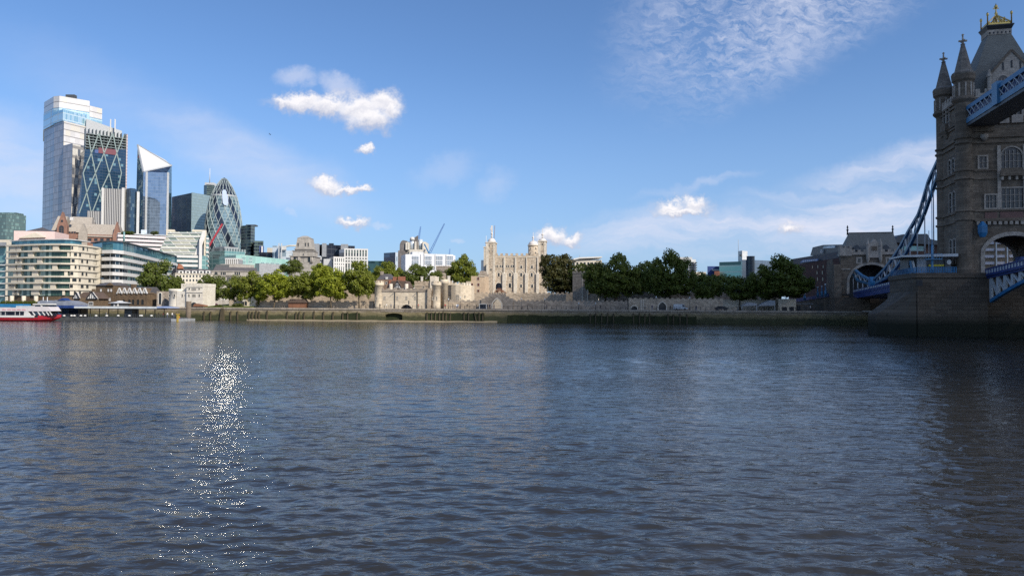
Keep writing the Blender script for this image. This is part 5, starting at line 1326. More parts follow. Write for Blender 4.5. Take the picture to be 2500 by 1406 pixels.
# timber fender posts and the weed hung sheets between them
POSTS = [500.5, 516, 565, 582, 610, 618, 627, 634.5, 654, 703, 724, 732, 744.6, 768.5, 791.6, 814.6, 838.5, 850.5, 873.5, 1044, 1054.7, 1064, 1074, 1082.6, 1090, 1100, 1134, 1145, 1171, 1179.5, 1441, 1454, 1469, 1483, 1498, 1547, 1561, 1574, 1586, 1631, 1644, 1660, 1677]
pm = MB().box(-.17, .17, -.45, -.02, -1.2, 3.25); pm.box(-.2, .2, -.47, -.02, 2.9, 3.05)
pmesh = pm.mesh('timber_post', T['timber'])
for i, x in enumerate(POSTS):
    o = bpy.data.objects.new('timber_post', pmesh); COL.objects.link(o)
    o.location = F0.w(F0.u(x), 0, 0); o.rotation_euler = (0, random.uniform(-.02, .02), F0.ang); o.scale.z = random.uniform(.92, 1.08)
    props(o, 'wet timber fender post fixed to the river wall', 'post', 'timber posts along the river wall')
b = MB(); b.beam((F0.u(1165), -.35, -.5), (F0.u(1159), -.35, 3.3), .3, .3); b.single('timber_post', T['timber'], 'leaning timber fender post on the river wall below the white kiosk', 'post', F0, F0.u(1165), 0, 0, group='timber posts along the river wall')
for a, c, top, lb in ((1044, 1183, 3.0, 'dark green weed covered boarding between posts right of the painted words'), (1240, 1700, 2.5, 'long dark weed covered boarding under the shaded wharf'), (835, 880, 2.7, 'short weed covered boarding under the bright green trees')):
    bb = MB(); n = max(3, int((c - a) / 6)); u0, u1 = F0.u(a), F0.u(c)
    pts = [(u0, -1), (u0, top)] + [(u0 + (u1 - u0) * k / n, top + random.uniform(-.3, .15)) for k in range(1, n)] + [(u1, top), (u1, -1)]
    bb.slab(pts, -.14, -.012); bb.single('weed_covered_boarding', T['algae'], lb, 'boarding', F0, (u0 + u1) / 2, 0, 0)
# foreshore beach
bb = MB(); vs = []
us = np.linspace(F0.u(604), F0.u(1215), 60)
for k, u in enumerate(us):
    w = 4.6 * math.sin(math.pi * k / 59) ** .9 + .3 * math.sin(k * 1.3)
    vs += [(u, .0, .42 + .08 * math.sin(k * .9)), (u, -w * .55 - .15, .28), (u, -w - .3, -.25)]
bb.add(vs, [(3 * k + i, 3 * k + 3 + i, 3 * k + 4 + i, 3 * k + 1 + i) for k in range(59) for i in range(2)], 0, True)
bb.single('foreshore', T['sand'], None, None, F0, 60, 0, 0, kind='structure')

# ground from the wharf to the horizon
gm = stone('paved_ground', (.30, .27, .23), (.22, .20, .17), .3, brick=(2, 2), mortar=.9, streak=0, bump=.1)
bb = MB(); bb.add([(-9000, .8, G - .02), (9000, .8, G - .02), (9000, 9000, G - .02), (-9000, 9000, G - .02)], [(0, 1, 2, 3)])
bb.single('ground', gm, None, None, F0, 0, 0, 0, kind='structure')
fgr = F0.off(8)
lm = stone('mown_lawn', (.10, .12, .03), (.07, .085, .02), .6, streak=0)
bb = MB(); bb.prism([(fgr.u(497), 0), (fgr.u(610), 0), (fgr.u(612), 30), (fgr.u(497), 30)], G, [G + .25, G + .25, G + 2.0, G + 2.0]); bb.single('lawn', lm, None, None, fgr, fgr.u(560), 0, G, kind='structure')

# railing along the wharf edge
def railing(a, c, label):
    b = MB(); u0, u1 = F0.u(a), F0.u(c); n = int((u1 - u0) / 1.6)
    for k in range(n + 1): u = u0 + (u1 - u0) * k / n; b.box(u - .06, u + .06, .9, 1.02, G - .01, G + 1.12)
    for z in (.55, 1.05): b.box(u0, u1, .93, .99, G + z, G + z + .06)
    tt = thing('iron_railing', label, 'railing', F0, (u0 + u1) / 2, 1, G); b.build('railing_lattice', T['black'], tt)


railing(880, 1180, 'black iron railing on the wharf edge before the water gate')
railing(1228, 1540, 'black iron railing on the wharf edge before the long outer wall')
railing(1560, 2010, 'black iron railing on the shaded wharf towards the bridge')

# lamp posts
def lamp(fr, x, h, label, double=False):
    t = thing('lamp_post', label, 'lamp post', fr, fr.u(x), 0, G, group='lamp posts on the wharf')
    u = fr.u(x)
    MB().lathe(u, 0, [(.16, G), (.13, G + .7), (.07, G + .8), (.05, G + h - .55)], 8).build('post', T['black'], t)
    for d in ((-.45, .45) if double else (0,)):
        if double: b = MB(); b.tube([(u, 0, G + h - .7), (u + d, 0, G + h - .5)], .04); b.build('arm', T['black'], t)
        MB().lathe(u + d, 0, [(.06, G + h - .55), (.2, G + h - .35), (.22, G + h - .1), (.08, G + h + .08), (.03, G + h + .2)], 8).build('lantern', T['white'] if double else T['lgrey'], t)
    return t


fl1 = F0.off(3.5)
lamp(fl1, 545, 3.0, 'lamp post with twin white globes on a dark river pier', True)
b = MB(); b.prism([(F0.u(540), -.9), (F0.u(550.5), -.9), (F0.u(550.5), .3), (F0.u(540), .3)], -1, 4.2, [(F0.u(542), -.6), (F0.u(548.5), -.6), (F0.u(548.5), .3), (F0.u(542), .3)])
b.single('wall_buttress', T['timber'], 'dark timber buttress on the river wall below the twin globe lamp', 'buttress', F0, F0.u(545), 0, -1)
for x, h, lb in ((1095, 3.4, 'lamp post between the round tower and the white kiosk, nearer the tower'), (1124, 4.0, 'lamp post before the drum tower window'), (1273, 3.6, 'lamp post just right of the pointed archway'), (1330, 3.6, 'lamp post midway along the long outer wall'), (1602, 4.4, 'lamp post at the left side of the pointed wharf gateway'), (1684, 4.2, 'lamp post right of the thin shaded tree trunk'), (1413, 2.2, 'short pale lamp post before the notched wall'), (1454, 2.2, 'short pale lamp post near the thick tree trunk')):
    lamp(fl1, x, h, lb)

# parked cars and a van
def car(fr, x, L, col, label, van=False):
    t = thing('parked_van' if van else 'parked_car', label, 'van' if van else 'car', fr, fr.u(x), 0, G); u = fr.u(x) - L / 2; h = 2.0 if van else 1.42
    pr = [(0, .35), (0, .85 if not van else 1.9), (L * .1, h * .66 if not van else h), (L * .28, h) if not van else (L * .6, h), (L * .68, h) if not van else (L * .72, h), (L * .82, .95), (L, .8), (L, .35)]
    MB().slab([(u + a, G + z) for a, z in pr], 0, 1.75).build('body', col, t)
    MB().slab([(u + a, G + z) for a, z in ([(L * .14, .95), (L * .29, h - .1), (L * .66, h - .1), (L * .78, .95)] if not van else [(L * .62, 1.1), (L * .62, 1.8), (L * .71, 1.8), (L * .79, 1.1)])], -.02, 1.77).build('window', MT['navyblk'], t)
    for f in (.2, .8):
        b = MB(); c_ = (u + L * f, G + .33)
        b.slab([(c_[0] + .33 * math.cos(a), c_[1] + .33 * math.sin(a)) for a in np.linspace(0, 2 * math.pi, 13)[:-1]], -.05, 1.8); b.build('wheel', T['black'], t)


fcar = F0.off(30)
car(fcar, 506, 4.4, T['dgrey'], 'dark parked car nearest the pale gatehouse')
car(fcar, 520, 4.2, paint('maroon_car_paint', (.10, .012, .015), .3), 'dark red parked car beside the lawn')
car(F0.off(7), 1662, 4.6, paint('pale_van_paint', (.45, .48, .5), .4), 'pale van parked on the shaded wharf', True)
car(F0.off(6), 1762, 4.2, T['black'], 'black car parked under the thin tree near the bridge')

# ------------------------------------------------------------------ people and birds, one skinned surface each
def skin(name, verts, edges, radii, mats, pick, sub=1):
    me = bpy.data.meshes.new('tmp'); me.from_pydata(verts, edges, []); ob = bpy.data.objects.new('tmp', me); COL.objects.link(ob)
    md = ob.modifiers.new('s', 'SKIN'); me.skin_vertices[0].data[0].use_root = True
    for i, r in enumerate(radii): me.skin_vertices[0].data[i].radius = (r, r) if not isinstance(r, tuple) else r
    ob.modifiers.new('d', 'SUBSURF').levels = sub
    dg = bpy.context.evaluated_depsgraph_get()
    out = bpy.data.meshes.new_from_object(ob.evaluated_get(dg)); out.name = name
    bpy.data.objects.remove(ob)
    out.materials.clear()
    for m in mats: out.materials.append(m)
    for p in out.polygons: p.material_index = pick(p.center); p.use_smooth = True
    return out


skinm = paint('skin', (.45, .28, .20), .6); hairm = paint('dark_hair', (.03, .02, .015), .7)


def person_mesh(top, leg, stride, arm):
    V = [(0, 0, .92), (0, 0, 1.2), (0, 0, 1.43), (0, 0, 1.53), (0, .01, 1.64), (0, .0, 1.73),
         (-.1, 0, .88), (-.11, -stride * .45, .48), (-.11, stride * .9 - .1, .06), (-.11, stride * .9 - .26, .03),
         (.1, 0, .88), (.11, stride * .4, .48), (.11, -stride * .9 - .05, .06), (.11, -stride * .9 - .22, .03),
         (-.2, 0, 1.4), (-.25, .03, 1.12), (-.24, -arm, .9), (-.23, -arm - .05, .8),
         (.2, 0, 1.4), (.25, .0, 1.12), (.24, -.08, .88), (.23, -.1, .78)]
    E = [(0, 1), (1, 2), (2, 3), (3, 4), (4, 5), (0, 6), (6, 7), (7, 8), (8, 9), (0, 10), (10, 11), (11, 12), (12, 13), (2, 14), (14, 15), (15, 16), (16, 17), (2, 18), (18, 19), (19, 20), (20, 21)]
    Rr = [(.15, .11), (.15, .1), (.15, .1), .055, .12, .1, .09, .065, .045, .04, .09, .065, .045, .04, .06, .05, .038, .035, .06, .05, .038, .035]
    return skin('person', V, E, Rr, [leg, top, skinm, hairm], lambda c: 3 if c.z > 1.68 or (c.z > 1.58 and c.y > .04) else 2 if c.z > 1.5 or (abs(c.x) > .18 and c.z < .88) else 1 if c.z > .93 else 0)


cl = lambda n, c: paint(n, c, .8, var=.1)
TOPS = [('white shirt', cl('white_cotton', (.7, .7, .68))), ('black jacket', cl('black_cloth', (.02, .02, .022))), ('red jacket', cl('red_cloth', (.42, .03, .03))), ('navy coat', cl('navy_cloth', (.02, .03, .08))), ('grey top', cl('grey_cloth', (.22, .22, .23))), ('pale blue shirt', cl('pale_blue_cloth', (.3, .42, .6)))]
LEGS = [('dark trousers', cl('dark_trousers', (.025, .025, .03))), ('blue jeans', cl('denim', (.05, .08, .16))), ('beige trousers', cl('beige_trousers', (.36, .29, .2)))]
PM = {}


def person(fr, px, i, j, st, label, z=G, v=0, rz=0.):
    k = (i, j, st)
    if k not in PM: PM[k] = person_mesh(TOPS[i][1], LEGS[j][1], (0, .22)[st], (.02, .2)[st])
    o = bpy.data.objects.new('person', PM[k]); COL.objects.link(o); o.location = fr.w(fr.u(px), v, z); o.rotation_euler.z = fr.ang + rz
    props(o, label, 'person', 'people on the river bank')


fw1 = F0.off(3)
for px, i, j, st, rz, lb in (
        (928, 1, 0, 0, 0, 'person in black jacket standing before the left end turret'), (944, 0, 2, 1, 1.5, 'person in white shirt walking beside the left end turret'),
        (955, 4, 0, 0, .4, 'person in grey top before the water gate, left of its arch'), (1022, 2, 0, 1, -1.5, 'person in red jacket walking right of the river arch'),
        (1041, 1, 0, 0, 2, 'person in black jacket by the right end of the water gate'), (1087, 2, 1, 0, 0, 'person in red jacket and jeans below the round wall tower'),
        (1106, 1, 1, 1, 1.5, 'person in black jacket and jeans below the drum tower'), (1115, 0, 1, 0, .3, 'person in white shirt and jeans below the drum tower'), (1118, 5, 1, 0, 2.8, 'person in pale blue shirt beside one in white'),
        (1124, 3, 0, 1, -1.2, 'person in navy coat at a lamp post by the drum tower'), (1141, 1, 2, 0, 0, 'person in black jacket and beige trousers left of the white kiosk'), (1163, 1, 0, 1, 1.5, 'person in black jacket walking towards the white kiosk'),
        (1190, 1, 0, 0, .5, 'person in black jacket at the side of the white kiosk'), (1195.5, 3, 0, 0, -.5, 'person in navy coat between kiosk and archway'), (1207, 3, 1, 1, 1.6, 'person in navy coat and jeans entering the pointed archway'),
        (1288, 1, 0, 1, 1.5, 'person in black jacket walking under the long outer wall'), (1335, 3, 0, 1, -1.5, 'person in navy coat walking under the long outer wall'), (1466, 1, 0, 0, 0, 'person in black jacket by the thick tree trunk'),
        (1575, 4, 0, 1, 1.5, 'person in grey top right of the low arch'), (1592, 3, 1, 0, 0, 'person in navy coat and jeans left of the wharf gateway'), (1637, 1, 0, 1, -1.4, 'person in black jacket right of the wharf gateway'),
        (1700, 1, 1, 0, 0, 'person in black jacket and jeans under shaded trees'), (1978, 0, 0, 1, 1.5, 'person in white shirt walking under the bridge approach')):
    person(fw1, px, i, j, st, lb, rz=rz)
for px, i, j, st, lb in ((523, 0, 1, 0, 'person in white shirt beside the lawn'), (569, 0, 0, 1, 'person in white shirt above the lawn')):
    person(F0.off(26), px, i, j, st, lb, z=G + .3)
zpn = fpn.z(300, 775)
for px, i, j, st, lb in ((242, 0, 1, 0, 'person in white shirt sitting out on the landing stage'), (252, 4, 0, 0, 'person in grey top at middle of landing stage'), (376, 1, 0, 0, 'person in black jacket in the queue, leftmost'), (388, 2, 0, 0, 'person in red jacket in the landing stage queue'),
                        (395, 4, 2, 0, 'person in grey top and beige trousers in the queue'), (402, 0, 1, 1, 'person in white shirt and jeans in the queue'), (410, 1, 1, 0, 'person in black jacket and jeans near the queue head'), (414, 0, 0, 0, 'person in white shirt near the mooring pile'), (419, 3, 0, 0, 'person in navy coat at the head of the queue')):
    person(fpn, px, i, j, st, lb, z=zpn, v=2.0 + (px % 3), rz=random.uniform(-2, 2))
# swans
wh = paint('white_feathers', (.78, .77, .74), .8, var=.05); ob_ = paint('orange_bill', (.6, .2, .03), .5)
sw = skin('swan', [(0, 0, .12), (.3, 0, .16), (-.35, 0, .16), (-.62, 0, .28), (.5, 0, .24), (.6, 0, .45), (.52, 0, .68), (.58, 0, .84), (.70, 0, .82), (.82, 0, .77)], [(0, 1), (0, 2), (2, 3), (1, 4), (4, 5), (5, 6), (6, 7), (7, 8), (8, 9)],
          [(.24, .2), (.22, .18), (.2, .16), .05, .1, .06, .05, .055, .06, .025], [wh, ob_], lambda c: 1 if c.x > .75 else 0)
for px, py, rz, lb in ((634.5, 780.5, 2.9, 'white swan nearest the river wall posts'), (675.5, 781.5, .2, 'white swan in the middle of the three'), (696, 782.3, 3.3, 'white swan farthest right by the foreshore')):
    q = ray(px, py); k = -CAMZ / q.z; w = EYE + q * k
    o = bpy.data.objects.new('swan', sw); COL.objects.link(o); o.location = (w.x, w.y, -.02); o.rotation_euler.z = rz; o.scale = (1.15,) * 3
    props(o, lb, 'swan', 'swans by the foreshore')
q = P(658.5, 328.5, 160)
bd = skin('bird', [(0, 0, 0), (.2, 0, .02), (.32, 0, .04), (-.28, 0, 0), (0, .2, .1), (-.05, .5, .2), (0, -.2, .1), (-.05, -.5, .22)], [(0, 1), (1, 2), (0, 3), (0, 4), (4, 5), (0, 6), (6, 7)], [.07, .06, .025, (.05, .02), (.06, .02), (.03, .01), (.06, .02), (.03, .01)], [T['black']], lambda c: 0)
o = bpy.data.objects.new('bird', bd); COL.objects.link(o); o.location = q; o.rotation_euler = (.5, .3, 1.0); props(o, 'tiny dark bird flying alone in the blue sky', 'bird')

# ------------------------------------------------------------------ trees
def crown_mesh(name, seed, mat, n_clump=60, per=120, leaf=.055, flat=.0):
    rs = np.random.RandomState(seed)
    V = []
    cen = []
    while len(cen) < n_clump:
        d = rs.normal(size=3); d /= np.linalg.norm(d); r = rs.uniform(.35, .86) ** .8
        p = d * r
        if p[2] < -.82: continue
        p[:2] *= 1 - .18 * max(0, p[2])
        cen.append(p)
    quads = []
    for p in cen:
        cr = rs.uniform(.15, .29)
        d = rs.normal(size=(per, 3)); d /= np.linalg.norm(d, axis=1)[:, None]
        rr = cr * rs.uniform(.35, 1.08, size=(per, 1)) ** .6
        pos = p + d * rr * np.array([1.1, 1.1, .85])
        nrm = d + rs.normal(size=(per, 3)) * .55 + np.array([0, 0, .35]); nrm /= np.linalg.norm(nrm, axis=1)[:, None]
        a = np.cross(nrm, rs.normal(size=(per, 3))); a /= np.linalg.norm(a, axis=1)[:, None]; c = np.cross(nrm, a)
        s = leaf * rs.uniform(.6, 1.35, size=(per, 1)); s2 = s * rs.uniform(.5, .85, size=(per, 1))
        quads.append(np.stack([pos - a * s, pos - c * s2, pos + a * s, pos + c * s2], 1))
    q = np.concatenate(quads).reshape(-1, 3); n = len(q) // 4
    me = bpy.data.meshes.new(name)
    me.vertices.add(len(q)); me.vertices.foreach_set('co', q.ravel())
    me.loops.add(n * 4); me.loops.foreach_set('vertex_index', np.arange(n * 4, dtype=np.int32))
    me.polygons.add(n); me.polygons.foreach_set('loop_start', np.arange(0, n * 4, 4, dtype=np.int32))
    me.update(calc_edges=True); me.validate(); me.materials.append(mat)
    return me


CR = {}
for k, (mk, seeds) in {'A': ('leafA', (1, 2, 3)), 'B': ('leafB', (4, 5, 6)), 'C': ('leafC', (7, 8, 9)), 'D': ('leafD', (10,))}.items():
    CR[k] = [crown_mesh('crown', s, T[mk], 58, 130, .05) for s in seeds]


def tree(label, px, pyt, pyb, wpx, Y, kind, seed=0, zbase=G, tr=.28, extra=(), lean=0., group=None, low=None):
    """crown spans pyt..pyb and wpx pixels at depth Y; extra: further lobes (dx, y top, y bottom, width)"""
    q = P(px, 745, Y); rnd = random.Random(seed * 13 + int(px))
    t = thing('broadleaf_tree', label, 'tree', W0, q.x, Y, zbase, group)
    s = Y / FPX; first = None; tips = []
    for k, (dx, y0, y1, w) in enumerate([(0, pyt, pyb, wpx)] + list(extra)):
        zt, zb = P(px + dx, y0, Y).z, P(px + dx, y1, Y).z
        sx, sz = w * s / 2, (zt - zb) / 2
        cr = CR[kind][(seed + k) % len(CR[kind])]
        o = bpy.data.objects.new('crown', cr); COL.objects.link(o); o.parent = t
        o.location = (dx * s, rnd.uniform(-.5, .5) * (k > 0), (zt + zb) / 2 - zbase)
        o.scale = (sx * 1.04, max(sx * .85, sz * .6), sz * 1.06); o.rotation_euler.z = rnd.uniform(0, .6)
        tips.append((dx * s, 0, (zt + zb) / 2 - zbase, sx, sz))
    b = MB(); z0 = (P(px, pyb, Y).z - zbase); c0 = tips[0]
    h = c0[2]; base = zbase
    g = lambda x, y, z: (q.x + x, Y + y, zbase + z)
    b.tube([g(-lean, 0, -.3), g(-lean * .7, 0, .5), g(-lean * .3, 0, z0 * .6 + .5), g(0, 0, h)], [tr * 1.5, tr * 1.1, tr * .85, tr * .3], 8)
    for k in range(9):
        tp = tips[k % len(tips)]; a = rnd.uniform(0, 6.28); zz = h * rnd.uniform(.45, .8) if z0 < h * .4 else z0 * rnd.uniform(.75, 1.1)
        e = (tp[0] + math.cos(a) * tp[3] * .7, math.sin(a) * tp[3] * .6, tp[2] + rnd.uniform(-.2, .6) * tp[4])
        m_ = ((e[0]) * .45, e[1] * .45, zz + (e[2] - zz) * .4)
        b.tube([g(-lean * .3, 0, min(zz, h * .9)), g(*m_), g(*e)], [tr * .5, tr * .33, tr * .1], 5)
    b.build('trunk', T['trunk'], t)
    return t


GB = 'plane trees along the bright bank'
tree('big dark green tree standing behind the pale gatehouse', 390, 630, 748, 98, 285, 'C', 1, extra=((-30, 660, 745, 50), (35, 672, 730, 45)))
tree('grey green tree just right of the pale gatehouse', 523, 672, 738, 74, 300, 'C', 2, extra=((-22, 668, 715, 36),))
tree('slender yellow green tree beside the old stone offices', 572, 671, 742, 44, 266, 'B', 3, group=GB)
tree('mid green plane tree at the left end of the wharf row', 610, 659, 742, 82, 262, 'B', 4, extra=((20, 680, 748, 40),), group=GB)
tree('bright plane tree over the dark wall, second of the wharf row', 672, 657, 733, 90, 258, 'A', 5, extra=((-15, 690, 735, 60), (30, 668, 728, 56)), lean=.6, group=GB)
tree('plane tree with a forked leaning trunk at the middle of the row', 741, 662, 731, 84, 258, 'B', 6, lean=-.8, extra=((16, 676, 732, 50),), group=GB)
tree('brightest yellow green plane tree of the wharf row', 806, 647, 733, 90, 256, 'A', 7, extra=((14, 665, 735, 76), (-22, 643, 700, 56)), lean=-.5, group=GB)
tree('darker green plane tree next to the water gate', 875, 639, 728, 80, 255, 'B', 8, extra=((-5, 690, 722, 44), (22, 660, 728, 46)), lean=-.4, group=GB)
tree('dark round tree in front of the stepped stone tower', 711, 632, 672, 56, 330, 'C', 9)
tree('pale green tree behind the pale gridded blocks', 783, 643, 690, 60, 300, 'A', 10)
tree('rounded green tree behind the brick house in the castle', 945, 640, 705, 66, 330, 'B', 11, extra=((-22, 648, 700, 40), (26, 652, 700, 44)))
tree('wide dark green tree behind the battlemented range', 1008, 641, 706, 62, 315, 'C', 12, extra=((36, 645, 702, 60), (58, 660, 700, 36)))
tree('tall sunlit tree left of the great keep', 1128, 618, 700, 66, 325, 'B', 13, extra=((-18, 640, 698, 46), (22, 650, 708, 40)))
tree('big bronze tinged tree right of the great keep', 1366, 616, 720, 92, 292, 'D', 14, extra=((0, 650, 728, 112), (-36, 618, 690, 34), (38, 668, 724, 66)), tr=.4)
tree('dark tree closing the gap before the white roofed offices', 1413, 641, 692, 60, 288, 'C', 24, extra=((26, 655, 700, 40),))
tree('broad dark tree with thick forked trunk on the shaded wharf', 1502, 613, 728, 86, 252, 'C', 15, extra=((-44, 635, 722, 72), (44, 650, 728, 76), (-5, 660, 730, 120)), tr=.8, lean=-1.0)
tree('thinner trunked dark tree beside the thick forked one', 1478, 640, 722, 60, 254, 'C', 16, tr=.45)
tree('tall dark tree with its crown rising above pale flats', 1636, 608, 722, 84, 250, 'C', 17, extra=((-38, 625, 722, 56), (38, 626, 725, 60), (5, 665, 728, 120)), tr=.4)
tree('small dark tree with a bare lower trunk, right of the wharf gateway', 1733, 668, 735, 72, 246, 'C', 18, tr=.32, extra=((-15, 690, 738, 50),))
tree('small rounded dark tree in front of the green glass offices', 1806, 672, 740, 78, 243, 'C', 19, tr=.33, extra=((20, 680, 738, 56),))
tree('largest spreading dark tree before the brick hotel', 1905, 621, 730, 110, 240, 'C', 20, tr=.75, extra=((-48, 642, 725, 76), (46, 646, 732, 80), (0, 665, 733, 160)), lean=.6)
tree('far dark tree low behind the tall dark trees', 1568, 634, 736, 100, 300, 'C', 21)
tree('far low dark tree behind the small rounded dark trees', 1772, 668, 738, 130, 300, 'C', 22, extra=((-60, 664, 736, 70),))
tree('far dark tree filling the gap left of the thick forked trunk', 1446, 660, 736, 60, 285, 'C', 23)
fsh = F0.off(9)
def shrub(label, px, py, w, Y, h, kind):
    q = P(px, py, Y); o = bpy.data.objects.new('shrub', CR[kind][0]); COL.objects.link(o); o.location = (q.x, Y, q.z); o.scale = (w, w * .7, h); props(o, label, 'shrub')
shrub('low clipped shrub on the lawn left of the broken bastion', 580, 745, 2.2, 258, .8, 'C')
shrub('dark shrub at the foot of the pale gatehouse lawn', 533, 747, 1.6, 258, .6, 'C')
for px in (306, 318, 377): shrub(['rooftop shrub left of two on the banded offices', 'rooftop shrub right of two on the banded offices', 'dark rooftop shrub near the sloped glass building'][(306, 318, 377).index(px)], px, 569, 3.2, 515, 1.7, 'C')
for k in range(5): shrub(['leftmost shrub under the pale apartments', 'second shrub under the pale apartments', 'middle shrub under the pale apartments', 'fourth shrub under the pale apartments', 'last shrub under the pale apartments'][k], 12 + k * 22, 740, 2.4, 338, 1.4, 'C')

# ------------------------------------------------------------------ buildings behind the right bank
crenwall('curtain_wall', 'inner curtain wall glimpsed between the dark trunks on the right bank', F0.off(30), 1462, 1900, 713, 716, 2, T['rag2'], 9)
fw_ = Fr.px(1396, 560, 1480, 560, 635); zq = fw_.z
t = thing('white_roofed_offices', 'pale offices with a thin white curved roof behind dark trees', 'office block', fw_)
MB().box(fw_.u(1404), fw_.u(1470), 2, 20, G, zq(1430, 634)).build('wall', T['cream'], t)
b = MB(); b.slab([fw_.uz(1398, 632), fw_.uz(1415, 628), fw_.uz(1470, 626), fw_.uz(1470, 629), fw_.uz(1415, 631.5), fw_.uz(1400, 635)], 0, 22); b.build('roof', T['white'], t)
for k in range(7): window(t, fw_.u(1410 + k * 9), 1.6, zq(1430, 648), zq(1430, 640), 2, T['darkglass'], T['cream'])
MB().tube([(fw_.u(1416), 3, zq(1416, 630)), (fw_.u(1416), 3, zq(1416, 622))], .15).build('mast', T['grey'], t)
t, pl, zt = block('pale_flats', 'pale block of flats with dark balconies behind the tall dark tree', 'apartment building', [(1652, 452), (1690, 450), (1690, 470), (1652, 470)], 628, T['white'], 'wall', py=640)
pl_add(t, [(1681, 448), (1699, 449), (1699, 465), (1681, 465)], (G,), 633, T['lgrey'], 'wing', 0, 640)
for k in range(5):
    y = 640 + k * 6
    pl_add(t, [(1697, 446.5), (1702, 446.5), (1702, 450), (1697, 450)], y + 2.2, y, T['dgrey'], 'balcony', 0, 640)
    pl_add(t, [(1683, 447.7), (1694, 447.9), (1694, 448.3), (1683, 448.3)], y + 3.5, y - .5, T['darkglass'], 'window', 0, 640)
t, pl, zt = block('navy_block', 'small dark blue block with a pale panel left of the green glass offices', 'building', [(1727, 420), (1757, 420), (1757, 435), (1727, 435)], 650, T['navy'], 'body', py=655)
pl_add(t, [(1738, 419), (1756, 419), (1756, 419.8), (1738, 419.8)], 661, 657, T['lgrey'], 'panel', 0, 655)
t, pl, zt = block('brick_flats', 'small brick block below the green glass offices', 'building', [(1744, 400), (1757, 400), (1757, 415), (1744, 415)], 662, T['redbrick'], 'wall', py=665)
t, pl, zt = block('cream_roof_block', 'low cream and beige roof block among the right bank trees', 'building', [(1694, 440), (1724, 440), (1724, 455), (1694, 455)], 664, T['cream'], 'wall', py=665)
MT['aqua'] = glazing('aqua_office_glass', (.20, .42, .38), (.32, .50, .46), 3, 3.4, .1, .22, .08, .3, (.05, .12, .12), .35)
t, pl, zt = block('green_glass_offices', 'green glass office building with a sloping parapet', 'office block', [(1756, 404), (1812, 396), (1812, 420), (1756, 420)], 640, MT['aqua'], py=650, yref=0)
fa_ = Fr.px(1756, 403.7, 1812, 395.7, 650)
b = MB(); b.slab([(fa_.u(1756), zt), (fa_.u(1812), zt), (fa_.u(1810), fa_.z(1810, 632.5)), (fa_.u(1792), fa_.z(1792, 633.5)), (fa_.u(1756), fa_.z(1756, 639.5))], 0, 6); b.build('parapet', T['slate'], t)
t, pl, zt = block('grey_lift_tower', 'square grey lift tower with a thin mast above the green glass offices', 'tower block', [(1802, 412), (1812, 408), (1825, 412), (1825, 425), (1802, 425)], 612, T['lgrey'], 'shaft', py=625, yref=1)
q = P(1802.5, 585, 414); MB().tube([(q.x, q.y, zt - 1), (q.x, q.y, q.z)], .12).build('mast', T['grey'], t)
MB().box(pl[0][0] + .4, pl[1][0] - .3, pl[1][1] - .6, pl[0][1] - .5, P(1805, 626, 410).z, P(1805, 621, 410).z).build('louvre_opening', T['dgrey'], t)
t, pl, zt = block('blue_grey_flats', 'blue grey flats with a round corner bay behind the largest dark tree', 'building', [(1812, 398), (1840, 400), (1905, 410), (1905, 430), (1812, 430)], 634, MT['blkl'], py=650)
b = MB(); q = P(1834, 640, 398); b.lathe(q.x, q.y + 1, [(2.2, G), (2.2, P(1834, 626, 398).z), (2.6, P(1834, 625.5, 398).z)], 14); b.build('corner_bay', MT['blkl'], t)
# brick hotel beside the approach
fh_ = Fr.px(1925, 330, 2058, 268, 650); zq = fh_.z
t = thing('brick_hotel', 'dark brick hotel with slate roofs and a pale blue sign strip behind the bridge end', 'hotel', fh_)
hz = zq(1985, 640)
MB().box(0, fh_.u(2058), 0, 25, G, hz).build('wall', stone('dark_red_brick', (.115, .06, .05), (.075, .04, .035), .4, brick=(.5, .2), mortar=1.1), t)
b = MB(); b.slab([(0, hz), (fh_.u(2058), hz), (fh_.u(2058), zq(2050, 612)), fh_.uz(2028, 616), fh_.uz(1980, 624), (0, zq(1930, 632))], 1, 22); b.build('slate_roof', T['slate'], t)
b = MB(); b.slab([fh_.uz(1978, 624, 4), fh_.uz(1984, 604, 4), fh_.uz(2010, 598, 4), fh_.uz(2056, 597, 4), fh_.uz(2056, 616, 4)], 4, 20); b.build('upper_roof', T['dgrey'], t)
b = MB(); b.slab([fh_.uz(2008, 607, 3.6), fh_.uz(2012, 601, 3.6), fh_.uz(2038, 600, 3.6), fh_.uz(2038, 605, 3.6)], 3.6, 4.2); b.build('roof_glazing', MT['ltpanel'], t)
b = MB(); b.slab([fh_.uz(1952, 641.5, -.3), fh_.uz(1996, 637, -.3), fh_.uz(1996, 632, -.3), fh_.uz(1960, 635, -.3)], -.3, -.02); sg = b.build('sign_strip', paint('pale_blue_sign', (.12, .2, .42), .5), t)
b = MB()
for k in range(7):
    x = 1961 + k * 5; b.slab([fh_.uz(x, 639.5 - k * .55, -.4), fh_.uz(x + 2.6, 639.2 - k * .55, -.4), fh_.uz(x + 2.6, 636.3 - k * .5, -.4), fh_.uz(x, 636.6 - k * .5, -.4)], -.42, -.31)
b.build('sign_lettering', T['lgrey'], sg)
for x, y in ((1984, 651), (1997, 650), (1995, 665), (2008, 665), (2009, 681), (2010, 650), (1996, 681), (2024, 665), (2024, 650), (2024, 681), (2040, 660)): window(t, fh_.u(x), 1.0, zq(x, y + 4.5), zq(x, y - 3.5), 0, T['darkglass'], T['brownstone'], 'arch' if y < 652 else 'rect')
for x in (1984.5, 1987): MB().box(fh_.u(x), fh_.u(x) + .5, 3.2, 3.9, zq(x, 618), zq(x, 609.5)).build('flue', T['white'], t)
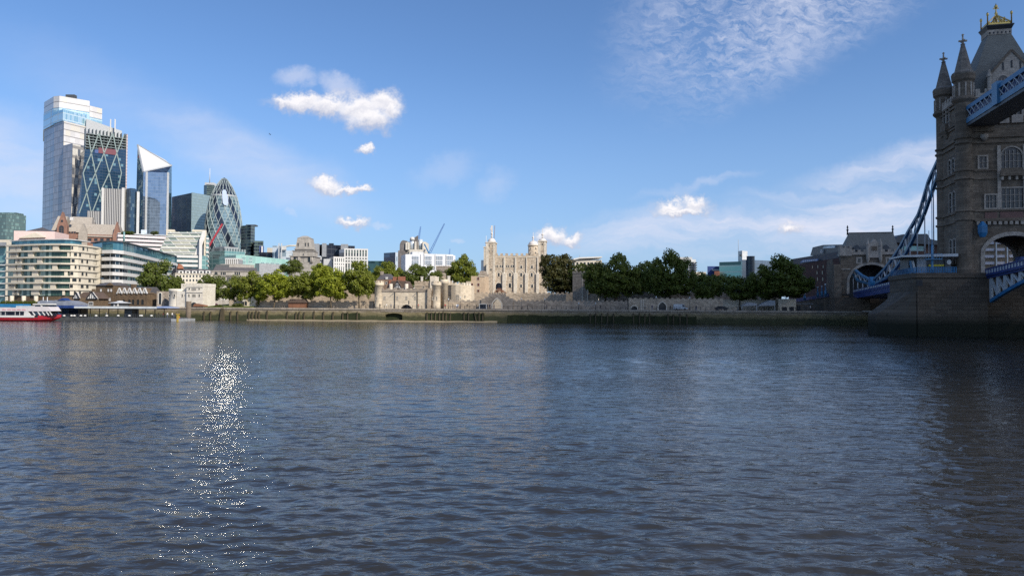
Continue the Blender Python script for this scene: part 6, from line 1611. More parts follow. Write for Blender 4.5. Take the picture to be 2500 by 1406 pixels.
# ------------------------------------------------------------------ the bascule bridge: axis rotated 13 degrees
BA = -R(13.1)
TC = Vector((98.9, 144.3))
FT = Fr((TC.x, TC.y), BA)               # u east, v north, origin at the tower centre
UC, VC, RT_, RU, WO = 8.0, 5.3, 1.5, 1.8, .75            # turret centres and radius
FS, FWst = FT.off(-VC - WO), Fr(tuple(FT.w(-UC - WO, 0, 0).xy), BA + R(90))
# west face frame: u runs north; its front is to the west, so v points east... build west parts in FT coordinates
PT = 12.4                               # top of the pier
B_, L_ = T['bridge'], T['bridge_lt']
zs = lambda y: FS.z(2352, y)            # heights read at the near turret
t = thing('bridge_tower', 'tall gothic stone bridge tower with corner turrets and a gold crown', 'bridge tower', FT, 0, 0, PT)
zt_band = [(PT, zs(658)), (zs(537), zs(515)), (zs(437), zs(417)), (zs(350), zs(337))]
ZTOP = zs(243)
# south and north walls with the road arch
f = FS; ac = 0.15; aw = 2 * (f.u(2470) - f.u(2400)); aw = min(aw, 10.4)
zar = f.z(2470, 575); zsp = PT + .5 + (zar - PT) * .45
ap = arch(ac, aw, PT, zsp, zar, False, 14)
for v0, v1 in ((-VC - WO, -VC + .9), (VC - .9, VC + WO)):
    b = MB(); b.slab([(-UC, PT)] + ap + [(UC, PT), (UC, ZTOP), (-UC, ZTOP)], v0, v1); b.build('wall', B_, t)
    b = MB(); b.ring(arch(ac, aw + 1.5, PT, zsp, zar + .75, False, 14), ap, v0 - .22 if v0 < 0 else v1, v0 if v0 < 0 else v1 + .22); b.build('arch_ring', L_, t)
for s in (-1, 1):
    MB().box(s * (UC + WO), s * (UC - 1.0), -VC + .9, VC - .9, PT, ZTOP).build('wall', B_, t)
b = MB(); b.slab([(-UC + 1.1, zar + .3), (UC - 1.1, zar + .3), (UC - 1.1, zar + 1), (-UC + 1.1, zar + 1)], -VC + .9, VC - .9); b.build('passage_ceiling', B_, t)
for s in (-1, 1): MB().box(s * (ac + aw / 2 + .02), s * (UC - 1), -VC + .9, VC - .9, PT, zar).build('passage_wall', B_, t)
# string courses and bands round the four walls
for z0, z1 in zt_band[1:] + [(zs(300) - .3, zs(300) + .3), (ZTOP - .8, ZTOP)]:
    for zz in (z0, z1):
        b = MB()
        for s in (-1, 1):
            b.box(-UC, UC, s * (VC + WO), s * (VC + WO + .3), zz - .22, zz + .18); b.box(s * (UC + WO), s * (UC + WO + .3), -VC, VC, zz - .22, zz + .18)
        b.build('string_course', B_, t)
# corner turrets
SPM = stone('spire_stone', (.30, .255, .21), (.17, .14, .115), .5, brick=(.9, .45), mortar=.7, streak=.5)
zsp0, ztip = zs(183), zs(108)
for su in (-1, 1):
    for sv in (-1, 1):
        u, v = su * UC, sv * VC; g = MB(); pr = [(RT_ + .25, PT), (RT_ + .25, PT + .8), (RT_, PT + 1.2)]
        for z0, z1 in zt_band[1:]:
            for zz in (z0, z1): pr += [(RT_, zz - .3), (RT_ + .28, zz - .1), (RT_ + .28, zz + .15), (RT_, zz + .3)]
        pr += [(RT_, zs(252)), (RU + .3, zs(244)), (RU + .3, zs(240)), (RU - .1, zs(236)), (RU - .1, zs(200)), (RU + .2, zs(196)), (RU + .3, zsp0)]
        g.lathe(u, v, pr, 16 if sv > 0 else 20, smooth=False, a0=.2); tu = g.build('turret', B_, t)
        g = MB(); g.lathe(u, v, [(RU + .35, zsp0), (RU + .4, zsp0 + .35), (RU - .2, zsp0 + .8), (.36, ztip), (.46, ztip + .15), (.26, ztip + .3)], 8, smooth=False, a0=.2); g.build('spire', SPM, tu)
        g = MB(); g.lathe(u, v, [(.26, ztip + .3), (.2, ztip + .6), (.34, ztip + .85), (.18, ztip + 1.1), (.14, ztip + 1.9), (.26, ztip + 2.1), (.05, ztip + 2.3)], 8)
        g.box(u - .75, u + .75, v - .16, v + .16, ztip + .7, ztip + 1.0); g.box(u - .16, u + .16, v - .75, v + .75, ztip + .71, ztip + .99); g.build('finial', L_, tu)
        for z0, z1 in ((zs(236), zs(204)),):
            g = MB()
            for k in range(10):
                a = .2 + 2 * math.pi * k / 10; c_ = (u + (RU - .08) * math.cos(a), v + (RU - .08) * math.sin(a)); g.box(c_[0] - .14, c_[0] + .14, c_[1] - .14, c_[1] + .14, z0, z1)
            g.build('panel_trim', L_, tu)
# parapet and roof
zp = zs(222)
for s in (-1, 1):
    b = MB(); b.slab(crenel(-UC + 1.8, UC - 1.8, ZTOP, zp - .7, zp + .1, 8), s * (VC + WO) - .25, s * (VC + WO) + .25); b.build('parapet', L_, t)
    b = MB()
    pr = crenel(-VC + 1.8, VC - 1.8, ZTOP, zp - .7, zp + .1, 5)
    n = len(pr); b.add([(s * (UC + WO) - .25, p[0], p[1]) for p in pr] + [(s * (UC + WO) + .25, p[0], p[1]) for p in pr], [tuple(range(n)), tuple(range(n, 2 * n))[::-1]] + [(i, n + i, n + (i + 1) % n, (i + 1) % n) for i in range(n)]); b.build('parapet', L_, t)
ztopr = FT.z(2438, 79); rb = [(-7.5, -5.0), (7.5, -5.0), (7.5, 5.0), (-7.5, 5.0)]; rtp = [(-2.1, -1.6), (2.1, -1.6), (2.1, 1.6), (-2.1, 1.6)]
zrb = ZTOP - .2
MB().prism(rb, zrb, ztopr - 1.1, rtp).build('roof', T['gslate'], t)
rf = [x for x in t.children if x.name.startswith('roof')][0]
b = MB(); b.prism([(-2.15, -1.65), (2.15, -1.65), (2.15, 1.65), (-2.15, 1.65)], ztopr - 1.05, ztopr); b.build('roof_collar', L_, rf)
for k in range(6): u = -1.8 + 3.6 * k / 5; MB().box(u - .13, u + .13, -1.7, -1.64, ztopr - .85, ztopr - .45).build('vent_hole', T['black'], rf)
b = MB(); b.prism([(-2.15, -1.65), (2.15, -1.65), (2.15, 1.65), (-2.15, 1.65)], ztopr + .01, ztopr + .7, [(-2.45, -1.95), (2.45, -1.95), (2.45, 1.95), (-2.45, 1.95)]); b.box(-2.5, 2.5, -2.0, 2.0, ztopr + .7, ztopr + .95); b.build('roof_cornice', T['black'], rf)
zg = ztopr + .96; g = MB(); zgt = FT.z(2438, 37)
for s in (-1, 1):
    g.box(-2.0, 2.0, s * 1.4 - .1, s * 1.4 + .1, zg, zg + .6); g.box(s * 2.0 - .1, s * 2.0 + .1, -1.4, 1.4, zg, zg + .55)
    for k in range(9):
        u = -1.9 + 3.8 * k / 8; h = (zgt - zg) * (1 - abs(u) / 2.3) * .8 + .6
        g.beam((u, s * 1.6, zg + .5), (u * .35, s * .5, zg + h), .13, .13); g.beam((u, s * 1.6, zg + .5), (u * .9 + .3 * (1 if k % 2 else -1), s * 1.3, zg + h * .6), .1, .1)
    for k in (-1, 1): g.beam((k * 2.2, s * 1.6, zg + .4), (0, 0, zgt), .2, .2)
g.lathe(0, 0, [(.16, zg), (.16, zgt), (.32, zgt + .3), (.14, zgt + .6), (.12, zgt + 1.2), (.3, zgt + 1.5), (.36, zgt + 1.8), (.12, zgt + 2.1), (.05, FT.z(2438, 9))], 8); g.box(-.55, .55, -.06, .06, zgt + 1.25, zgt + 1.45)
g.build('gold_crown_lattice', T['gold'], rf)
for su in (-1, 1):
    for sv in (-1, 1): MB().lathe(su * 2.15, sv * 1.6, [(.14, zg), (.13, zg + 1.9), (.24, zg + 2.1), (.24, zg + 2.4), (.05, zg + 2.7)], 6).build('crown_post', L_ if su > 5 else T['gold'], rf)
# south gable dormer
gx = lambda x, y: (lambda r: (r[0], r[1]))(FS.uz(x, y))
gc, gw = gx(2468, 200)[0], 3.5
zga, zgb = FS.z(2468, 128), FS.z(2468, 178)
for s in (-1, 1):
    vv = s * (VC + WO + .05)
    b = MB(); b.slab([(gc - gw, ZTOP), (gc + gw, ZTOP), (gc + gw, zgb), (gc, zga), (gc - gw, zgb)], vv - .35, vv + .35); gg = b.build('gable', L_, t)
    b = MB(); b.slab([(gc - gw, zgb), (gc + gw, zgb), (gc, zga - .1)], min(vv, s * 1.5), max(vv, s * 1.5)); b.build('dormer_roof', T['gslate'], gg)
    b = MB()
    for q in (-1, 1): b.beam((gc + q * (gw + .3), vv, zgb - .2), (gc, vv, zga + .3), 1.0, .4)
    b.build('gable_coping', B_, gg)
    if s < 0:
        for du in (-1.55, 1.55): window(gg, gc + du, 1.7, ZTOP + .5, zgb - .6, vv - .35, T['darkglass'], L_, 'arch', bars=(2, 2), fw=.2)
        for du, zz in ((-1.5, zgb + .5), (1.5, zgb + .5), (0, zga - 3.2)): MB().box(gc + du - .14, gc + du + .14, vv - .42, vv - .36, zz, zz + 1.5).build('cross_slit', T['black'], gg)
    for q in (-1, 1): MB().lathe(gc + q * (gw + .35), vv - .2, [(.42, ZTOP), (.4, zgb - .8), (.55, zgb - .6), (.1, zgb + .9)], 8, smooth=False).build('pinnacle', L_, gg)
# south face windows
dk = glazing('leaded_window', (.03, .032, .035), (.02, .02, .02), .4, .4, .1, .1, .1, 0.)
vS = -VC - WO
sw_ = lambda xa, xb, ya, yb, kind, bars, fw=.28: window(t, (FS.u(xa) + FS.u(xb)) / 2, FS.u(xb) - FS.u(xa), FS.z((xa + xb) / 2, yb), FS.z((xa + xb) / 2, ya), vS, dk, L_, kind, fw=fw, bars=bars, deep=.3)
sw_(2393, 2411, 383, 411, 'rect', (1, 1)); sw_(2447, 2498, 360, 411, 'arch', (4, 2)); sw_(2408, 2434, 477, 508, 'rect', (2, 1)); sw_(2447, 2500, 460, 508, 'rect', (4, 2))
for xa, xb in ((2443, 2466), (2472, 2500)):
    window(t, (FS.u(xa) + FS.u(xb)) / 2, 1.6, FS.z(2470, 282), FS.z(2470, 252), vS, dk, L_, 'rect', fw=.3, bars=(1, 1), deep=.5)
    b = MB(); b.box(FS.u(xa), FS.u(xb), vS - .55, vS, FS.z(2460, 302), FS.z(2460, 284)); b.build('window_apron', L_, t)
b = MB(); u0, u1 = FS.u(2441), FS.u(2505)
b.box(u0, u1, vS - 1.0, vS, FS.z(2470, 431), FS.z(2470, 429)); b.box(u0, u1, vS - 1.0, vS - .8, FS.z(2470, 429), FS.z(2470, 417)); b.build('balcony', B_, t)
for k in range(4): u = u0 + .4 + (u1 - u0 - .8) * k / 3; MB().box(u - .2, u + .2, vS - .8, vS, FS.z(2470, 440), FS.z(2470, 431) - .01).build('bracket', L_, t)
red = stone('terracotta_panel', (.22, .12, .10), (.15, .09, .075), .6)
for xa, xb in ((2406, 2436), (2443, 2500)):
    MB().box(FS.u(xa), FS.u(xb), vS - .12, vS, FS.z(2430, 534), FS.z(2430, 518)).build('carved_panel', red, t)
    b = MB(); b.box(FS.u(xa) - .2, FS.u(xb) + .2, vS - .25, vS, FS.z(2430, 512), FS.z(2430, 510)); b.build('window_sill', L_, t)
for k in range(15):
    u = -6.0 + k * .95
    MB().box(u - .28, u + .28, vS - .5, vS, FS.z(2430, 549), FS.z(2430, 541)).build('corbel', L_, t)
MB().box(-6.6, UC, vS - .55, vS - .01, FS.z(2430, 540.8), FS.z(2430, 538)).build('corbel_course', B_, t)
# slim buttress pilasters on the south face
for x in (2441, 2504): MB().box(FS.u(x) - .3, FS.u(x) + .3, vS - .35, vS, FS.z(2441, 512), FS.z(2441, 356)).build('pilaster', L_, t)
MB().lathe(FS.u(2405), vS - .4, [(.2, FS.z(2405, 346)), (.7, FS.z(2405, 337)), (.75, FS.z(2405, 330))], 8).build('corbel', L_, t)
# west face windows, narrow and foreshortened
vW = -(UC + WO)
for xc, y0, y1, kind in ((2325, 390, 428, 'arch'), (2327, 470, 522, 'arch'), (2328, 585, 645, 'arch'), (2312, 268, 318, 'rect')):
    d = ray(xc, (y0 + y1) / 2); fr = Fr(tuple(FT.w(vW, 0, 0).xy), BA + R(90)); n_, z1 = fr.uz(xc, y0); _, z0 = fr.uz(xc, y1)
    for dn in (-.95, .95): window(t, vW, 1.35, z0, z1, n_ + dn, dk, L_, kind, fw=.22, bars=(0, 2), rz=-R(90), deep=.25)
    if y0 < 300:
        b = MB(); b.box(vW - .9, vW, n_ - 1.4, n_ + 1.4, fr.z(xc, 322), fr.z(xc, 306)); b.prism([(vW - .85, n_ - 1.3), (vW, n_ - 1.3), (vW, n_ + 1.3), (vW - .85, n_ + 1.3)], fr.z(xc, 322) - .01, fr.z(xc, 340), [(vW - .15, n_ - .6), (vW, n_ - .6), (vW, n_ + .6), (vW - .15, n_ + .6)]); b.build('balcony', B_, t)
# blue lantern hanging at the arch
q = FS.uz(2398, 560, -.9); 
lt = thing('hanging_lantern', 'large blue six sided lantern hung on the bridge tower beside its arch', 'lantern', FT, q[0], vS - 1.1, q[1] - 1.5)
b = MB(); b.lathe(q[0], vS - 1.1, [(.5, q[1] - 1.55), (.85, q[1] - .7), (.85, q[1] + .7), (.45, q[1] + 1.2), (.2, q[1] + 1.5)], 6, smooth=False); b.build('lantern_body', T['bluepaint'], lt)
MB().beam((q[0], vS - 1.1, q[1] + 1.4), (q[0], vS + .1, q[1] + 1.6), .15, .15).build('bracket', T['bluepaint'], lt)

# pier
vP = -9.2
FPr = FT.off(vP)
tp = thing('bridge_pier', 'massive granite bridge pier rising from the river with a dark tide mark', 'bridge pier', FT, 0, 0, 0)
ur = FPr.u(2411); ul = FT.off(7.5).u(2172, 690)
pm_, nt, bs = newmat('tidal_granite_pier')
tc, sp, s, vec = wallvec(nt)
n1 = nd(nt, 'ShaderNodeTexNoise', {'Vector': tc.outputs['Object'], 'Scale': .25, 'Detail': 6.}); n2 = nd(nt, 'ShaderNodeTexNoise', {'Vector': tc.outputs['Object'], 'Scale': 3., 'Detail': 3.})
br_n = nd(nt, 'ShaderNodeTexBrick', {'Vector': vec, 'Color1': (1, 1, 1, 1), 'Color2': (.68, .68, .68, 1), 'Mortar': (.45, .45, .45, 1), 'Scale': 1., 'Brick Width': 1.9, 'Row Height': .75, 'Mortar Size': .035, 'Mortar Smooth': .3})
base = mixc(nt, n1.outputs[0], rgb((.19, .145, .105)), rgb((.095, .073, .053)))
base = mixc(nt, 1., base, br_n.outputs[0], 'MULTIPLY')
wet = mixc(nt, n2.outputs[0], rgb((.03, .03, .016)), rgb((.012, .013, .009)))
zz = mth(nt, 'ADD', sp.outputs[2], mth(nt, 'MULTIPLY_ADD', n1.outputs[0], 1.4, -.7))
fz_ = nd(nt, 'ShaderNodeMapRange', {0: zz, 1: 2.3, 2: 4.4}).outputs[0]
nt.links.new(mixc(nt, fz_, wet, base), bs.inputs['Base Color']); bs.inputs['Roughness'].default_value = .85; bs.inputs['Specular IOR Level'].default_value = .25
bp = nd(nt, 'ShaderNodeBump', {'Strength': .5, 'Distance': .1, 'Height': mth(nt, 'SUBTRACT', n2.outputs[0], br_n.outputs[1])}); nt.links.new(bp.outputs[0], bs.inputs['Normal'])
vN = 10.5
up = [(ur, vP), (ur, vP + 5.5), (30, vP + 5.5), (30, vN), (ul + 1.5, vN), (ul, vN - 3), (ul, vP + .8), (ul + .6, vP)]
MB().prism(up, -2, PT - .9).build('pier_body', pm_, tp)
MB().prism([(x - (.25 if x < 0 else 0), y - (.25 if y < 0 else -.25)) for x, y in up], PT - .9, PT).build('pier_parapet', pm_, tp)
zsh = FPr.z(2165, 712); zlo = FPr.z(2122, 767)
nose = FT.off(1).u(2119, 790)
b = MB(); b.prism([(ul + .3, vP + .02), (ul + .3, vN - .1), (ul - 1.2, vN - 2.5), (nose + 1.2, 4.2), (nose, 1), (nose + .8, -2.5), (ul - 1.5, vP + 1.5)], -2, zlo); b.prism([(ul + .3, vP + .02), (ul + .3, vN - .1), (ul - 1.2, vN - 2.5), (nose + 1.2, 4.2), (nose, 1), (nose + .8, -2.5), (ul - 1.5, vP + 1.5)], zlo, zsh, [(ul + .3, vP + .1), (ul + .3, vN - .2), (ul, vN - 3), (ul - .3, 3), (ul - .35, 1), (ul - .3, -2), (ul - .05, vP + 1.2)]); b.build('cutwater', pm_, tp)
MB().box(ur + .02, 30, vP + 1.0, vP + 5.45, -2, 3.6).build('lower_ledge', pm_, tp)
q = FPr.uz(2245, 691); MB().box(q[0] - .55, q[0] + .55, vP - .02, vP + .2, q[1] - .55, q[1] + .6).build('drain_hole', T['black'], tp)

# bascule leaf reaching towards the camera
ub = FPr.u(2409); zb0 = PT - .3
tb = thing('bascule_leaf', 'blue bascule leaf of the roadway with white parapet panels and steel arms', 'bridge deck', FT, ub, vP, PT)
Lb = 27.0
slope = .055
pt_ = lambda w, z: (ub, vP - w, z + slope * w)
b = MB(); n0 = PT - .6; b.add([(ub, vP, n0 - .55), (ub, vP - Lb, n0 - .55 + slope * Lb), (ub + 15, vP - Lb, n0 - .55 + slope * Lb), (ub + 15, vP, n0 - .55), (ub, vP, n0), (ub, vP - Lb, n0 + slope * Lb), (ub + 15, vP - Lb, n0 + slope * Lb), (ub + 15, vP, n0)], [(0, 1, 2, 3), (4, 7, 6, 5), (0, 4, 5, 1), (1, 5, 6, 2), (2, 6, 7, 3), (3, 7, 4, 0)]); b.build('deck', T['navy'], tb)
for s in (0, 15):
    b = MB()
    b.beam((ub + s - .1, vP, n0 + .1), (ub + s - .1, vP - Lb, n0 + .1 + slope * Lb), .3, .45, side=(1, 0, 0)); b.beam((ub + s - .1, vP, n0 + 1.25), (ub + s - .1, vP - Lb, n0 + 1.25 + slope * Lb), .3, .22, side=(1, 0, 0))
    for k in range(24): w = Lb * k / 23; b.box(ub + s - .22, ub + s + .02, vP - w - .1, vP - w + .1, n0 + slope * w, n0 + 1.3 + slope * w)
    b.build('parapet', T['navy'], tb)
    b = MB()
    for k in range(23):
        w = Lb * (k + .16) / 23; w2 = Lb * (k + .84) / 23; b.add([(ub + s - .12, vP - w, n0 + .38 + slope * w), (ub + s - .12, vP - w2, n0 + .38 + slope * w2), (ub + s - .12, vP - w2, n0 + 1.08 + slope * w2), (ub + s - .12, vP - w, n0 + 1.08 + slope * w)], [(0, 1, 2, 3)])
    b.build('panel_lattice', T['lgrey'], tb)
    b = MB(); zl0 = FPr.z(2425, 735)
    low = lambda w: zl0 + (n0 - 1.2 + slope * Lb - zl0) * (1 - (1 - w / Lb) ** 1.5)
    ks = [Lb * k / 9 for k in range(10)]
    for a, c in zip(ks, ks[1:]): b.beam((ub + s + .4, vP - 1 - a, low(a)), (ub + s + .4, vP - 1 - c, low(c)), .6, .6, side=(1, 0, 0))
    b.build('lower_chord', T['bluepaint'], tb)
    b = MB()
    for i, a in enumerate(ks[:-1]):
        b.beam((ub + s + .4, vP - 1 - a, low(a)), (ub + s + .4, vP - 1 - a, n0 - .5 + slope * a), .35, .9, side=(1, 0, 0))
        b.beam((ub + s + .4, vP - 1 - a, n0 - .5 + slope * a), (ub + s + .4, vP - 1 - ks[i + 1], low(ks[i + 1])), .3, .45, side=(1, 0, 0))
    b.build('web_lattice', T['lgrey'], tb)
# bus edge and red sign on the roadway
q = FPr.uz(2494, 640, 2)
b = MB(); b.box(q[0] - .6, q[0] + 3, vP + 1, vP + 3.2, PT + .02, PT + 3.1)
t6 = thing('blue_bus', 'blue vehicle with a red and white roundel at the right edge under the tower arch', 'bus', FT, q[0], vP + 3, PT)
b.build('body', T['navy'], t6)
b = MB(); zc_ = PT + 2.1; b.slab([(q[0] + .4 + .75 * math.cos(a), zc_ + .75 * math.sin(a)) for a in np.linspace(0, 2 * math.pi, 17)[:-1]], vP + .9, vP + .98); b.build('roundel', T['white'], t6)
b = MB(); b.beam((q[0] - .2, vP + .86, zc_ + .3), (q[0] + 1., vP + .86, zc_ - .35), .06, .35); b.build('stripe', T['redpaint'], t6)

# high level walkway
ww, wl = -7.9, 5.0
tw = thing('high_walkway', 'blue lattice high level walkway leaving the tower towards the right edge', 'walkway', FT, ww, -VC, 38)
fwk = Fr(tuple(FT.w(ww, -VC - 1.5, 0).xy), BA - R(90))       # u towards the camera
u0 = 0.; u1 = 42.
zbot = FWst.z(2348, 306) if False else None
d = ray(2349, 303); fr = Fr(tuple(FT.w(ww, 0, 0).xy), BA + R(90)); n_, zb1 = fr.uz(2349, 303); n2_, zb2 = fr.uz(2500, 222)
zb_ = (zb1 + zb2) / 2; vs0 = min(-VC - 1.0, n_)
_, zt1 = fr.uz(2410, 232)
H = 2.6
ve = vs0 - 45
b = MB(); b.box(ww, ww + wl, ve, vs0, zb_ - .55, zb_); b.build('floor_girder', T['dgrey'], tw)
for s in (0, wl):
    b = MB(); b.box(ww + s - .15, ww + s + .15, ve, vs0, zb_ + .02, zb_ + 1.0); b.build('lower_chord', T['ltblue'] if s == 0 else T['bluepaint'], tw)
    b = MB(); b.box(ww + s - .15, ww + s + .15, ve, vs0 - .5, zb_ + H, zb_ + H + .7); b.build('upper_chord', T['bluepaint'], tw)
    b = MB(); n = 22
    for k in range(n):
        a, c = vs0 - 1 - 44 * k / n, vs0 - 1 - 44 * (k + 1) / n
        b.beam((ww + s, a, zb_ + .95), (ww + s, c, zb_ + H + .05), .12, .16, side=(1, 0, 0)); b.beam((ww + s - .13, c, zb_ + .95), (ww + s - .13, a, zb_ + H + .05), .12, .16, side=(1, 0, 0))
    b.build('web_lattice', T['steelwhite'], tw)
    b = MB(); b.box(ww + s + (.3 if s == 0 else -.3), ww + s + (.36 if s == 0 else -.24), ve, vs0, zb_ + 1, zb_ + H); b.build('glazing', T['navy'], tw)
MB().box(ww, ww + wl, ve, vs0 - .5, zb_ + H + .72, zb_ + H + .9).build('roof', T['bluepaint'], tw)
n3, _z = fr.uz(2435, 235)
MB().box(ww - .5, ww + .45, n3 - 1.1, n3 + 1.1, zb_ - .1, zb_ + H + 1.3).build('coat_of_arms_panel', T['ltblue'], tw)
b = MB(); b.box(ww - .1, ww + wl, vs0, -VC - .5, zb_ - 1.6, zb_ - .56); b.build('support_corbel', B_, tw)

# suspension chain
fc = Fr(tuple(FT.w(-8.0, 0, 0).xy), BA + R(90))
def ch(pts): return [(lambda r: (-8.0, r[0], r[1]))(fc.uz(x, y)) for x, y in pts]
upL = ch([(2299, 372), (2287, 400), (2268, 440), (2244, 522), (2218, 565.5), (2197.5, 604), (2179, 631.5), (2156.5, 661), (2134, 683)])
loL = ch([(2300, 396), (2293.5, 415), (2285, 442), (2256.7, 522), (2238.5, 565), (2216, 611), (2193, 647.5), (2170, 675), (2138, 692)])
upS = ch([(2063, 629), (2081.5, 654), (2104, 672.5), (2130, 685.5)])
loS = ch([(2063, 634), (2077, 665.7), (2095, 685), (2126, 693.5)])
def resample(p, n):
    p = [Vector(q) for q in p]; d = [0]
    for a, c in zip(p, p[1:]): d.append(d[-1] + (c - a).length)
    return [tuple(Vector([float(np.interp(s_, d, [q[i] for q in p])) for i in range(3)])) for s_ in np.linspace(0, d[-1], n)]
for nm, lab, up_, lo_, n in (('suspension_chain', 'long dark blue suspension chain sweeping from the tower down to the deck', upL, loL, 13), ('suspension_chain', 'short light blue suspension chain rising to the abutment gatehouse', upS, loS, 7)):
    tcn = thing(nm, lab, 'suspension chain', FT, -8, up_[0][1], PT)
    for part, pp, mat_ in (('upper_chord', resample(up_, 26), T['chain'] if n > 9 else T['ltblue']), ('lower_chord', resample(lo_, 26), T['chain'])):
        b = MB()
        for a, c in zip(pp, pp[1:]): b.beam(a, c, .65, .68 if n > 9 else .6, side=(1, 0, 0))
        b.build(part, mat_, tcn)
    b = MB(); U_, Lw = resample(up_, n), resample(lo_, n)
    for k in range(1, n - 1):
        b.beam(U_[k], Lw[k], .3, .24, side=(1, 0, 0)); b.beam(U_[k], Lw[k + 1], .26, .2, side=(1, 0, 0))
    b.build('web_lattice', T['steelwhite'], tcn)
q = ch([(2128, 689)])[0]
b = MB(); b.slab([(0 + 1.4 * math.cos(a), 1.6 * math.sin(a)) for a in np.linspace(0, 6.283, 17)[:-1]], -.6, .6)
b2 = MB(); b2.v = [(q[0] + y, q[1] + x, q[2] + z) for x, y, z in b.v]; b2.f, b2.m, b2.sm = b.f, b.m, b.sm
b2.single('chain_pin', T['bluepaint'], 'round blue pin plate joining the two suspension chains', 'pin plate', FT, q[0], q[1], q[2])
# hangers to the deck
zdk = lambda v: 12.6 - .012 * (v - 10)
for k, x in enumerate((2280, 2258.5, 2240, 2222, 2206)):
    n_ = fc.uz(x, 640)[0]
    zz = np.interp(n_, [p[1] for p in loL], [p[2] for p in loL])
    MB().tube([(-8, n_, zdk(n_)), (-8, n_, zz)], .13).single('hanger_rod', T['steelwhite'], 'thin white hanger rod from the long chain, ' + ['nearest the tower', 'second from the tower', 'third from the tower', 'fourth from the tower', 'fifth from the tower'][k], 'hanger', FT, -8, n_, zdk(n_), group='hanger rods of the long chain')
for k, x in enumerate((2072, 2083, 2094, 2106, 2118)):
    n_ = fc.uz(x, 690)[0]; zz = np.interp(-n_, [-p[1] for p in loS], [p[2] for p in loS])
    MB().tube([(-8, n_, zdk(n_) - 1), (-8, n_, zz)], .14).single('hanger_rod', T['steelwhite'], 'white hanger rod of the short chain, ' + ['nearest the gatehouse', 'second from the gatehouse', 'third from the gatehouse', 'fourth from the gatehouse', 'nearest the pin'][k], 'hanger', FT, -8, n_, zdk(n_), group='hanger rods of the short chain')
# side span deck
va_ = 84.
td = thing('side_span_deck', 'dark blue side span deck with a row of white parapet panels', 'bridge deck', FT, -8.6, 10, PT)
qa, qb = fc.uz(2066, 719), fc.uz(2171, 701)
zA, zB = qa[1], qb[1]; vA, vB = va_, qb[0]
ln = lambda v: zB + (zA - zB) * (v - vB) / (vA - vB)
b = MB(); x0, x1 = -8.6, 8.6
v0, v1 = 10.6, va_
b.add([(x0, v0, ln(v0) - 1.5), (x0, v1, ln(v1) - 1.5), (x1, v1, ln(v1) - 1.5), (x1, v0, ln(v0) - 1.5), (x0, v0, ln(v0) - .1), (x0, v1, ln(v1) - .1), (x1, v1, ln(v1) - .1), (x1, v0, ln(v0) - .1)], [(0, 1, 2, 3), (4, 7, 6, 5), (0, 4, 5, 1), (1, 5, 6, 2), (2, 6, 7, 3), (3, 7, 4, 0)]); b.build('deck_girder', T['navy'], td)
b = MB(); b.beam((x0 - .05, v0, ln(v0) + .6), (x0 - .05, v1, ln(v1) + .6), .2, 1.3, side=(1, 0, 0)); b.build('parapet', T['navy'], td)
b = MB()
for k in range(40): v = v0 + (v1 - v0) * (k + .2) / 40; b.box(x0 - .2, x0 - .16, v, v + 1.0, ln(v) + .55, ln(v) + 1.05)
b.build('panel_lattice', T['lgrey'], td)
MB().box(-7, 7, 60, va_, 4.2, 4.6).single('pale_ledge', L_, 'pale stone ledge under the side span next to the abutment', 'ledge', FT, 0, 70, 4.2)

# abutment gatehouse
FA = FT.off(va_); zq = FA.z; UA = FA.u
ta = thing('abutment_gatehouse', 'stone abutment gatehouse with a wide arch under a steep slate roof', 'gatehouse', FT, UA(2125), va_, 0)
uL, uR = UA(2053), UA(2202); zE = zq(2125, 622)
uc = UA(2127); aw2 = UA(2180) - UA(2072); zar2 = zq(2127, 646); zsp2 = zq(2127, 690)
b = MB(); apx = arch(uc, aw2, zq(2100, 718), zsp2, zar2, False, 14)
b.slab([(uL, zq(2100, 718))] + apx + [(uR, zq(2100, 718)), (uR, zE), (uL, zE)], va_, va_ + 2.5); b.build('front_wall', B_, ta)
MB().ring(arch(uc, aw2 + 1.6, zq(2100, 718), zsp2, zar2 + .8, False, 14), apx, va_ - .25, va_).build('arch_ring', L_, ta)
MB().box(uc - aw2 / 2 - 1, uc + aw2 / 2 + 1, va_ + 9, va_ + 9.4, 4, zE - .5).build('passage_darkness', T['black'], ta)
for a, c, zt_ in ((uL - 2.2, uL, zE - 3), (uR, uR + 3, zE)): MB().box(a, c, va_ - 1, va_ + 11, 4, zt_).build('side_buttress', B_, ta)
b = MB(); b.box(UA(2036), uL - 2.25, va_ + 1, va_ + 10, G, zq(2045, 632)); b.build('west_wing', B_, ta)
MB().slab(crenel(uL - .3, uR + .3, zE, zE + .9, zE + 1.7, 11), va_ - .5, va_ + .4).build('battlement', L_, ta)
MB().slab(crenel(uL - .4, UA(2079), zE - .3, zE + 2.2, zE + 3, 3), va_ - .9, va_ + 2).build('corner_turret', L_, ta)
FA2 = FT.off(va_ + 5.9); UR = FA2.u
r0, r1 = FT.off(va_ + .8).u(2059), FT.off(va_ + .8).u(2199); zR = FA2.z(2127, 569)
b = MB(); b.prism([(r0, va_ + .8), (r1, va_ + .8), (r1, va_ + 11), (r0, va_ + 11)], zE + .3, zR, [(UR(2073), va_ + 5.6), (UR(2181), va_ + 5.6), (UR(2181), va_ + 6.2), (UR(2073), va_ + 6.2)]); b.build('roof', T['gslate'], ta)
rf = [x for x in ta.children if x.name.startswith('roof')][0]
b = MB(); b.box(UR(2073), UR(2181), va_ + 5.5, va_ + 6.3, zR, zR + .25); b.build('roof_ridge', T['dgrey'], rf)
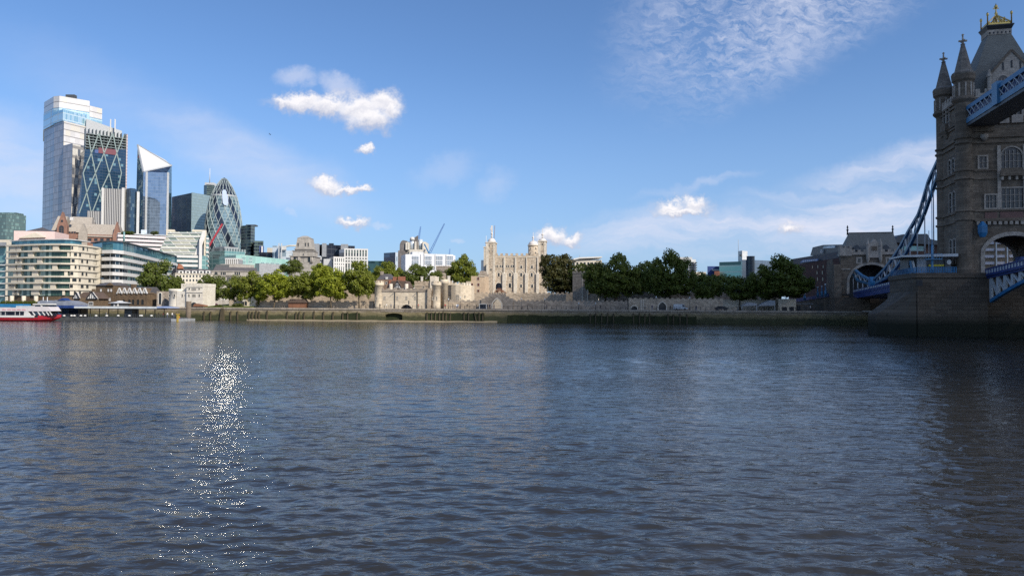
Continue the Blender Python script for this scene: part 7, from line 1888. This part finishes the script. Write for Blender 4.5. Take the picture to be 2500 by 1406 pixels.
for x in (2070, 2180.5): MB().lathe(UR(x), va_ + 5.9, [(.3, zR - .5), (.2, zR + .8), (.42, zR + 1.1), (.12, zR + 1.5), (.3, zR + 1.9), (.06, FA2.z(x, 550))], 8).build('finial', T['black'], rf)
for x in (2094, 2166): g = MB(); g.slab([(UA(x) - 1.0, zE + 1.2), (UA(x) + 1.0, zE + 1.2), (UA(x) + 1.0, zq(x, 604)), (UA(x), zq(x, 597)), (UA(x) - 1.0, zq(x, 604))], va_ + .5, va_ + 4); gg = g.build('dormer', T['dgrey'], rf)
gA = [(UA(2119), zE - 1), (UA(2148), zE - 1), (UA(2148), zq(2133, 598)), (UA(2133.5), zq(2133, 583)), (UA(2119), zq(2133, 598))]
b = MB(); b.slab(gA, va_ - .8, va_ + 1.2); gg = b.build('gable', L_, ta)
MB().box(UA(2127), UA(2140), va_ - .95, va_ - .8, zq(2133, 612), zq(2133, 602)).build('coat_of_arms_panel', B_, gg)
for x in (2118, 2149): MB().lathe(UA(x), va_ - .6, [(.25, zE - 2.6), (.55, zE - 1.5), (.55, zE + 3.4), (.08, zE + 5)], 8, smooth=False).build('pinnacle', L_, gg)
for x in (2098, 2170): window(ta, UA(x), .9, zq(x, 641), zq(x, 631), va_, T['darkglass'], L_, fw=.45)
for z_ in (zE - .4, zq(2100, 657)): MB().box(uL, UA(2076), va_ - .3, va_, z_ - .2, z_ + .2).build('string_course', L_, ta)
b = MB(); b.box(UA(2031), UA(2116), va_ - 4, va_ + 12, -2, zq(2100, 726)); b.box(UA(2116), uR + 4, va_ + 2, va_ + 12, -2, zq(2100, 722)); b.build('abutment_base', pm_, ta)
# approach viaduct with blue lamp standards
fap = Fr.px(2036, 232, 1938, 262, 720)
tv = thing('approach_viaduct', 'sloping stone approach with a blue parapet behind the trees', 'viaduct', fap)
b = MB(); q0, q1 = fap.uz(2036, 722), fap.uz(1938, 738); b.slab([(q0[0], G), (q1[0], G), q1, q0], -5, -.5); b.build('wall', B_, tv)
b = MB(); b.beam((q0[0], -.4, q0[1] + .6), (q1[0], -.4, q1[1] + .6), .2, 1.1); b.build('parapet', T['navy'], tv)
for k, (x, y0, y1) in enumerate(((2015.5, 716, 692), (2006.5, 717, 697), (1996.5, 719, 700), (1964.5, 726, 716.5), (1919, 736, 721))):
    q0, q1 = fap.uz(x, y0, 1.5), fap.uz(x, y1, 1.5)
    tl_ = thing('lamp_standard', 'light blue lamp standard on the bridge approach, ' + ['tall one next to the abutment', 'tallest slender one, second from the abutment', 'third from the abutment', 'small one half behind the tree', 'tiny one left of the tree trunk'][k], 'lamp post', fap, q0[0], 1.5, q0[1] - 1, group='lamp standards on the bridge approach')
    h = q1[1] - q0[1]
    MB().lathe(q0[0], 1.5, [(.45, q0[1] - 1), (.45, q0[1] + h * .25), (.2, q0[1] + h * .35), (.16, q0[1] + h * .75)], 8).build('post', T['ltblue'], tl_)
    MB().lathe(q0[0], 1.5, [(.12, q0[1] + h * .75), (.34, q0[1] + h * .82), (.34, q0[1] + h * .95), (.1, q0[1] + h)], 8).build('lantern', T['lgrey'], tl_)

# pier cabin, mast and rail
fcb = FT.off(-5.5)
tk = thing('pier_cabin', 'low grey control cabin with a thin overhanging roof on the bridge pier', 'cabin', FT, fcb.u(2265), -5.5, PT)
zr = fcb.z(2265, 628); ua, ub2 = fcb.u(2214), fcb.u(2336)
MB().box(fcb.u(2240), fcb.u(2262), -5.5, 1, PT, zr).build('wall', T['grey'], tk)
MB().box(fcb.u(2262) + .02, fcb.u(2322), -5.2, 1, PT, zr).build('wall', T['dgrey'], tk)
MB().box(fcb.u(2222), fcb.u(2239), -4.6, 1, PT, zr).build('wall', T['dgrey'], tk)
MB().prism([(fcb.u(2198), -6.6), (fcb.u(2335), -6.6), (fcb.u(2335), 2), (fcb.u(2198), 2)], zr + .02, [zr + .35, zr + .6, zr + .6, zr + .35]).build('roof', T['lgrey'], tk)
MB().box(fcb.u(2268), fcb.u(2306), -5.4, -5.22, fcb.z(2290, 650), fcb.z(2290, 645.5)).build('yellow_band', paint('yellow_band', (.55, .45, .03), .5), tk)
MB().box(fcb.u(2308), fcb.u(2322), -5.6, -5.22, PT + .3, fcb.z(2315, 634)).build('notice_board', T['dgrey'], tk)
q = fcb.uz(2316, 640); b = MB(); b.slab([(q[0] + .42 * math.cos(a), q[1] + .5 * math.sin(a)) for a in np.linspace(0, 6.283, 9)[:-1]], -5.75, -5.62); b.build('white_shield', T['white'], tk)
for x in (2226, 2231): MB().beam((fcb.u(x - 2), -5.3, PT + 2.6), (fcb.u(x + 3), -5.3, PT + .5), .08, .5).build('striped_panel', T['ltblue'] if x < 2230 else T['white'], tk)
b = MB(); fpe = FT.off(vP); a0, a1 = ul + .3, fpe.u(2336)
for k in range(26): u = a0 + (a1 - a0) * k / 25; b.box(u - .05, u + .05, vP + .1, vP + .2, PT - .02, PT + 1.15)
for z_ in (.2, .65, 1.08): b.box(a0, a1, vP + .12, vP + .18, PT + z_, PT + z_ + .08)
for k in range(28): v = vP + .2 + 16 * k / 27; b.box(ul + .1, ul + .2, v - .05, v + .05, PT - .02, PT + 1.15)
for z_ in (.2, .65, 1.08): b.box(ul + .12, ul + .18, vP + .1, vP + 16.3, PT + z_, PT + z_ + .08)
trl = thing('pier_railing', 'light blue railing along the top edge of the bridge pier', 'railing', FT, 0, vP, PT); b.build('railing_lattice', T['bluepaint'], trl)
um = fpe.u(2280); zm0 = fpe.z(2280, 598)
tm = thing('signal_post', 'tall light blue signal post with a platform standing on the pier edge', 'post', FT, um, vP + 1, PT)
MB().lathe(um, vP + .8, [(.35, PT), (.35, PT + .6), (.22, PT + .8), (.2, zm0), (.07, zm0 + .1), (.05, fpe.z(2280, 455))], 10).build('post', T['ltblue'], tm)
b = MB(); zz = fpe.z(2280, 632); b.box(um - 1.3, um + 1.6, vP + .2, vP + 1.4, zz - .12, zz + .05)
for k in range(7): b.box(um - 1.3 + k * .47, um - 1.25 + k * .47, vP + .2, vP + .26, zz, zz + 1.0)
b.box(um - 1.3, um + 1.6, vP + .2, vP + .27, zz + .95, zz + 1.03); b.build('platform', T['ltblue'], tm)
q = FT.uz(2268, 610, 12)
MB().tube([(q[0], 12, PT), (q[0], 12, FT.z(2268, 563, 12))], .07).single('flagpole', T['lgrey'], 'thin pale flagpole behind the pier cabin', 'flagpole', FT, q[0], 12, PT)

# buildings seen beside and through the bridge
fo_ = Fr.px(2185, 300, 2330, 300, 600); zq = fo_.z
t = thing('dark_roofed_office', 'modern office with a dark overhanging roof behind the suspension chain', 'office block', fo_)
MB().box(fo_.u(2188), fo_.u(2330), 2, 20, G, zq(2240, 588)).build('wall', stone('dull_brick', (.14, .08, .065), (.09, .055, .045), .4, brick=(.6, .25)), t)
MB().box(fo_.u(2205), fo_.u(2262), 1.8, 1.98, zq(2240, 612), zq(2240, 600)).build('glass_storey', MT['teal'], t)
b = MB(); b.slab([fo_.uz(2186, 585), fo_.uz(2190, 578), fo_.uz(2205, 572), fo_.uz(2264, 571), fo_.uz(2272, 584), fo_.uz(2330, 596), fo_.uz(2330, 600), fo_.uz(2186, 592)], 0, 22); b.build('roof', T['dgrey'], t)
fh3 = Fr.px(2340, 330, 2580, 318, 620); zq = fh3.z
t = thing('banded_hotel', 'brown and white banded hotel seen through the bridge tower arch', 'hotel', fh3)
MB().box(fh3.u(2345), fh3.u(2580), 0, 20, G, zq(2450, 560)).build('wall', stone('tan_concrete', (.33, .25, .17), (.26, .19, .13), .3, streak=.2), t)
for k in range(9):
    y = 590 + k * 16.5
    for a, c in ((2352, 2386), (2390, 2426), (2433, 2452), (2463, 2500), (2505, 2540)): MB().box(fh3.u(a), fh3.u(c), -1.3, -.02, zq(2430, y + 6.5), zq(2430, y)).build('balcony', paint('pink_white_balcony', (.52, .47, .47), .6, var=.08) if k == 0 and a == 2352 else bpy.data.materials['pink_white_balcony'], t)
for x in (2387, 2429, 2456, 2502): MB().box(fh3.u(x), fh3.u(x) + .45, -1.9, -1.32, G, zq(2450, 560)).build('mullion', T['white'], t)
SKYK, SUNP, EXPO = .115, 4.9, .3
SKYTINT = (.64, .83, 1.07)
CLC, CLR, CLD = (136, 190), (150, 245), .82
# ------------------------------------------------------------------ water
def water():
    ys = [6.0]
    while ys[-1] < 300: ys.append(ys[-1] * 1.0048)
    ys = np.array(ys); ny = len(ys); nx = 900
    tt = np.linspace(-1, 1, nx)
    X = tt[None, :] * (ys[:, None] * .95 + 14); Y = np.repeat(ys[:, None], nx, 1)
    sp = np.maximum(ys * .0048, (ys * .95 + 14) * 2 / nx)[:, None]
    rs = np.random.RandomState(3)
    Z = np.zeros_like(X); DX = np.zeros_like(X); DY = np.zeros_like(X)
    main = R(255)
    lam = np.exp(rs.uniform(math.log(.3), math.log(2.4), 120))
    for l in lam:
        a = main + rs.normal() * (.42 if l > 1 else .75); k = 2 * math.pi / l
        st = .020 if l < 1.0 else .012
        amp = st / k * rs.uniform(.5, 1.3)
        fade = np.clip((l / sp - 2.5) / 3., 0, 1)
        ph = k * (X * math.cos(a) + Y * math.sin(a)) + rs.uniform(0, 6.28)
        ph = ph + .8 * np.sin(X * .05 * rs.uniform(.5, 1.5) + Y * .04 * rs.uniform(.5, 1.5) + rs.uniform(0, 6))
        s, c = np.sin(ph), np.cos(ph)
        Z += fade * amp * s; DX += fade * amp * .8 * c * math.cos(a); DY += fade * amp * .8 * c * math.sin(a)
    patch = 1 + .35 * np.sin(X * .061 + 1.1 * np.sin(Y * .045)) * np.sin(Y * .083 + 1.7 * np.sin(X * .03 + 1))
    Z *= patch
    co = np.stack([X + DX * patch, Y + DY * patch, Z], -1).reshape(-1, 3)
    idx = np.arange(ny * nx, dtype=np.int32).reshape(ny, nx)
    q = np.stack([idx[:-1, :-1], idx[:-1, 1:], idx[1:, 1:], idx[1:, :-1]], -1).reshape(-1, 4); n = len(q)
    me = bpy.data.meshes.new('water')
    me.vertices.add(len(co)); me.vertices.foreach_set('co', co.astype(np.float32).ravel())
    me.loops.add(n * 4); me.loops.foreach_set('vertex_index', q.ravel())
    me.polygons.add(n); me.polygons.foreach_set('loop_start', np.arange(0, n * 4, 4, dtype=np.int32))
    me.polygons.foreach_set('use_smooth', np.ones(n, dtype=bool))
    me.update(calc_edges=True)
    m, nt, b = newmat('river_water')
    tc = nd(nt, 'ShaderNodeTexCoord')
    mp = nd(nt, 'ShaderNodeMapping', {'Vector': tc.outputs['Object'], 'Rotation': (0, 0, R(-14)), 'Scale': (.55, 1.25, 1)})
    n1 = nd(nt, 'ShaderNodeTexNoise', {'Vector': mp.outputs[0], 'Scale': 3.2, 'Detail': 3., 'Roughness': .55, 'Distortion': .4})
    n2 = nd(nt, 'ShaderNodeTexNoise', {'Vector': mp.outputs[0], 'Scale': 1.0, 'Detail': 2., 'Distortion': .3})
    n3 = nd(nt, 'ShaderNodeTexNoise', {'Vector': nd(nt, 'ShaderNodeMapping', {'Vector': tc.outputs['Object'], 'Rotation': (0, 0, R(-8)), 'Scale': (.5, 1.8, 1)}).outputs[0], 'Scale': .03, 'Detail': 4., 'Roughness': .6})
    h = mth(nt, 'ADD', mth(nt, 'MULTIPLY', n1.outputs[0], .06), mth(nt, 'MULTIPLY', n2.outputs[0], .19))
    st = nd(nt, 'ShaderNodeMapRange', {0: n3.outputs[0], 1: .36, 2: .62, 3: .35, 4: 1.05}).outputs[0]
    bp = nd(nt, 'ShaderNodeBump', {'Strength': st, 'Distance': WBUMP, 'Height': h}); nt.links.new(bp.outputs[0], b.inputs['Normal'])
    n4 = nd(nt, 'ShaderNodeTexNoise', {'Vector': tc.outputs['Object'], 'Scale': .05, 'Detail': 4.})
    nt.links.new(mixc(nt, n4.outputs[0], rgb((.020, .0205, .020)), rgb((.033, .031, .027))), b.inputs['Base Color'])
    b.inputs['Roughness'].default_value = .1; b.inputs['IOR'].default_value = 1.4; b.inputs['Specular IOR Level'].default_value = .5
    me.materials.append(m)
    o = bpy.data.objects.new('water', me); COL.objects.link(o); props(o, kind='structure')


WBUMP = .95
water()

# ------------------------------------------------------------------ sky, clouds, sun
SUN_EL, SUN_AZ = R(36), R(45)          # azimuth measured from behind the camera towards the right
sdir = Vector((math.sin(SUN_AZ) * math.cos(SUN_EL), -math.cos(SUN_AZ) * math.cos(SUN_EL), math.sin(SUN_EL)))
w = bpy.data.worlds.new('World'); S.world = w; w.use_nodes = True; nt = w.node_tree
bg = nt.nodes['Background']
sky = nd(nt, 'ShaderNodeTexSky', sky_type='NISHITA', sun_disc=False, sun_elevation=SUN_EL, sun_rotation=math.atan2(sdir.x, sdir.y), altitude=20., air_density=1.0, dust_density=.5, ozone_density=1.6)
tc = nd(nt, 'ShaderNodeTexCoord'); sp = nd(nt, 'ShaderNodeSeparateXYZ', {0: tc.outputs['Generated']})
dy = mth(nt, 'MAXIMUM', sp.outputs[1], .05)
U_, V_ = mth(nt, 'DIVIDE', sp.outputs[0], dy), mth(nt, 'DIVIDE', sp.outputs[2], dy)
uv = nd(nt, 'ShaderNodeCombineXYZ', {0: U_, 1: V_, 2: 0.}).outputs[0]
front = nd(nt, 'ShaderNodeMapRange', {0: sp.outputs[1], 1: .05, 2: .2}).outputs[0]


def warp(scale, amp, det=6., rough=.62, off=0.):
    n = nd(nt, 'ShaderNodeTexNoise', {'Vector': nd(nt, 'ShaderNodeVectorMath', {0: uv, 1: (off, off, off)}, operation='ADD').outputs[0], 'Scale': scale, 'Detail': det, 'Roughness': rough})
    d = nd(nt, 'ShaderNodeVectorMath', {0: n.outputs[1], 1: (.5, .5, .5)}, operation='SUBTRACT')
    s = nd(nt, 'ShaderNodeVectorMath', {0: d.outputs[0], 'Scale': amp}, operation='SCALE')
    return nd(nt, 'ShaderNodeVectorMath', {0: uv, 1: s.outputs[0]}, operation='ADD').outputs[0]


def dirpx(x, y):
    d = ray(x, y); return d.x / d.y, d.z / d.y


def ell(vec, x, y, rx, ry, rot=0., soft=.5, gain=1.):
    cx, cy = dirpx(x, y)
    m = nd(nt, 'ShaderNodeMapping', {'Vector': vec, 'Location': (cx, cy, 0), 'Rotation': (0, 0, R(rot)), 'Scale': (rx / FPX, ry / FPX, 1)}, vector_type='TEXTURE')
    l = nd(nt, 'ShaderNodeVectorMath', {0: m.outputs[0]}, operation='LENGTH')
    r = nd(nt, 'ShaderNodeMapRange', {0: l.outputs[1], 1: 1 + soft, 2: 1 - soft, 3: 0., 4: gain}, interpolation_type='SMOOTHSTEP')
    return r.outputs[0], m.outputs[0]


def union(lst):
    r = lst[0]
    for x in lst[1:]: r = mth(nt, 'MAXIMUM', r, x)
    return r


wv = warp(36., .050, 8., .68); wf = warp(30., .045, off=3.1)
CUM = [(735, 250, 72, 21), (690, 250, 28, 15), (800, 258, 66, 24), (880, 270, 66, 32), (935, 252, 46, 28), (905, 295, 58, 26), (955, 272, 26, 26), (797, 452, 42, 17), (850, 461, 46, 12), (885, 461, 20, 9), (895, 369, 18, 11),
       (862, 541, 32, 12), (1635, 503, 34, 18), (1700, 499, 34, 19), (1665, 513, 62, 11), (1345, 575, 34, 22), (1390, 586, 30, 13), (1928, 558, 24, 15)]
cum, shade = [], []
for c_ in CUM:
    m_, v_ = ell(wv, *c_, soft=.6); cum.append(m_)
    sy = nd(nt, 'ShaderNodeSeparateXYZ', {0: v_}).outputs[1]
    shade.append(mth(nt, 'MULTIPLY', m_, nd(nt, 'ShaderNodeMapRange', {0: sy, 1: -.8, 2: .35}).outputs[0]))
CM, SH = union(cum), union(shade)
thin = union([ell(wf, 722, 192, 44, 20, 0, .75, .5)[0], ell(wf, 828, 204, 46, 20, -18, .75, .55)[0], ell(wf, 925, 548, 22, 7, 0, .7, .35)[0], ell(wf, 705, 519, 16, 7, 0, .7, .3)[0], ell(wf, 1115, 578, 12, 8, 0, .7, .3)[0],
              ell(wf, 1090, 415, 60, 26, 20, .9, .22)[0], ell(wf, 1210, 452, 34, 28, 30, .9, .25)[0], ell(wf, 1860, 552, 30, 16, 0, .8, .3)[0], ell(wf, 1900, 574, 50, 9, 5, .8, .45)[0]])
# mackerel patch
ws = warp(9., .07, 5., off=7.)
mp = nd(nt, 'ShaderNodeMapping', {'Vector': wf, 'Rotation': (0, 0, R(38)), 'Scale': (42, 125, 1)})
nz = nd(nt, 'ShaderNodeTexNoise', {'Vector': mp.outputs[0], 'Scale': 1., 'Detail': 6., 'Roughness': .62})
nz2 = nd(nt, 'ShaderNodeTexNoise', {'Vector': ws, 'Scale': 9., 'Detail': 3.})
big = union([ell(ws, 1900, 40, 320, 110, 22, .7)[0], ell(ws, 1860, 130, 200, 75, 30, .8, .85)[0], ell(ws, 1730, 30, 180, 120, 20, .8, .8)[0]])
mack = mth(nt, 'MULTIPLY', big, nd(nt, 'ShaderNodeMapRange', {0: mth(nt, 'ADD', mth(nt, 'MULTIPLY', nz.outputs[0], .65), mth(nt, 'MULTIPLY', nz2.outputs[0], .4)), 1: .42, 2: .64, 3: .05, 4: .62}).outputs[0])
# cirrus streaks
mp2 = nd(nt, 'ShaderNodeMapping', {'Vector': ws, 'Rotation': (0, 0, R(-9)), 'Scale': (6, 42, 1)})
ns = nd(nt, 'ShaderNodeTexNoise', {'Vector': mp2.outputs[0], 'Scale': 1., 'Detail': 5., 'Roughness': .6})
nsr = nd(nt, 'ShaderNodeMapRange', {0: ns.outputs[0], 1: .36, 2: .66}).outputs[0]
low = union([ell(ws, 2250, 400, 270, 42, 12, .6, .75)[0], ell(ws, 2080, 540, 420, 62, 6, .75, .95)[0], ell(ws, 1700, 560, 320, 44, 4, .8, .85)[0], ell(ws, 2080, 462, 220, 18, 5, .8, .5)[0], ell(ws, 1710, 452, 110, 10, 13, .8, .35)[0]])
mp3 = nd(nt, 'ShaderNodeMapping', {'Vector': ws, 'Rotation': (0, 0, R(26)), 'Scale': (7, 34, 1)})
ns3 = nd(nt, 'ShaderNodeTexNoise', {'Vector': mp3.outputs[0], 'Scale': 1., 'Detail': 4.})
lef = mth(nt, 'MULTIPLY', union([ell(ws, 590, 385, 240, 60, -24, .9, .65)[0], ell(ws, 20, 410, 210, 100, -10, .95, .85)[0], ell(ws, 300, 250, 260, 70, -25, .95, .2)[0]]), nd(nt, 'ShaderNodeMapRange', {0: ns3.outputs[0], 1: .25, 2: .75, 3: .35}).outputs[0])
cir = union([mth(nt, 'MULTIPLY', low, nd(nt, 'ShaderNodeMapRange', {0: nsr, 3: .3}).outputs[0]), lef, mack, thin])
# clouds of the other half of the sky, for reflections
pn = nd(nt, 'ShaderNodeVectorMath', {0: tc.outputs['Generated'], 'Scale': 1.}, operation='SCALE')
nb = nd(nt, 'ShaderNodeTexNoise', {'Vector': pn.outputs[0], 'Scale': 3.2, 'Detail': 6.})
back = mth(nt, 'MULTIPLY', mth(nt, 'SUBTRACT', 1., front), nd(nt, 'ShaderNodeMapRange', {0: nb.outputs[0], 1: .5, 2: .68, 3: 0., 4: .75}).outputs[0])
up_ = nd(nt, 'ShaderNodeMapRange', {0: sp.outputs[2], 1: 0., 2: .03}).outputs[0]
hz = nd(nt, 'ShaderNodeMapRange', {0: sp.outputs[2], 1: 0., 2: .34, 3: .6, 4: 0.}, interpolation_type='SMOOTHSTEP').outputs[0]
skc = mixc(nt, 1., sky.outputs[0], rgb(SKYTINT), 'MULTIPLY')
skc = mixc(nt, hz, skc, rgb([x / SKYK for x in (.25, .375, .62)]))
skc = mixc(nt, mth(nt, 'MAXIMUM', mth(nt, 'MULTIPLY', cir, front), mth(nt, 'MULTIPLY', back, up_)), skc, rgb([x / SKYK for x in (.60, .63, .75)]))
cc = mixc(nt, SH, rgb([x / SKYK for x in (.45, .47, .57)]), rgb([x / SKYK for x in (.86, .83, .83)]))
skc = mixc(nt, mth(nt, 'MULTIPLY', mth(nt, 'MULTIPLY', CM, front), .93), skc, cc)
skc = mixc(nt, nd(nt, 'ShaderNodeMapRange', {0: sp.outputs[2], 1: 0., 2: -.03}).outputs[0], skc, rgb([x / SKYK for x in (.06, .075, .10)]))
nt.links.new(skc, bg.inputs[0]); bg.inputs[1].default_value = SKYK

ld = bpy.data.lights.new('sun', 'SUN'); ld.energy = SUNP; ld.angle = R(.5); ld.color = (1, .915, .79)
lo = bpy.data.objects.new('sun', ld); COL.objects.link(lo); lo.rotation_euler = sdir.to_track_quat('Z', 'Y').to_euler(); lo.location = (200, -200, 300)

# unseen cloud added high behind the viewer to cast shade on bridge and right bank
def cloud():
    rs = np.random.RandomState(5); bm = bmesh.new(); bmesh.ops.create_icosphere(bm, subdivisions=5, radius=1)
    H = 430.; k = sdir / sdir.z
    cx, cy = CLC[0] + k.x * H, CLC[1] + k.y * H
    me = bpy.data.meshes.new('cloud'); ph = rs.uniform(0, 6.28, (24, 3)); kk = rs.normal(size=(24, 3)) * 2.6
    for v in bm.verts:
        c = np.array(v.co); d = sum(.05 * math.sin(float(kk[i] @ c) + ph[i, 0]) for i in range(24)) + sum(.022 * math.sin(float(kk[i] @ c) * 3.1 + ph[i, 1]) for i in range(24))
        v.co = v.co * (1 + d * .8)
        v.co.x *= CLR[0]; v.co.y *= CLR[1]; v.co.z *= 26 if v.co.z > 0 else 9
    bm.to_mesh(me); bm.free()
    m, nt, b = newmat('shading_cloud')
    b.inputs['Base Color'].default_value = (.85, .85, .86, 1); b.inputs['Roughness'].default_value = 1; b.inputs['Specular IOR Level'].default_value = 0
    tc = nd(nt, 'ShaderNodeTexCoord'); mp = nd(nt, 'ShaderNodeMapping', {'Vector': tc.outputs['Object'], 'Scale': (1 / CLR[0], 1 / CLR[1], 0)})
    l = nd(nt, 'ShaderNodeVectorMath', {0: mp.outputs[0]}, operation='LENGTH')
    n = nd(nt, 'ShaderNodeTexNoise', {'Vector': tc.outputs['Object'], 'Scale': .02, 'Detail': 5.})
    e = mth(nt, 'ADD', l.outputs[1], mth(nt, 'MULTIPLY_ADD', n.outputs[0], .5, -.25))
    f = nd(nt, 'ShaderNodeMapRange', {0: e, 1: 1.05, 2: .72, 3: 0., 4: CLD}, interpolation_type='SMOOTHSTEP').outputs[0]
    tr = nd(nt, 'ShaderNodeBsdfTransparent')
    mx = nd(nt, 'ShaderNodeMixShader', {0: f, 1: tr.outputs[0], 2: b.outputs[0]}); nt.links.new(mx.outputs[0], nt.nodes['Material Output'].inputs[0])
    for p in me.polygons: p.use_smooth = True
    me.materials.append(m)
    o = bpy.data.objects.new('cloud', me); COL.objects.link(o); o.location = (cx, cy, H); props(o, 'unseen grey cloud added behind the viewer to shade the bridge', 'cloud')


cloud()

# ------------------------------------------------------------------ camera and output
cd = bpy.data.cameras.new('camera'); co = bpy.data.objects.new('camera', cd); COL.objects.link(co)
co.location = EYE; co.rotation_euler = Matrix((RT, UP, -fwd)).transposed().to_euler()
cd.sensor_width = 36; cd.lens = FPX / 2500 * 36; cd.clip_start = .1; cd.clip_end = 30000
S.camera = co
S.view_settings.view_transform = 'Standard'; S.view_settings.look = 'None'; S.view_settings.exposure = EXPO; S.view_settings.gamma = 1
S.cycles.max_bounces = 8; S.cycles.glossy_bounces = 4; S.cycles.transparent_max_bounces = 12
S.cycles.use_denoising = False
S.cycles.sample_clamp_indirect = 30.
